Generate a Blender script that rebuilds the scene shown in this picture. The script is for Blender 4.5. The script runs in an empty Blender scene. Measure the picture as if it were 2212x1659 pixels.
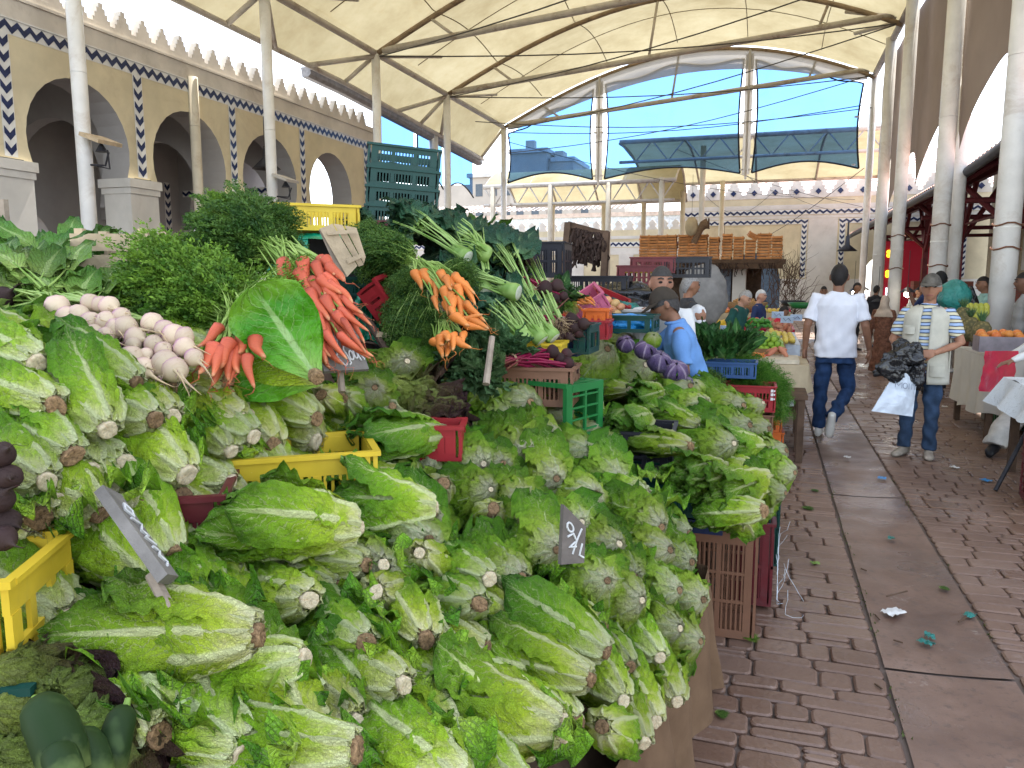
import bpy, bmesh, math, random
import numpy as np
from mathutils import Vector, Matrix, noise, Quaternion
R = random.Random(7)
sc = bpy.context.scene
C = bpy.data.collections.new('market'); sc.collection.children.link(C)
# ---------------- camera ----------------
CAMH = 1.65; FPX = 1660.0
YAW = math.atan(554/1675.0); PIT = math.atan(224.5/1660.0)
cd = bpy.data.cameras.new('camera'); cam = bpy.data.objects.new('camera', cd); C.objects.link(cam)
cam.location = (0, 0, CAMH); cam.rotation_euler = (math.pi/2-PIT, 0, YAW)
cd.sensor_width = 36; cd.lens = FPX/2212*36; cd.clip_start = .05; cd.clip_end = 900
sc.camera = cam
# ---------------- light ----------------
SUN_EL, SUN_AZ = 62, 4
w = bpy.data.worlds.new('World'); sc.world = w; w.use_nodes = True
nt = w.node_tree; bg = nt.nodes['Background']
sky = nt.nodes.new('ShaderNodeTexSky'); sky.sky_type = 'NISHITA'; sky.sun_disc = False
sky.sun_elevation = math.radians(SUN_EL); sky.sun_rotation = math.radians(SUN_AZ)
sky.air_density = 1.0; sky.dust_density = .6; sky.ozone_density = 2.0
hs = nt.nodes.new('ShaderNodeHueSaturation'); hs.inputs['Saturation'].default_value = .5; nt.links.new(sky.outputs[0], hs.inputs['Color']); nt.links.new(hs.outputs[0], bg.inputs[0]); bg.inputs[1].default_value = .15
sd = bpy.data.lights.new('sun', 'SUN'); sd.energy = 2.3; sd.angle = math.radians(.5); sd.color = (1, .95, .87)
so = bpy.data.objects.new('sun', sd); C.objects.link(so)
_e, _a = math.radians(SUN_EL), math.radians(SUN_AZ)
_sd = Vector((math.sin(_a)*math.cos(_e), math.cos(_a)*math.cos(_e), math.sin(_e)))
so.rotation_euler = _sd.to_track_quat('Z', 'Y').to_euler(); so.location = _sd*50
sc.view_settings.view_transform = 'Standard'; sc.view_settings.look = 'None'
sc.view_settings.exposure = 2.35; sc.view_settings.gamma = 1
sc.cycles.use_denoising = True
sc.cycles.max_bounces = 9; sc.cycles.diffuse_bounces = 3; sc.cycles.transparent_max_bounces = 12
sc.cycles.sample_clamp_indirect = 8
# ---------------- pixel -> place helpers ----------------
_fw = Vector((-math.sin(YAW)*math.cos(PIT), math.cos(YAW)*math.cos(PIT), -math.sin(PIT)))
_rt = Vector((math.cos(YAW), math.sin(YAW), 0)); _up = _rt.cross(_fw)
CO = Vector((0, 0, CAMH))
def ray(px, py): return _fw + _rt*((px-1106)/FPX) - _up*((py-829.5)/FPX)
def gd(px, py, d): return CO + ray(px, py)*d
def gz(px, py, z=0.0):
    r = ray(px, py); return CO + r*((z-CAMH)/r.z)
def gx(px, py, x):
    r = ray(px, py); return CO + r*(x/r.x)
def gy(px, py, y):
    r = ray(px, py); return CO + r*(y/r.y)
def interp(x, xs, ys): return float(np.interp(x, xs, ys))
def S1(x, y):   # near heap surface: height against distance from the aisle
    if y < 3.05: return interp(x, [-2.6, -2.0, -1.7, -1.3, -1.15, -.9, -.55, -.38, -.22, -.1], [1.9, 1.82, 1.62, 1.3, 1.06, 1.0, .86, .78, .55, .3])
    return interp(x, [-2.6, -2.0, -1.6, -1.2, -.9, -.45, -.1, .1, .2], [2.0, 1.85, 1.6, 1.22, 1.02, .9, .8, .68, .35])
def hit(px, py, off=0.0, S=S1):
    r = ray(px, py); t = .8
    for i in range(2000):
        p = CO + r*t
        if p.z < S(p.x, p.y)+off: return p
        t += .005
    return p
# ---------------- object helpers ----------------
def tag(o, label=None, cat=None, group=None, kind=None):
    if label: o['label'] = label
    if cat: o['category'] = cat
    if group: o['group'] = group
    if kind: o['kind'] = kind
    return o
def thing(name, label, cat, loc=(0, 0, 0), rot=None, group=None):
    o = bpy.data.objects.new(name, None); C.objects.link(o); o.location = loc
    o.empty_display_size = .1
    if rot is not None:
        if isinstance(rot, (int, float)): o.rotation_euler = (0, 0, rot)
        elif isinstance(rot, Matrix): o.rotation_euler = rot.to_3x3().to_euler()
        else: o.rotation_euler = rot
    return tag(o, label, cat, group)
def copy_tree(o, parent=None):
    c = o.copy(); C.objects.link(c)
    if parent is not None: c.parent = parent
    for ch in o.children: copy_tree(ch, c)
    return c
class MB:
    """collects faces of one mesh"""
    def __init__(s): s.v = []; s.f = []; s.uv = []; s.mi = []; s.hasuv = False
    def add(s, vs, fs, uvs=None, mi=0):
        n = len(s.v); s.v.extend([tuple(p) for p in vs])
        for k, f in enumerate(fs):
            s.f.append(tuple(i+n for i in f)); s.mi.append(mi)
            s.uv.append(None if uvs is None else [uvs[i] for i in f])
        if uvs is not None: s.hasuv = True
        return s
    def box(s, c, d, rot=None, mi=0):
        c = Vector(c); hx, hy, hz = d[0]/2, d[1]/2, d[2]/2
        ps = [Vector((a*hx, b*hy, e*hz)) for a in (-1, 1) for b in (-1, 1) for e in (-1, 1)]
        if rot is not None:
            m = rot if isinstance(rot, Matrix) else Matrix.Rotation(rot, 3, 'Z')
            ps = [m @ p for p in ps]
        return s.add([c+p for p in ps], [(0, 1, 3, 2), (4, 6, 7, 5), (0, 4, 5, 1), (2, 3, 7, 6), (0, 2, 6, 4), (1, 5, 7, 3)], mi=mi)
    def box2(s, a, b, mi=0):
        return s.box([(a[i]+b[i])/2 for i in range(3)], [abs(b[i]-a[i]) for i in range(3)], mi=mi)
    def tube(s, pts, r, n=8, cap=True, mi=0, flat=1.0):
        pts = [Vector(p) for p in pts]; k = len(pts)
        rs = r if isinstance(r, (list, tuple)) else [r]*k
        vs = []; prev = None; uvs = []
        for i, p in enumerate(pts):
            t = (pts[min(i+1, k-1)]-pts[max(i-1, 0)])
            t = t.normalized() if t.length > 1e-9 else Vector((0, 0, 1))
            if prev is None:
                a = t.orthogonal().normalized()
            else:
                a = prev - t*prev.dot(t)
                a = a.normalized() if a.length > 1e-6 else t.orthogonal().normalized()
            prev = a; b = t.cross(a)
            for j in range(n):
                an = 2*math.pi*j/n
                vs.append(p + (a*math.cos(an) + b*math.sin(an)*flat)*rs[i]); uvs.append((i/(k-1) if k > 1 else 0, j/n))
        fs = [(i*n+j, i*n+(j+1) % n, (i+1)*n+(j+1) % n, (i+1)*n+j) for i in range(k-1) for j in range(n)]
        if cap: fs += [tuple(range(n))[::-1], tuple((k-1)*n+j for j in range(n))]
        return s.add(vs, fs, uvs, mi)
    def lathe(s, prof, n=16, c=(0, 0, 0), mi=0, m=None):
        c = Vector(c); vs = []; uvs = []
        for i, (r, z) in enumerate(prof):
            for j in range(n):
                an = 2*math.pi*j/n; p = Vector((r*math.cos(an), r*math.sin(an), z))
                if m is not None: p = m @ p
                vs.append(c+p); uvs.append((i/(len(prof)-1), j/n))
        k = len(prof)
        fs = [(i*n+j, i*n+(j+1) % n, (i+1)*n+(j+1) % n, (i+1)*n+j) for i in range(k-1) for j in range(n)]
        if prof[0][0] > 1e-6: fs.append(tuple(range(n))[::-1])
        if prof[-1][0] > 1e-6: fs.append(tuple((k-1)*n+j for j in range(n)))
        return s.add(vs, fs, uvs, mi)
    def grid(s, fn, nu, nv, mi=0, uvfn=None):
        vs = []; uvs = []
        for i in range(nu+1):
            for j in range(nv+1):
                u, v = i/nu, j/nv; vs.append(fn(u, v)); uvs.append(uvfn(u, v) if uvfn else (u, v))
        fs = [(i*(nv+1)+j, i*(nv+1)+j+1, (i+1)*(nv+1)+j+1, (i+1)*(nv+1)+j) for i in range(nu) for j in range(nv)]
        return s.add(vs, fs, uvs, mi)
    def prism(s, poly, a, b, axis='y', mi=0):
        """extrude 2D outline between a and b; axis y: poly (x,z); axis x: poly (y,z); axis z: poly (x,y)"""
        def P(p, t):
            return {'y': (p[0], t, p[1]), 'x': (t, p[0], p[1]), 'z': (p[0], p[1], t)}[axis]
        n = len(poly)
        vs = [P(p, a) for p in poly] + [P(p, b) for p in poly]
        fs = [tuple(range(n))[::-1], tuple(range(n, 2*n))] + [(i, (i+1) % n, n+(i+1) % n, n+i) for i in range(n)]
        return s.add(vs, fs, mi=mi)
    def mesh(s, name, mats, smooth=False):
        me = bpy.data.meshes.new(name); me.from_pydata(s.v, [], s.f)
        for m in (mats if isinstance(mats, (list, tuple)) else [mats]): me.materials.append(m)
        if s.hasuv:
            uvl = me.uv_layers.new(name='UVMap'); fl = []
            for f, u in zip(s.f, s.uv):
                for k in range(len(f)): fl.extend(u[k] if u is not None else (0, 0))
            uvl.data.foreach_set('uv', fl)
        if any(s.mi): me.polygons.foreach_set('material_index', s.mi)
        if smooth: me.polygons.foreach_set('use_smooth', [True]*len(me.polygons))
        me.update(); return me
    def build(s, name, mats, parent=None, smooth=False, **kw):
        me = s.mesh(name, mats, smooth)
        o = bpy.data.objects.new(name, me); C.objects.link(o)
        if parent is not None: o.parent = parent
        if kw: tag(o, **kw)
        return o
def linkmesh(name, me, parent=None, **kw):
    o = bpy.data.objects.new(name, me); C.objects.link(o)
    if parent is not None: o.parent = parent
    if kw: tag(o, **kw)
    return o
def frame(xdir, up=(0, 0, 1)):
    """rotation whose local X points along xdir and local Z is near up"""
    x = Vector(xdir).normalized(); z = Vector(up); y = z.cross(x)
    if y.length < 1e-5: y = Vector((0, 1, 0)).cross(x)
    y.normalize(); z = x.cross(y)
    return Matrix((x, y, z)).transposed()
def nz(x, y=0, z=0, s=1.0): return noise.noise(Vector((x*s, y*s, z*s)))
# ---------------- materials ----------------
MATS = {}
class NB:
    def __init__(s, name):
        s.m = bpy.data.materials.new(name); s.m.use_nodes = True; s.t = s.m.node_tree
        s.b = s.t.nodes['Principled BSDF']; s.b.inputs['Specular IOR Level'].default_value = .22; s.out = s.t.nodes['Material Output']
    def n(s, typ, **kw):
        n = s.t.nodes.new(typ)
        for k, v in kw.items():
            if k == 'ins':
                for a, b in v.items(): n.inputs[a].default_value = b
            else: setattr(n, k, v)
        return n
    def l(s, a, b): s.t.links.new(a, b)
    def noise(s, scale, detail=3, coord=None, rough=.6, dist=0.0):
        n = s.n('ShaderNodeTexNoise', ins={'Scale': scale, 'Detail': detail, 'Roughness': rough, 'Distortion': dist})
        if coord is not None: s.l(coord, n.inputs['Vector'])
        return n.outputs['Fac']
    def ramp(s, fac, stops, interp='LINEAR'):
        r = s.n('ShaderNodeValToRGB'); r.color_ramp.interpolation = interp
        e = r.color_ramp.elements
        while len(e) > 1: e.remove(e[0])
        e[0].position = stops[0][0]; e[0].color = (*stops[0][1], 1)
        for p, c in stops[1:]:
            q = e.new(p); q.color = (*c, 1)
        s.l(fac, r.inputs[0]); return r.outputs[0]
    def mix(s, fac, a, b, blend='MIX'):
        m = s.n('ShaderNodeMix', data_type='RGBA', blend_type=blend)
        for v, i in ((fac, 0), (a, 6), (b, 7)):
            if hasattr(v, 'links'): s.l(v, m.inputs[i])
            elif isinstance(v, (int, float)): m.inputs[i].default_value = v
            else: m.inputs[i].default_value = (*v, 1)
        return m.outputs[2]
    def math(s, op, a, b=None, c=None, clamp=False):
        m = s.n('ShaderNodeMath', operation=op); m.use_clamp = clamp
        for i, v in enumerate((a, b, c)):
            if v is None: continue
            if hasattr(v, 'links'): s.l(v, m.inputs[i])
            else: m.inputs[i].default_value = v
        return m.outputs[0]
    def ss(s, x, a, b, o0=0.0, o1=1.0):
        m = s.n('ShaderNodeMapRange', interpolation_type='SMOOTHSTEP', ins={1: a, 2: b, 3: o0, 4: o1})
        s.l(x, m.inputs[0]); return m.outputs[0]
    def bump(s, h, strength=.3, dist=.01):
        b = s.n('ShaderNodeBump', ins={'Strength': strength, 'Distance': dist}); s.l(h, b.inputs['Height'])
        s.l(b.outputs[0], s.b.inputs['Normal']); return b.outputs[0]
    def col(s, c):
        if hasattr(c, 'links'): s.l(c, s.b.inputs['Base Color'])
        else: s.b.inputs['Base Color'].default_value = (*c, 1)
        return s
    def set(s, **kw):
        for k, v in kw.items():
            i = s.b.inputs[k.replace('_', ' ')]
            if hasattr(v, 'links'): s.l(v, i)
            else: i.default_value = v
        return s
    def pos(s): return s.n('ShaderNodeTexCoord').outputs['Object']
    def world(s): return s.n('ShaderNodeNewGeometry').outputs['Position']
    def rnd(s): return s.n('ShaderNodeObjectInfo').outputs['Random']
def M(name, c, rough=.6, var=.25, scale=8, bump=0.0, bscale=None, metal=0.0, dirt=None, dirtamt=.4, spec=.25, world=True, rnd=0.0):
    """plain painted/plastic/stone surface with uneven tone, optional dirt and fine relief"""
    if name in MATS: return MATS[name]
    b = NB(name); P = b.world() if world else b.pos()
    f = b.noise(scale, 4, P)
    lo = tuple(max(0, x*(1-var)) for x in c); hi = tuple(min(1, x*(1+var)) for x in c)
    col = b.ramp(f, [(.3, lo), (.7, hi)])
    if dirt is not None:
        d = b.noise(scale*.6, 6, P, .75, .5); col = b.mix(b.ss(d, .5, .72, 0, dirtamt), col, dirt)
    if rnd:
        h = b.n('ShaderNodeHueSaturation', ins={'Hue': .5, 'Saturation': 1})
        b.l(b.math('MULTIPLY_ADD', b.rnd(), rnd, 1-rnd/2), h.inputs['Value']); b.l(col, h.inputs['Color']); col = h.outputs[0]
    b.col(col).set(Roughness=rough, Metallic=metal)
    b.b.inputs['Specular IOR Level'].default_value = spec
    if bump: b.bump(b.noise(bscale or scale*6, 5, P), bump, .01)
    MATS[name] = b.m; return b.m
def EM(name, c, s):
    b = NB(name); b.col(c).set(Emission_Strength=s); b.b.inputs['Emission Color'].default_value = (*c, 1)
    MATS[name] = b.m; return b.m
plaster_y = M('yellow_plaster', (.60, .52, .35), .85, .14, 1.3, .25, 14, dirt=(.42, .33, .22), dirtamt=.45)
plaster_w = M('white_plaster', (.62, .59, .54), .85, .12, 1.2, .25, 18, dirt=(.36, .31, .25), dirtamt=.35)
plaster_d = M('shaded_plaster', (.34, .325, .315), .85, .12, 1.2, .2, 18)  # darkened grey puts the shade of gallery and arch undersides into the plaster
parapet_m = M('parapet_plaster', (.60, .55, .48), .85, .16, 1.5, .25, 14, dirt=(.30, .25, .2), dirtamt=.5)
white_paint = M('white_paint', (.74, .72, .68), .45, .1, 3, .1, 30, dirt=(.38, .28, .19), dirtamt=.4)
cream_paint = M('cream_paint', (.55, .49, .38), .5, .1, 3, .1, 30, dirt=(.3, .2, .12), dirtamt=.5)
steel_beam = M('rusty_white_steel', (.50, .46, .40), .5, .15, 3, .15, 30, dirt=(.20, .12, .07), dirtamt=.8)
rust_rib = M('rust_stained_rib', (.27, .20, .13), .6, .3, 4, .2, 30, dirt=(.10, .06, .035), dirtamt=.9)
grey_metal = M('grey_metal', (.22, .22, .22), .5, .2, 4)
dark_metal = M('dark_metal', (.03, .03, .035), .5, .3, 6)
black_rubber = M('black_rubber', (.012, .012, .014), .6)
cable_m = M('steel_cable', (.09, .085, .08), .5)
navy_tile = M('navy_tile', (.022, .032, .085), .25, .3, 9)
white_tile = M('white_tile', (.66, .65, .62), .3, .1, 6)
red_steel = M('maroon_steel', (.12, .018, .022), .5, .25, 5)
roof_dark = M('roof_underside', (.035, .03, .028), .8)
tile_pink = M('pink_roof_tile', (.62, .40, .33), .8, .25, 7, .4, 8)
tile_white = M('pale_roof_tile', (.62, .52, .47), .8, .2, 5)
wood_old = M('weathered_board', (.30, .24, .18), .8, .35, 9, .5, 40, world=False)
wood_dark = M('dark_timber', (.09, .055, .035), .8, .35, 8, .4, 30)
wood_pale = M('pale_crate_wood', (.50, .38, .24), .75, .25, 9, .4, 40, world=False)
wood_orange = M('orange_crate_wood', (.50, .22, .08), .75, .25, 9, .3, 30, rnd=.5)
def plastic(n, c): return M(n, c, .38, .15, 5, .05, 40, dirt=tuple(x*.4+.05 for x in c), dirtamt=.4, world=False)
p_yellow = plastic('yellow_plastic', (.60, .42, .03)); p_green = plastic('green_plastic', (.02, .16, .04))
p_teal = plastic('dark_green_plastic', (.006, .045, .035)); p_red = plastic('red_plastic', (.30, .02, .025))
p_brown = plastic('brown_plastic', (.20, .10, .06)); p_maroon = plastic('maroon_plastic', (.12, .018, .022))
p_black = plastic('black_plastic', (.02, .02, .025)); p_orange = plastic('orange_plastic', (.60, .13, .02))
p_navy = plastic('navy_plastic', (.015, .025, .07)); p_blue = plastic('blue_plastic', (.03, .08, .2)); p_pink = plastic('pink_plastic', (.50, .12, .20))
fabric_w = M('white_cloth', (.68, .68, .68), .9, .08, 6, .3, 40, world=False)
canvas_beige = M('beige_canvas', (.42, .34, .22), .9, .15, 5, .4, 60)
def sheen(name, c, rough=.3, bscale=9, st=.7, transp=0.0):
    b = NB(name); P = b.pos(); f = b.noise(bscale, 4, P, .55, 1.2)
    b.col(b.ramp(b.noise(4, 3, P), [(.3, tuple(x*.75 for x in c)), (.7, tuple(min(1, x*1.2) for x in c))])).set(Roughness=rough, Specular_IOR_Level=.5)
    b.bump(f, st, .03); MATS[name] = b.m; return b.m
green_tarp = sheen('green_tarpaulin', (.0, .25, .13), .35, 5, .6)
black_bag = sheen('black_polythene', (.012, .012, .013), .16, 10, .6)
teal_bag = sheen('teal_polythene', (.02, .20, .17), .3, 16, .9)
blue_film = sheen('blue_film', (.02, .25, .60), .3, 12, .9)
white_film = sheen('white_film', (.62, .68, .74), .35, 7, .5)
red_film = sheen('red_film', (.50, .01, .06), .25, 5, .6)
bluetarp = sheen('blue_tarpaulin', (.02, .07, .34), .35, 7, .8)
def make_canopy():
    b = NB('cream_canopy_fabric'); P = b.world()
    f = b.noise(.5, 5, P, .7); g = b.noise(6, 4, P)
    col = b.ramp(f, [(.3, (.36, .30, .17)), (.55, (.48, .42, .26)), (.8, (.56, .51, .34))])
    col = b.mix(b.ss(g, .55, .8, 0, .25), col, (.42, .30, .14))
    d = b.n('ShaderNodeBsdfDiffuse'); b.l(col, d.inputs[0])
    t = b.n('ShaderNodeBsdfTranslucent'); b.l(col, t.inputs[0])
    m = b.n('ShaderNodeMixShader', ins={0: .30}); b.l(d.outputs[0], m.inputs[1]); b.l(t.outputs[0], m.inputs[2])
    b.l(m.outputs[0], b.out.inputs[0]); return b.m
canopy_m = make_canopy()
def make_fab(name, c, tr):
    b = NB(name); P = b.world(); col = b.ramp(b.noise(.9, 4, P), [(.3, tuple(x*.85 for x in c)), (.7, c)])
    d = b.n('ShaderNodeBsdfDiffuse'); b.l(col, d.inputs[0]); t = b.n('ShaderNodeBsdfTranslucent'); b.l(col, t.inputs[0])
    m = b.n('ShaderNodeMixShader', ins={0: tr}); b.l(d.outputs[0], m.inputs[1]); b.l(t.outputs[0], m.inputs[2])
    b.l(m.outputs[0], b.out.inputs[0]); return b.m
curtain_m = make_fab('taupe_awning_fabric', (.30, .25, .21), .06)
gap_white_m = make_fab('bright_gap_white', (.75, .73, .70), .5)
greyfab_m = make_fab('grey_membrane', (.48, .47, .46), .3)
def make_film():
    b = NB('sky_tinted_film'); P = b.world()
    t = b.n('ShaderNodeBsdfTransparent'); t.inputs[0].default_value = (.12, .25, .48, 1)  # deep blue tint puts the colour of the sky into the film
    g = b.n('ShaderNodeBsdfDiffuse'); g.inputs[0].default_value = (.40, .55, .72, 1)
    f = b.math('MULTIPLY_ADD', b.ss(b.noise(1.2, 4, P, .6, .6), .45, .75), .12, .05)
    m = b.n('ShaderNodeMixShader'); b.l(f, m.inputs[0]); b.l(t.outputs[0], m.inputs[1]); b.l(g.outputs[0], m.inputs[2])
    b.l(m.outputs[0], b.out.inputs[0]); return b.m
film_m = make_film()
def make_leaf(name, stops, ribc, ribw=.11, hue=.03, tr=.20, vein=1.0, spot=0.0, rough=.34, bst=.8, crn=38):
    b = NB(name); uv = b.n('ShaderNodeUVMap').outputs[0]
    sep = b.n('ShaderNodeSeparateXYZ'); b.l(uv, sep.inputs[0]); u, v = sep.outputs[0], sep.outputs[1]
    O = b.pos()
    av = b.math('MULTIPLY', b.math('ABSOLUTE', b.math('SUBTRACT', v, .5)), 2)
    n1 = b.noise(14, 4, O, .6); n2 = b.noise(crn, 4, O, .55, .4)
    uu = b.math('ADD', u, b.math('MULTIPLY', b.math('SUBTRACT', n1, .5), .38))
    uu = b.math('ADD', uu, b.math('MULTIPLY', av, .13))
    col = b.ramp(uu, stops)
    # midrib, narrowing to the tip
    rw = b.math('MULTIPLY_ADD', u, -ribw*.95, ribw*1.12)
    rib = b.n('ShaderNodeMapRange', interpolation_type='SMOOTHSTEP'); b.l(av, rib.inputs[0]); b.l(rw, rib.inputs[1])
    b.l(b.math('MULTIPLY', rw, 2.0), rib.inputs[2]); rib.inputs[3].default_value = 1; rib.inputs[4].default_value = 0
    ribm = b.math('MULTIPLY', rib.outputs[0], b.ss(u, .97, .55, .25, .85))
    # side veins running outwards and forward
    ph = b.math('ADD', b.math('MULTIPLY', u, 11), b.math('MULTIPLY', b.math('POWER', av, .8), -4.2))
    ph = b.math('ADD', ph, b.math('MULTIPLY', b.math('SUBTRACT', n1, .5), 3.0))
    fr = b.math('ABSOLUTE', b.math('SUBTRACT', b.math('FRACT', ph), .5))
    ve = b.ss(fr, .0, .13, 1, 0); vem = b.math('MULTIPLY', ve, b.ss(av, 1.0, .15, 0, .5*vein))
    vo = b.n('ShaderNodeTexVoronoi', feature='DISTANCE_TO_EDGE', ins={'Scale': crn*2.2}); b.l(O, vo.inputs['Vector'])
    net = b.ss(vo.outputs['Distance'], .0, .12, 1, 0)
    col = b.mix(b.math('MULTIPLY', net, .10*vein), col, ribc)
    col = b.mix(vem, col, ribc); col = b.mix(ribm, col, ribc)
    if spot: col = b.mix(b.ss(b.noise(60, 3, O), .70, .76, 0, spot), col, (.20, .11, .04))
    col = b.mix(b.math('MULTIPLY', b.ss(b.noise(22, 3, O), .62, .74), b.ss(av, .8, 1.0, 0, .45)), col, (.30, .20, .07))
    h = b.n('ShaderNodeHueSaturation', ins={'Saturation': 1.0})
    b.l(b.math('MULTIPLY_ADD', b.rnd(), hue, .5-hue/2), h.inputs['Hue'])
    r2 = b.math('FRACT', b.math('MULTIPLY', b.rnd(), 7.31)); b.l(b.math('MULTIPLY_ADD', r2, .45, .78), h.inputs['Value'])
    b.l(col, h.inputs['Color']); col = h.outputs[0]
    hgt = b.math('ADD', b.math('MULTIPLY', n2, 1.0), b.math('MULTIPLY', b.math('ADD', ve, b.math('MULTIPLY', net, .5)), -.30*vein))
    b.col(col).set(Roughness=rough); nrm = b.bump(hgt, bst, .016)
    t = b.n('ShaderNodeBsdfTranslucent'); b.l(col, t.inputs[0]); b.l(nrm, t.inputs['Normal'])
    m = b.n('ShaderNodeMixShader', ins={0: tr}); b.l(b.b.outputs[0], m.inputs[1]); b.l(t.outputs[0], m.inputs[2])
    b.l(m.outputs[0], b.out.inputs[0]); MATS[name] = b.m; return b.m
rom_m = make_leaf('romaine_leaf', [(0, (.74, .70, .44)), (.14, (.58, .63, .18)), (.32, (.36, .52, .025)), (.62, (.19, .37, .010)), (1, (.07, .20, .008))], (.66, .70, .34))
hero_m = make_leaf('standing_leaf', [(0, (.66, .70, .36)), (.15, (.34, .52, .10)), (.4, (.15, .38, .02)), (.8, (.08, .28, .012)), (1, (.20, .38, .03))], (.46, .62, .24), ribw=.10, crn=20, vein=.9, bst=.5)
rom2_m = make_leaf('dark_romaine_leaf', [(0, (.60, .64, .38)), (.18, (.34, .50, .14)), (.4, (.14, .33, .04)), (.75, (.075, .22, .025)), (1, (.045, .14, .018))], (.40, .54, .22), crn=30)
but_m = make_leaf('round_lettuce_leaf', [(0, (.78, .75, .50)), (.22, (.60, .66, .24)), (.42, (.38, .56, .05)), (.72, (.20, .41, .018)), (1, (.08, .23, .009))], (.60, .70, .34), hue=.018, ribw=.03, crn=46, bst=1.0, tr=.22)
redl_m = make_leaf('red_lettuce_leaf', [(0, (.25, .32, .06)), (.35, (.13, .18, .03)), (.7, (.06, .04, .018)), (1, (.035, .012, .014))], (.16, .2, .05), tr=.15)
chard_m = make_leaf('dark_green_leaf', [(0, (.16, .30, .07)), (.4, (.05, .15, .03)), (1, (.022, .08, .02))], (.22, .36, .12), tr=.2, crn=25)
kale_m = make_leaf('blue_green_leaf', [(0, (.12, .22, .09)), (.4, (.028, .09, .045)), (1, (.014, .05, .028))], (.16, .26, .14), tr=.15, crn=22)
turnl_m = make_leaf('turnip_leaf', [(0, (.25, .36, .08)), (.4, (.10, .22, .03)), (1, (.04, .13, .015))], (.30, .42, .14), tr=.25, crn=22)
cabb_m = make_leaf('red_cabbage_leaf', [(0, (.30, .22, .34)), (.4, (.11, .07, .17)), (1, (.05, .05, .10))], (.42, .34, .44), tr=.05, crn=12)
def make_green(name, a, bb, scale=30, rough=.5, tr=.25):
    b = NB(name); col = b.ramp(b.noise(scale, 2, b.pos()), [(.35, a), (.65, bb)])
    b.col(col).set(Roughness=rough)
    t = b.n('ShaderNodeBsdfTranslucent'); b.l(col, t.inputs[0]); m = b.n('ShaderNodeMixShader', ins={0: tr})
    b.l(b.b.outputs[0], m.inputs[1]); b.l(t.outputs[0], m.inputs[2]); b.l(m.outputs[0], b.out.inputs[0]); return b.m
fern_m = make_green('carrot_top_green', (.05, .13, .012), (.20, .34, .035), 14)
fern_d = make_green('dark_carrot_top_green', (.022, .07, .012), (.10, .19, .03), 14)
dill_m = make_green('dill_green', (.03, .13, .012), (.11, .27, .025), 12)
stalk_m = make_green('pale_green_stalk', (.14, .26, .04), (.36, .50, .16), 10, .35, .1)
stalk_y = make_green('thin_stem_green', (.16, .28, .04), (.34, .46, .12), 12, .4, .1)
def make_root(name, stops, rough=.45, bump=.3, rings=60, rnd=.35, hair=None):
    b = NB(name); uv = b.n('ShaderNodeUVMap').outputs[0]; sep = b.n('ShaderNodeSeparateXYZ'); b.l(uv, sep.inputs[0]); u = sep.outputs[0]
    O = b.pos(); n1 = b.noise(30, 3, O); uu = b.math('ADD', u, b.math('MULTIPLY', b.math('SUBTRACT', n1, .5), .35))
    col = b.ramp(uu, stops)
    ri = b.noise(8, 3, None); mp = b.n('ShaderNodeMapping', ins={'Scale': (rings, 2.5, 1)}); b.l(uv, mp.inputs[0])
    rn = b.noise(1.0, 2, mp.outputs[0]); col = b.mix(b.ss(rn, .56, .7, 0, .4), col, hair or tuple(x*.35 for x in stops[1][1]))
    h = b.n('ShaderNodeHueSaturation'); b.l(b.math('MULTIPLY_ADD', b.rnd(), rnd, 1-rnd/2), h.inputs['Value']); b.l(col, h.inputs['Color'])
    b.col(h.outputs[0]).set(Roughness=rough); b.bump(rn, bump, .003); return b.m
carrot_m = make_root('pink_orange_carrot', [(0, (.26, .05, .03)), (.12, (.50, .095, .05)), (.8, (.56, .13, .055)), (1, (.62, .30, .15))])
carrot2_m = make_root('orange_carrot', [(0, (.30, .12, .03)), (.12, (.62, .19, .04)), (.8, (.66, .22, .05)), (1, (.62, .34, .15))])
turnip_m = make_root('turnip_skin', [(0, (.26, .09, .18)), (.18, (.34, .13, .24)), (.30, (.48, .34, .26)), (.5, (.50, .40, .27)), (.8, (.52, .41, .25)), (1, (.42, .29, .15))], .5, .4, 20, .4, hair=(.42, .30, .18))
beet_m = make_root('beet_skin', [(0, (.07, .02, .022)), (.3, (.034, .017, .016)), (1, (.05, .032, .025))], .75, .8, 12, .5)
beetstem_m = make_root('beet_stem', [(0, (.20, .008, .04)), (.5, (.24, .01, .05)), (1, (.14, .06, .03))], .3, .1, 4, .4)
rootlet_m = M('root_hair', (.42, .30, .17), .8, .3, 20, world=False)
stump_b = M('browned_cut_stump', (.32, .20, .10), .7, .6, 45, .9, 160, world=False, dirt=(.08, .035, .015), dirtamt=.9, rnd=.6)
stump_p = M('pale_cut_stump', (.62, .52, .34), .6, .25, 60, .6, 160, world=False, dirt=(.40, .22, .09), dirtamt=.7)
cutwhite = M('pale_cut_stalk', (.44, .47, .36), .5, .12, 50, .2, 100, world=False, dirt=(.40, .38, .25), dirtamt=.4)
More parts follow.
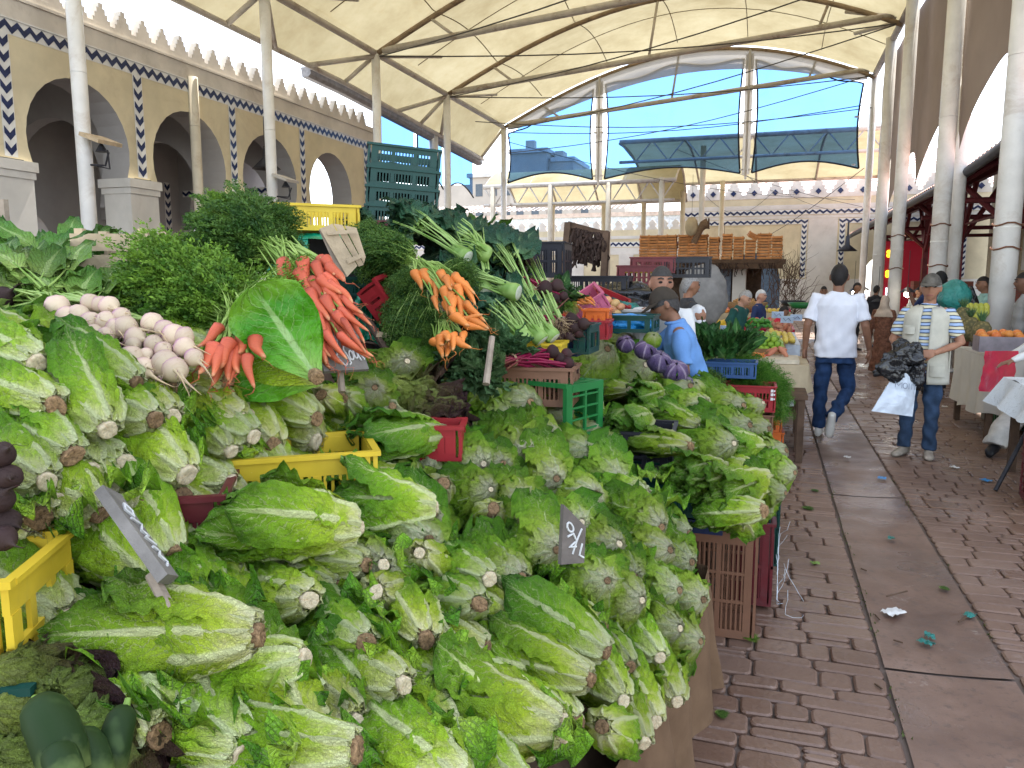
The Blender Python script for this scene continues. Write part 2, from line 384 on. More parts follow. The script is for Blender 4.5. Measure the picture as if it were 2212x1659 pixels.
# ================= ground =================
def ground():
    b = NB('trodden_concrete'); P = b.world()
    c = b.ramp(b.noise(1.5, 5, P), [(.3, (.10, .075, .06)), (.7, (.17, .13, .11))]); b.col(c).set(Roughness=.75); b.bump(b.noise(30, 4, P), .3, .01)
    m = MB(); m.box2((-60, -8, -.3), (60, 130, -.018)); m.build('ground', b.m, kind='structure')
    # paving stones, each a bevelled block
    b = NB('wet_red_paving'); P = b.world()
    n = b.noise(1.1, 5, P, .6); n2 = b.noise(30, 4, P)
    col = b.ramp(n, [(.3, (.115, .062, .040)), (.5, (.18, .105, .07)), (.72, (.25, .165, .12))])
    uvn = b.n('ShaderNodeUVMap').outputs[0]; wn = b.n('ShaderNodeTexWhiteNoise', noise_dimensions='2D'); b.l(uvn, wn.inputs['Vector'])
    col = b.mix(.35, col, b.ramp(wn.outputs[0], [(0, (.11, .062, .042)), (1, (.23, .15, .108))]))
    col = b.mix(b.ss(n2, .55, .75, 0, .4), col, (.09, .06, .05)); col = b.mix(b.ss(b.noise(5, 6, P, .8), .60, .72, 0, .35), col, (.36, .30, .26))
    wet = b.ss(b.noise(.7, 3, P, .5, .4), .40, .62)
    b.col(col).set(Roughness=b.math('MULTIPLY_ADD', wet, -.38, .56), Specular_IOR_Level=.5); b.bump(b.math('ADD', n2, b.math('MULTIPLY', b.noise(8, 3, P), 1.2)), .45, .010)
    pm = b.m
    g = MB(); rr = random.Random(3)
    def stone(x0, x1, y0, y1, z):
        gp = rr.uniform(.0025, .0055); x0 += gp; x1 -= gp; y0 += gp; y1 -= gp
        if x1-x0 < .03 or y1-y0 < .03: return
        def ring(i, zz):
            k = .022-i*.6 if i < .02 else .01
            a = [(x0+i, y0+i+k), (x0+i+k*.3, y0+i+k*.3), (x0+i+k, y0+i), (x1-i-k, y0+i), (x1-i-k*.3, y0+i+k*.3), (x1-i, y0+i+k), (x1-i, y1-i-k), (x1-i-k*.3, y1-i-k*.3), (x1-i-k, y1-i), (x0+i+k, y1-i), (x0+i+k*.3, y1-i-k*.3), (x0+i, y1-i-k)]
            return [(p[0]+.012*nz(p[0], p[1], 3, 5), p[1]+.012*nz(p[0], p[1], 9, 5), zz+.004*nz(p[0], p[1], 0, 4)) for p in a]
        A, Bq, D = ring(0, -.019), ring(.0, z-.006), ring(.008, z)
        vs = A+Bq+D; fs = []
        for l in range(2):
            for j in range(12): fs.append((l*12+j, l*12+(j+1) % 12, (l+1)*12+(j+1) % 12, (l+1)*12+j))
        fs.append(tuple(range(24, 36))); q = (rr.random(), rr.random())
        g.add(vs, fs, [q]*36)
    def rows(xa, xb, ya, yb, f=1):
        y = ya
        while y < yb:
            h = rr.choice((.09, .11, .12, .15))*f; x = xa - rr.uniform(0, .1)*0
            while x < xb-.02:
                ww = rr.choice((.13, .19, .22, .27))*f
                if xb-x-ww < .09: ww = xb-x
                if rr.random() < .12: 
                    stone(x, x+ww, y, y+h*.5, rr.uniform(-.003, .002)); stone(x, x+ww, y+h*.5, y+h, rr.uniform(-.003, .002))
                else: stone(x, x+ww, y, y+h, rr.uniform(-.004, .003))
                x += ww
            y += h
    rows(-.9, .53, 1.2, 9); rows(1.06, 3.4, 1.6, 9); rows(-.9, .535, 9, 22, 1.15); rows(1.06, 3.4, 9, 22, 1.15); rows(-4.5, -.9, 3, 9, 1.3)
    rows(-.9, .535, 22, 38, 2.2); rows(1.06, 5, 22, 38, 2.2)
    g.build('paving', pm, kind='structure')
    # smooth drain strip down the aisle
    b = NB('wet_drain_concrete'); P = b.world(); n = b.noise(1.6, 6, P, .65); n2 = b.noise(26, 5, P, .7)
    col = b.ramp(n, [(.3, (.10, .055, .037)), (.55, (.18, .108, .075)), (.75, (.27, .18, .135))])
    col = b.mix(b.ss(n2, .54, .66, 0, .6), col, (.08, .055, .042)); col = b.mix(b.ss(b.noise(2.2, 7, P, .75, .6), .54, .64, 0, .55), col, (.10, .065, .05)); col = b.mix(b.ss(b.noise(3.3, 6, P, .8), .60, .68, 0, .45), col, (.38, .33, .29))
    b.col(col).set(Roughness=b.ss(b.noise(.9, 3, P), .40, .6, .55, .2), Specular_IOR_Level=.5); b.bump(b.math('ADD', n2, b.noise(6, 4, P)), .4, .008)
    d = MB(); y = 1.2; k = 0
    while y < 38:
        y2 = y+ (2.85 if k else 2.28)
        sk = .05 if k == 0 else .0
        def fn(u, v, y=y, y2=y2):
            x = .545+v*.50; return (x + .006*nz(0, y+u*3, v*4, 3), y+.012+u*(y2-y-.02)+ (v-.5)*.06, -.003 - .007*math.sin(v*math.pi))
        d.grid(fn, 20, 8); y = y2; k += 1
    d.build('drain_channel', b.m, kind='structure')
    # weeds and grit in the joints
    mo = MB()
    for i in range(420):
        yy = rr.uniform(1.4, 7); xx = (.545 if rr.random() < .6 else 1.05) + rr.uniform(-.018, .018)
        if nz(0, yy, xx, 1.6) < -.05: continue
        s = rr.uniform(.004, .012); a = rr.uniform(0, 6.3)
        mo.add([(xx, yy, -.01), (xx+s*math.cos(a), yy+s*math.sin(a), -.004), (xx+s*math.cos(a+1), yy+s*math.sin(a+1), .006)], [(0, 1, 2)])
    mo.build('joint_moss', make_green('moss', (.05, .07, .015), (.10, .13, .03)), kind='stuff', label='moss and grit in the joints of the drain strip', cat='moss')
ground()
# ================= arcades =================
def arcade_mesh(m, xf, xb, ya, yb, cs, zs, zc, rad, half, zt, zb=0.0, n=18, mi=0, axis='x'):
    """solid wall between planes xf (front) and xb with arched openings at centres cs; horseshoe: circle centre zc, springing zs"""
    def V(x, y, z): return (x, y, z) if axis == 'x' else (y, x, z)
    hs = math.sqrt(max(rad*rad-(zc-zs)**2, .01))
    def quad(a, b2):  # a,b2: lists of (y,z) polygons front+back
        pass
    edges = [ya]
    for c in cs: edges += [c-half, c+half]
    edges.append(yb)
    for i in range(0, len(edges), 2):       # piers full height
        y0, y1 = edges[i], edges[i+1]
        m.add([V(xf, y0, zs), V(xf, y1, zs), V(xf, y1, zt), V(xf, y0, zt), V(xb, y0, zs), V(xb, y1, zs), V(xb, y1, zt), V(xb, y0, zt)],
              [(0, 1, 2, 3), (7, 6, 5, 4), (2, 6, 7, 3)], mi=mi)
    for c in cs:
        a0 = -math.asin((zc-zs)/rad); pts = []
        for k in range(n+1):
            a = math.pi-a0 + (2*a0-math.pi)*k/n if False else (math.pi-a0) - (math.pi-2*a0)*k/n
            pts.append((c+rad*math.cos(a), zc+rad*math.sin(a)*1.04))
        pts = [(c-half, pts[0][1])]*0 + pts
        def side(p): return c+half if p > c else c-half
        def fb(poly):
            m.add([V(xf, *q) for q in poly]+[V(xb, *q) for q in poly], [tuple(range(len(poly))), tuple(range(len(poly), 2*len(poly)))[::-1]], mi=mi)
        lo = int(n*.27); hi = n-lo
        for k in range(n):
            (p0, q0), (p1, q1) = pts[k], pts[k+1]
            if k < lo or k >= hi: sx = side(p0+p1-c); fb([(sx, q0), (p0, q0), (p1, q1), (sx, q1)])
            else: fb([(p0, q0), (p1, q1), (p1, zt), (p0, zt)])
            m.add([V(xf, p0, q0), V(xf, p1, q1), V(xb, p1, q1), V(xb, p0, q0)], [(0, 3, 2, 1)], mi=2 if mi == 0 else mi)
        for k in (lo, hi):
            p, q = pts[k]; sx = side(p); fb([(sx, q), (p, q), (p, zt), (sx, zt)])
def zigzag(m, a0, a1, z0, z1, P, per=.2, d=.012, horizontal=True, flip=False):
    """white tile backing (mat 0) with navy zigzag (mat 1). P(a, z, depth)->xyz, depth = distance proud of the wall"""
    m.add([P(a0, z0, .006), P(a1, z0, .006), P(a1, z1, .006), P(a0, z1, .006)], [(0, 1, 2, 3)], mi=0)
    if horizontal:
        n = max(1, round((a1-a0)/per)); p = (a1-a0)/n; h = z1-z0
        for i in range(n):
            x = a0+i*p
            A = [(x, z1-.04*h), (x+p/2, z0+.52*h), (x+p, z1-.04*h), (x+p, z0+.52*h), (x+p/2, z0+.04*h), (x, z0+.52*h)]
            m.add([P(q[0], q[1], d) for q in A], [(0, 1, 4, 5), (1, 2, 3, 4)], mi=1)
    else:
        n = max(1, round((z1-z0)/per)); p = (z1-z0)/n; wd = a1-a0
        for i in range(n):
            z = z0+i*p
            A = [(a0+.08*wd, z+p*.98), (a0+wd/2, z+p*.55), (a1-.08*wd, z+p*.98), (a1-.08*wd, z+p*.5), (a0+wd/2, z+p*.05), (a0+.08*wd, z+p*.5)]
            m.add([P(q[0], q[1], d) for q in A], [(0, 1, 4, 5), (1, 2, 3, 4)], mi=1)
def merlon(wd, h, steps=4):
    pts = []; 
    for k in range(steps):
        x = wd/2*(1-k/steps); z0 = h*k/steps*.95; z1 = h*(k+1)/steps*.95
        pts += [(-x, z0 if k else 0), (-x, z1)]
    right = [(-p[0], p[1]) for p in reversed(pts)]
    return pts+right
AC = [4.66, 7.03, 9.40, 11.77, 14.14, 16.51]
aw = thing('arcade_wall', 'yellow arcaded market wall with horseshoe arches and navy zigzag tile bands', 'wall', (-10, 10, 0))
def AB(m, name, mats, par=None, **k):
    o = m.build(name, mats, par or aw, **k)
    o.location = (0, 0, 0) if par not in (None, aw) else (10, -10, 0); return o
m = MB(); arcade_mesh(m, -10, -10.55, 2, 18.62, AC, 3.32, 3.67, .93, 1.0, 5.58)
m.add([(-10, 18.62, 0), (-10.55, 18.62, 0), (-10.55, 18.62, 5.58), (-10, 18.62, 5.58)], [(0, 1, 2, 3)])
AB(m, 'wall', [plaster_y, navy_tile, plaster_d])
m = MB()
pe = [(2, AC[0]-.86)]+[(AC[i]+.86, AC[i+1]-.86) for i in range(5)]+[(AC[-1]+.86, 18.62)]
for a, b_ in pe:
    m.box2((-10.53, a+.02, 0), (-9.98, b_-.02, 3.16))
AB(m, 'pier', plaster_w, label='white plastered piers with capitals', kind=None)
m = MB()
for a, b_ in pe:
    m.box2((-10.6, a-.03, 3.16), (-9.93, b_+.03, 3.30)); m.box2((-10.57, a, 3.06), (-9.955, b_, 3.157))
AB(m, 'capital_moulding', plaster_w)
m = MB(); PW = lambda a, z, d: (-10+d, a, z)
zigzag(m, 2, 18.35, 4.98, 5.18, PW, .19)
m.box2((-10, 2, 5.18), (-9.975, 18.4, 5.2), mi=0)
AB(m, 'tile_frieze', [white_tile, navy_tile])
m = MB()
for a, b_ in pe[1:]:
    c = (a+b_)/2 if b_ < 18 else 18.2
    m2 = m; zigzag(m2, c-.1, c+.1, 3.34, 4.98, PW, .2, horizontal=False)
AB(m, 'tile_chevron_strip', [white_tile, navy_tile])
m = MB(); m.box2((-10.02, 2, 5.46), (-9.95, 18.64, 5.50)); m.box2((-10.56, 2, 5.203), (-9.985, 18.63, 5.46)); m.box2((-10.55, 2, 5.5), (-9.993, 18.628, 5.60))
y = 2.2
while y < 18.5:
    m.prism([(y+p[0], 5.597+p[1]) for p in merlon(.33, .32, 4)], -10.14, -10.0, 'x'); y += .43
AB(m, 'parapet', parapet_m)
# gallery behind the arches
gw = thing('gallery_wall', 'shadowed inner gallery wall with arches behind the yellow arcade', 'wall', (-13.4, 10, 0))
def GBd(m, name, mats, **k):
    o = m.build(name, mats, gw, **k); o.location = (13.4, -10, 0); return o
m = MB(); arcade_mesh(m, -13.4, -13.8, 2, 19.8, [5.6, 8.2, 11.0, 13.6, 16.2, 18.5], 2.0, 2.25, .75, .85, 5.4)
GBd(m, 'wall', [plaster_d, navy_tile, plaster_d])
m = MB()
for a, b_ in ((2, 4.9), (6.4, 7.5), (9.0, 10.3), (11.8, 12.9), (14.4, 15.5), (17, 17.8), (19.2, 19.8)): m.box2((-13.82, a, 0), (-13.38, b_, 2.2))
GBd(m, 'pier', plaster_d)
m = MB(); m.box2((-13.4, 2, 5.05), (-10.56, 18.6, 5.2)); m.box2((-13.4, 2, 4.2), (-10.56, 2.2, 5.04))
for y in (6.05, 10.6, 12.95, 15.3):
    arcade_mesh(m, y, y+.25, -13.4, -10.56, [-12.0], 2.9, 3.3, 1.1, 1.2, 5.04, axis='y')
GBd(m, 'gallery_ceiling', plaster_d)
m = MB(); zigzag(m, -13.3, -10.6, 3.6, 3.75, lambda a, z, d: (a, 15.3-d, z), .19)
for c in (9.6, 14.9): zigzag(m, c-.1, c+.1, 2.3, 3.9, lambda a, z, d: (-13.4+d, a, z), .2, horizontal=False)
GBd(m, 'tile_band', [white_tile, navy_tile])
# ================= back walls =================
bw = thing('gate_wall', 'tall cream and white back wall with navy zigzag tiles, arch and stepped merlons', 'wall', (0, 38, 0))
def BB(m, name, mats, par=bw, off=(0, -38, 0), **k):
    o = m.build(name, mats, par, **k); o.location = off; return o
m = MB(); arcade_mesh(m, 38, 38.5, -4.0, 14, [-.75, 5.2], 1.7, 1.6, 1.25, 1.3, 5.35, axis='y', mi=0)
BB(m, 'wall', [plaster_y, plaster_y, plaster_d])
m = MB()
for a, b_ in ((-4, -2.05), (.52, 3.95), (6.45, 14)): m.box2((a, 37.99, 0), (b_, 38.4, 1.7))
m.box2((1.62, 37.985, 0), (2.85, 38.3, 4.42)); m.box2((-4, 37.985, 4.43), (14, 38.2, 4.57)); m.box2((-4, 37.98, 4.85), (14, 38.2, 5.05)); 
BB(m, 'white_pilaster', plaster_w)
PB = lambda a, z, d: (a, 37.975-d, z)
m = MB(); zigzag(m, -3.9, 14, 4.6, 4.83, PB, .3); zigzag(m, -3.4, 1.6, 4.18, 4.4, PB, .3); zigzag(m, 2.9, 8, 4.18, 4.4, PB, .3)
for c in (-3.5, 1.45, 3.05, 7.9): zigzag(m, c-.12, c+.12, 1.75, 4.18, PB, .24, horizontal=False)
BB(m, 'tile_band', [white_tile, navy_tile])
m = MB(); m.box2((-4, 37.98, 5.35), (14, 38.4, 5.56)); x = -3.55
while x < 13.8:
    m.prism([(x+p[0], 5.557+p[1]) for p in merlon(.72, .72, 4)], 38.0, 38.35, 'y'); x += .92
BB(m, 'merlon_parapet', parapet_m)
m = MB(); x = -3.55
while x < 13.8:
    m.prism([(x-.13, 5.62), (x, 5.48), (x+.13, 5.62), (x, 5.76)], 37.95, 37.99, 'y'); x += .92
BB(m, 'tile_diamond', navy_tile)
m = MB(); m.box2((-2.1, 38.3, 0), (.6, 38.35, 2.9)); BB(m, 'door', M('blue_grey_door', (.10, .15, .22)))
mw = thing('low_back_wall', 'lower cream back wall with panels and small pointed merlons', 'wall', (-10, 40, 0))
m = MB(); m.box2((-24, 40, 0), (-4.01, 40.4, 4.2)); BB(m, 'wall', plaster_y, mw, (10, -40, 0))
m = MB(); m.box2((-24, 39.97, 3.75), (-4.02, 40.2, 3.9)); m.box2((-24, 39.97, 2.95), (-4.02, 40.2, 3.3))
for x in np.arange(-23, -4.3, 2.6): m.box2((x, 39.965, 0), (x+.75, 40.2, 2.947))
BB(m, 'panel_frame', plaster_w, mw, (10, -40, 0))
m = MB(); zigzag(m, -24, -4.1, 3.35, 3.6, lambda a, z, d: (a, 39.99-d, z), .3); BB(m, 'tile_band', [white_tile, navy_tile], mw, (10, -40, 0))
m = MB(); x = -23.7
while x < -4.2:
    m.prism([(x+p[0], 4.197+p[1]) for p in [(-.27, 0), (-.2, .12), (-.14, .12), (-.14, .22), (-.2, .3), (-.1, .42), (0, .5), (.1, .42), (.2, .3), (.14, .22), (.14, .12), (.2, .12), (.27, 0)]], 40, 40.2, 'y'); x += .58
BB(m, 'merlon', parapet_m, mw, (10, -40, 0))
# tiled roofs behind
def tiled_roof(x0, x1, y0, y1, z0, z1, mat, name, label, per=.3):
    m = MB(); nx = int((x1-x0)/per); ny = max(4, int(math.hypot(y1-y0, z1-z0)/.38))
    for j in range(ny):
        a, b_ = j/ny, (j+1.08)/ny
        def fn(u, v):
            x = x0+(x1-x0)*u; t = a+(b_-a)*v; ph = (x-x0)/per*2*math.pi
            return (x, y0+(y1-y0)*t, z0+(z1-z0)*t + .05*abs(math.sin(ph/2)) + .05*(1-v))
        m.grid(fn, nx*4, 1)
    m.box2((x0, y0+.3, z0-.35), (x1, y1, z0-.12))
    o = m.build(name, mat, smooth=False); return tag(o, label, 'roof')
tiled_roof(-4.2, 14, 39.2, 44, 5.7, 8.1, tile_pink, 'tiled_roof', 'pinkish tiled roof rising behind the stepped merlons of the gate wall')
tiled_roof(-24, -4.3, 44, 47, 5.6, 6.3, tile_white, 'tiled_roof', 'pale tiled roof strip seen above the low back wall')
m = MB(); m.box2((-24, 44.4, 3), (-4.4, 46, 5.25)); m.build('pale_building', M('bluish_white_wall', (.62, .68, .74), .8), label='pale bluish building wall behind the low back wall', cat='building')
# far apartment building
ab = thing('apartment_building', 'pale stepped apartment building far behind the end window', 'building', (-22, 95, 0))
m = MB()
for (x0, x1, z1, y0) in ((-36, -30, 14.3, 92), (-30, -25.5, 16.6, 90), (-25.5, -22.5, 15.6, 91), (-22.5, -19, 14.3, 92), (-19, -16.5, 13.2, 92.5), (-44, -36, 13.5, 92)): m.box2((x0, y0, 0), (x1, y0+8, z1))
o = m.build('wall', M('far_cream_wall', (.50, .44, .37), .9, .1, .5), ab); o.location = (22, -95, 0)
m = MB()
for (x0, x1, z1, y0) in ((-36.3, -30.2, 14.3, 91.7), (-30.2, -25.3, 16.6, 89.7), (-25.2, -22.3, 15.6, 90.8)): m.box2((x0, y0, z1-.001), (x1, y0+8.3, z1+.5))
o = m.build('cornice', plaster_w, ab); o.location = (22, -95, 0)
for (x0, x1, z1, y0) in ((-36, -30, 14.3, 92), (-30, -25.5, 16.6, 90), (-25.5, -22.5, 15.6, 91), (-22.5, -19, 14.3, 92)):
    for z in np.arange(6, z1-2, 3.0):
        for x in np.arange(x0+.8, x1-1, 1.9): m = MB(); m.box2((x, y0-.05, z), (x+.9, y0+.2, z+1.5)); o = m.build('window', M('far_window', (.10, .12, .14), .3), ab); o.location = (22, -95, 0)
for q in (((-29, 93, 16.7), (-27.9, 94, 18.6)), ((-25, 92, 15.6), (-24, 94, 17))): m = MB(); m.box2(*q); o = m.build('chimney', M('far_cream_wall', ()), ab); o.location = (22, -95, 0)
m = MB(); m.tube([(-20, 97, 13), (-20, 97, 17.5)], .06, 10); o = m.build('antenna', M('far_cream_wall', ()), ab); o.location = (22, -95, 0)
m = MB(); m.box2((-40, 22, 0), (-18, 23, 8.5)); m.box2((-40, 30, 0), (-22, 31, 11)); m.build('white_building', plaster_w, label='white building seen past the end of the yellow arcade', cat='building')
m = MB(); m.box2((-30, 2, 0), (-24, 20, 6)); m.build('neighbouring_hall', plaster_y, label='sunlit yellow hall wall seen through the gallery arches', cat='building')
# ================= big canopy over the stalls =================
AX = [-8.9, -7.06, -5.49, -3.98, -2.53, -1.12, .24, 1.58, 2.75]
AZ = [6.85, 7.70, 8.29, 8.67, 8.80, 8.77, 8.55, 8.07, 7.62]
def arcz(x):
    # smooth arch through the measured points
    k = np.polyfit(AX, AZ, 4); return float(np.polyval(k, x))
FR = [4.2, 8.4, 12.6, 16.8, 21.0, 26.0]
can = thing('fabric_canopy', 'large cream vaulted fabric canopy on tubular arches over the vegetable stalls', 'canopy', (-3, 16, 0))
def ez(y): return interp(y, [8, 17, 26], [6.42, 6.28, 5.88])
def CB(m, name, mats, smooth=False, off=(3, -16, 0), par=can, **k):
    o = m.build(name, mats, par, smooth, **k); o.location = off; return o
m = MB()
for k in range(len(FR)-1):
    a, b_ = FR[k], FR[k+1]
    def fn(u, v):
        x = -8.9+11.65*u; y = a+(b_-a)*v
        sag = .34*math.sin(math.pi*v)*(.4+.6*math.sin(math.pi*u))
        return (x, y, arcz(x)+.10+sag*(1 if True else 0))
    m.grid(fn, 40, 14)
    def fe(u, v):
        y = a+(b_-a)*v; x = -8.9-.85*u
        return (x, y, 6.95-(6.9-ez(y))*u + .15*math.sin(math.pi*v)*(1-u))
    m.grid(fe, 6, 12)
CB(m, 'canopy_fabric', canopy_m, True)
m = MB()
for k in range(len(FR)):
    y = FR[k]; pts = [(x, y, arcz(x)) for x in np.linspace(-8.9, 2.75, 26)]
    m.tube(pts, .06, 10)
CB(m, 'arched_rib', rust_rib, True)
m = MB()
for k in range(len(FR)-1):
    for t in (.5,):
        y = FR[k]*(1-t)+FR[k+1]*t
        pts = [(x, y, arcz(x)+.10+.34*math.sin(math.pi*t)*(.4+.6*math.sin(math.pi*(x+8.9)/11.65))-.012) for x in np.linspace(-8.8, 2.7, 26)]
        m.tube(pts, .012, 4)
for x in (-7.4, -5.2, -3.0, -.9, 1.2):
    pts = []
    for yy in np.arange(4.3, 25.9, .4):
        k = max(i for i in range(len(FR)) if FR[i] <= yy); v = (yy-FR[k])/(FR[k+1]-FR[k]) if k+1 < len(FR) else 0
        pts.append((x, yy, arcz(x)+.085+.34*math.sin(math.pi*v)*(.4+.6*math.sin(math.pi*(x+8.9)/11.65))))
    m.tube(pts, .013, 4)
CB(m, 'fabric_seam', M('seam_cord', (.22, .18, .12), .7))
m = MB()
m.tube([(-8.9, 4, 6.88), (-8.9, 26.1, 6.88)], .075, 12); m.tube([(2.75, 4, 7.78), (2.75, 26.1, 7.70)], .085, 12)
m.tube([(-9.75, yy, ez(yy)) for yy in (4, 8, 12, 17, 21, 26.3)], .06, 10)
for y in FR:
    m.tube([(-8.7, y, 6.92), (2.55, y, 7.86)], .075, 12)            # straight tie tube, as in the photograph rising to the right
    m.tube([(-8.9, y, 6.85), (-9.75, y+.0, ez(y))], .055, 8)
    if y < 26: m.tube([(-8.9, y+.05, 6.8), (-9.75, y+1.5, ez(y+1.5))], .055, 8); m.tube([(-8.9, y-.05, 6.8), (-9.75, y-1.5, ez(y-1.5))], .055, 8)
    for x0, x1 in ((-6.9, -7.5), (-3.2, -3.0), (.9, 1.1)):
        z0 = 6.92+(x0+8.7)*.0836; m.tube([(x0, y, z0), (x1, y, arcz(x1))], .035, 8)
    m.tube([(2.6, y, 7.8), (1.5, y+.3, arcz(1.5))], .05, 8)
for k in range(len(FR)-1):
    y = FR[k]; m.tube([(-8.9, y, 6.8), (-8.1, y+2, 7.25)], .035, 8); m.tube([(2.75, y, 7.7), (1.9, y+2.1, 8.1)], .05, 8)
CB(m, 'truss_tube', steel_beam, True)
m = MB()
for k in range(1, len(FR)-1):
    y0, y1 = FR[k], FR[k+1]
    for a, b_ in (((-8.8, y0, 6.8), (2.7, y1, 7.65)), ((-8.8, y1, 6.8), (2.7, y0, 7.65))):
        A, Bq = Vector(a), Vector(b_)
        m.tube([A.lerp(Bq, t)-Vector((0, 0, .25*math.sin(math.pi*t))) for t in np.linspace(0, 1, 9)], .016, 5)
    if k == 2: m.tube([(-8.8, y0, 6.75), (-4, y0, 6.65), (2.7, y0, 7.6)], .02, 5)
for (p, q) in (((-8.8, 26, 6.7), (2.7, 26.2, 6.9)), ((-8.8, 26, 6.0), (2.7, 25.5, 7.6)), ((-8.8, 23, 6.5), (2.7, 26, 6.75))):
    A, Bq = Vector(p), Vector(q); m.tube([A.lerp(Bq, t)-Vector((0, 0, .35*math.sin(math.pi*t))) for t in np.linspace(0, 1, 11)], .014, 5)
CB(m, 'tension_cable', cable_m)
m = MB()
for (ya, yb) in ((15.5, 17), (17, 26.4)):
    pr = lambda y: [(-10.08, y, ez(y)+.04), (-9.83, y, ez(y)+.04), (-9.83, y, ez(y)-.12), (-9.9, y, ez(y)-.18), (-10.05, y, ez(y)-.18)]
    m.add(pr(ya)+pr(yb), [(0, 1, 2, 3, 4), (9, 8, 7, 6, 5)]+[(i, i+5, (i+1) % 5+5, (i+1) % 5) for i in range(5)])
CB(m, 'eave_gutter', M('zinc_gutter', (.24, .23, .23), .5, dirt=(.1, .08, .06)))
# canopy columns (left row)
def column(x, y, h, r, name, label, mat=white_paint, group='canopy columns', lean=0.0, bands=True):
    t = thing(name, label, 'column', (x, y, 0), group=group)
    m = MB(); m.tube([(0, 0, 0), (0, 0, h)], r, 20); m.build('shaft', mat, t, True)
    m = MB(); m.tube([(0, 0, 0), (0, 0, .06)], r*1.35, 20); m.build('base_plate', mat, t, True)
    for z in (2.3, 4.4): m = MB(); m.tube([(0, 0, z), (0, 0, z+.015)], r*1.035, 20); m.build('weld_band', mat, t, True)
    return t
ORD = ['nearest', 'second', 'third', 'fourth', 'fifth', 'sixth', 'seventh', 'eighth', 'ninth', 'tenth']
LBL = {8.4: 'nearest white canopy column in front of the yellow arcade, carrying a small floodlight bracket', 12.6: 'second white canopy column from the left, with a floodlight, in front of the third arch', 16.8: 'white canopy column rising behind the stack of dark green crates', 21.0: 'white canopy column just right of the stack of dark green crates', 26.0: 'white canopy column at the left edge of the clear end window'}
for y in FR[1:]:
    column(-8.9, y, 6.85, .10, 'canopy_column', LBL[y])
    if y in (8.4, 12.6):
        t = thing('floodlight', 'floodlight hanging from the ' + ('nearest' if y < 9 else 'second') + ' left canopy column', 'floodlight', (-8.9, y, 3.4), group='floodlights on the columns')
        mm = MB(); mm.box((.30, .0, .12), (.34, .4, .05), Matrix.Rotation(.35, 3, 'Y')); mm.build('housing', wood_pale if y < 9 else steel_beam, t)
        mm = MB(); mm.tube([(.1, 0, -.2), (.35, 0, -.22), (.42, 0, -.05)], .014, 6); mm.tube([(.1, .1, -.2), (.32, .1, -.25), (.3, .1, 0)], .012, 6); mm.lathe([(.012, 0), (.08, -.12)], 10, (.3, 0, .08)); mm.build('bracket', dark_metal, t)
column(-9.9, 22.3, 6.1, .14, 'downpipe_column', 'thick bluish white post at the end of the left eave, behind the columns', white_paint, None)
column(-9.95, 11.75+.1, 5.25, .09, 'wall_pipe', 'thin cream pipe standing against the arcade wall with a rusty top', cream_paint, None)
RC = [(1880, 750, .14, 'slim white column, farthest of the right row, near the walking man\'s shoulder'), (1912, 700, .15, None), ]
for (px, x, y, r, h, lab) in ((1862, 2.75, 26.0, .10, 7.7, 'slimmest and farthest white column of the right row'),
        (1893, 2.72, 19.9, .135, 7.75, 'white column with a small sticker behind the shoulder of the walking man'),
        (1900, 3.02, 20.9, .09, 5, 'grey downpipe beside the column with the sticker'),
        (1932, 2.62, 15.9, .13, 7.75, 'white column rising left of the capped old man, lit pale blue at its upper part'),
        (2022, 2.80, 13.5, .14, 7.75, 'white column directly behind the head of the capped old man'),
        (2052, 3.1, 14.3, .13, 5.5, 'thinner post just right of the column behind the old man'),
        (2165, 2.86, 10.64, .15, 7.75, 'thickest nearest white column at right, wrapped with rusty wire')):
    c = gx(px, 620, x); y = c.y
    t = column(x, y, h, r, 'roof_column', lab, white_paint, 'columns along the right of the aisle')
    if px in (2022, 2165, 1932):
        m = MB()
        for z in ((2.05, 2.35) if px > 2100 else (2.6, 1.9)): m.tube([(r*1.12*math.cos(a), r*1.12*math.sin(a), z+.02*math.sin(a*3)) for a in np.linspace(0, 6.28, 15)], .011, 5)
        m.build('wire_binding', M('rusty_wire', (.16, .07, .04), .8), t)
# taupe curtain along the right row, scalloped hem
m = MB(); ys = [4.5, 8.3, 11.5, 15.2, 19.3, 23.3, 26]
for k in range(len(ys)-1):
    a, b_ = ys[k], ys[k+1]; zl = [3.9, 4.0, 3.85, 3.85, 3.72, 3.55, 3.5]
    def fn(u, v):
        y = a+(b_-a)*v; zb = zl[k]*(1-v)+zl[k+1]*v + 1.05*math.sin(math.pi*v)**.8
        z = zb+(7.7-zb)*u
        return (2.98+.16*math.sin(math.pi*v)*(1-u)+.02*nz(y, z, 0, 1.2), y, z)
    m.grid(fn, 12, 20)
o = m.build('awning_curtain', curtain_m, smooth=True, label='long taupe fabric curtain with scalloped hem hanging behind the right columns', cat='awning')
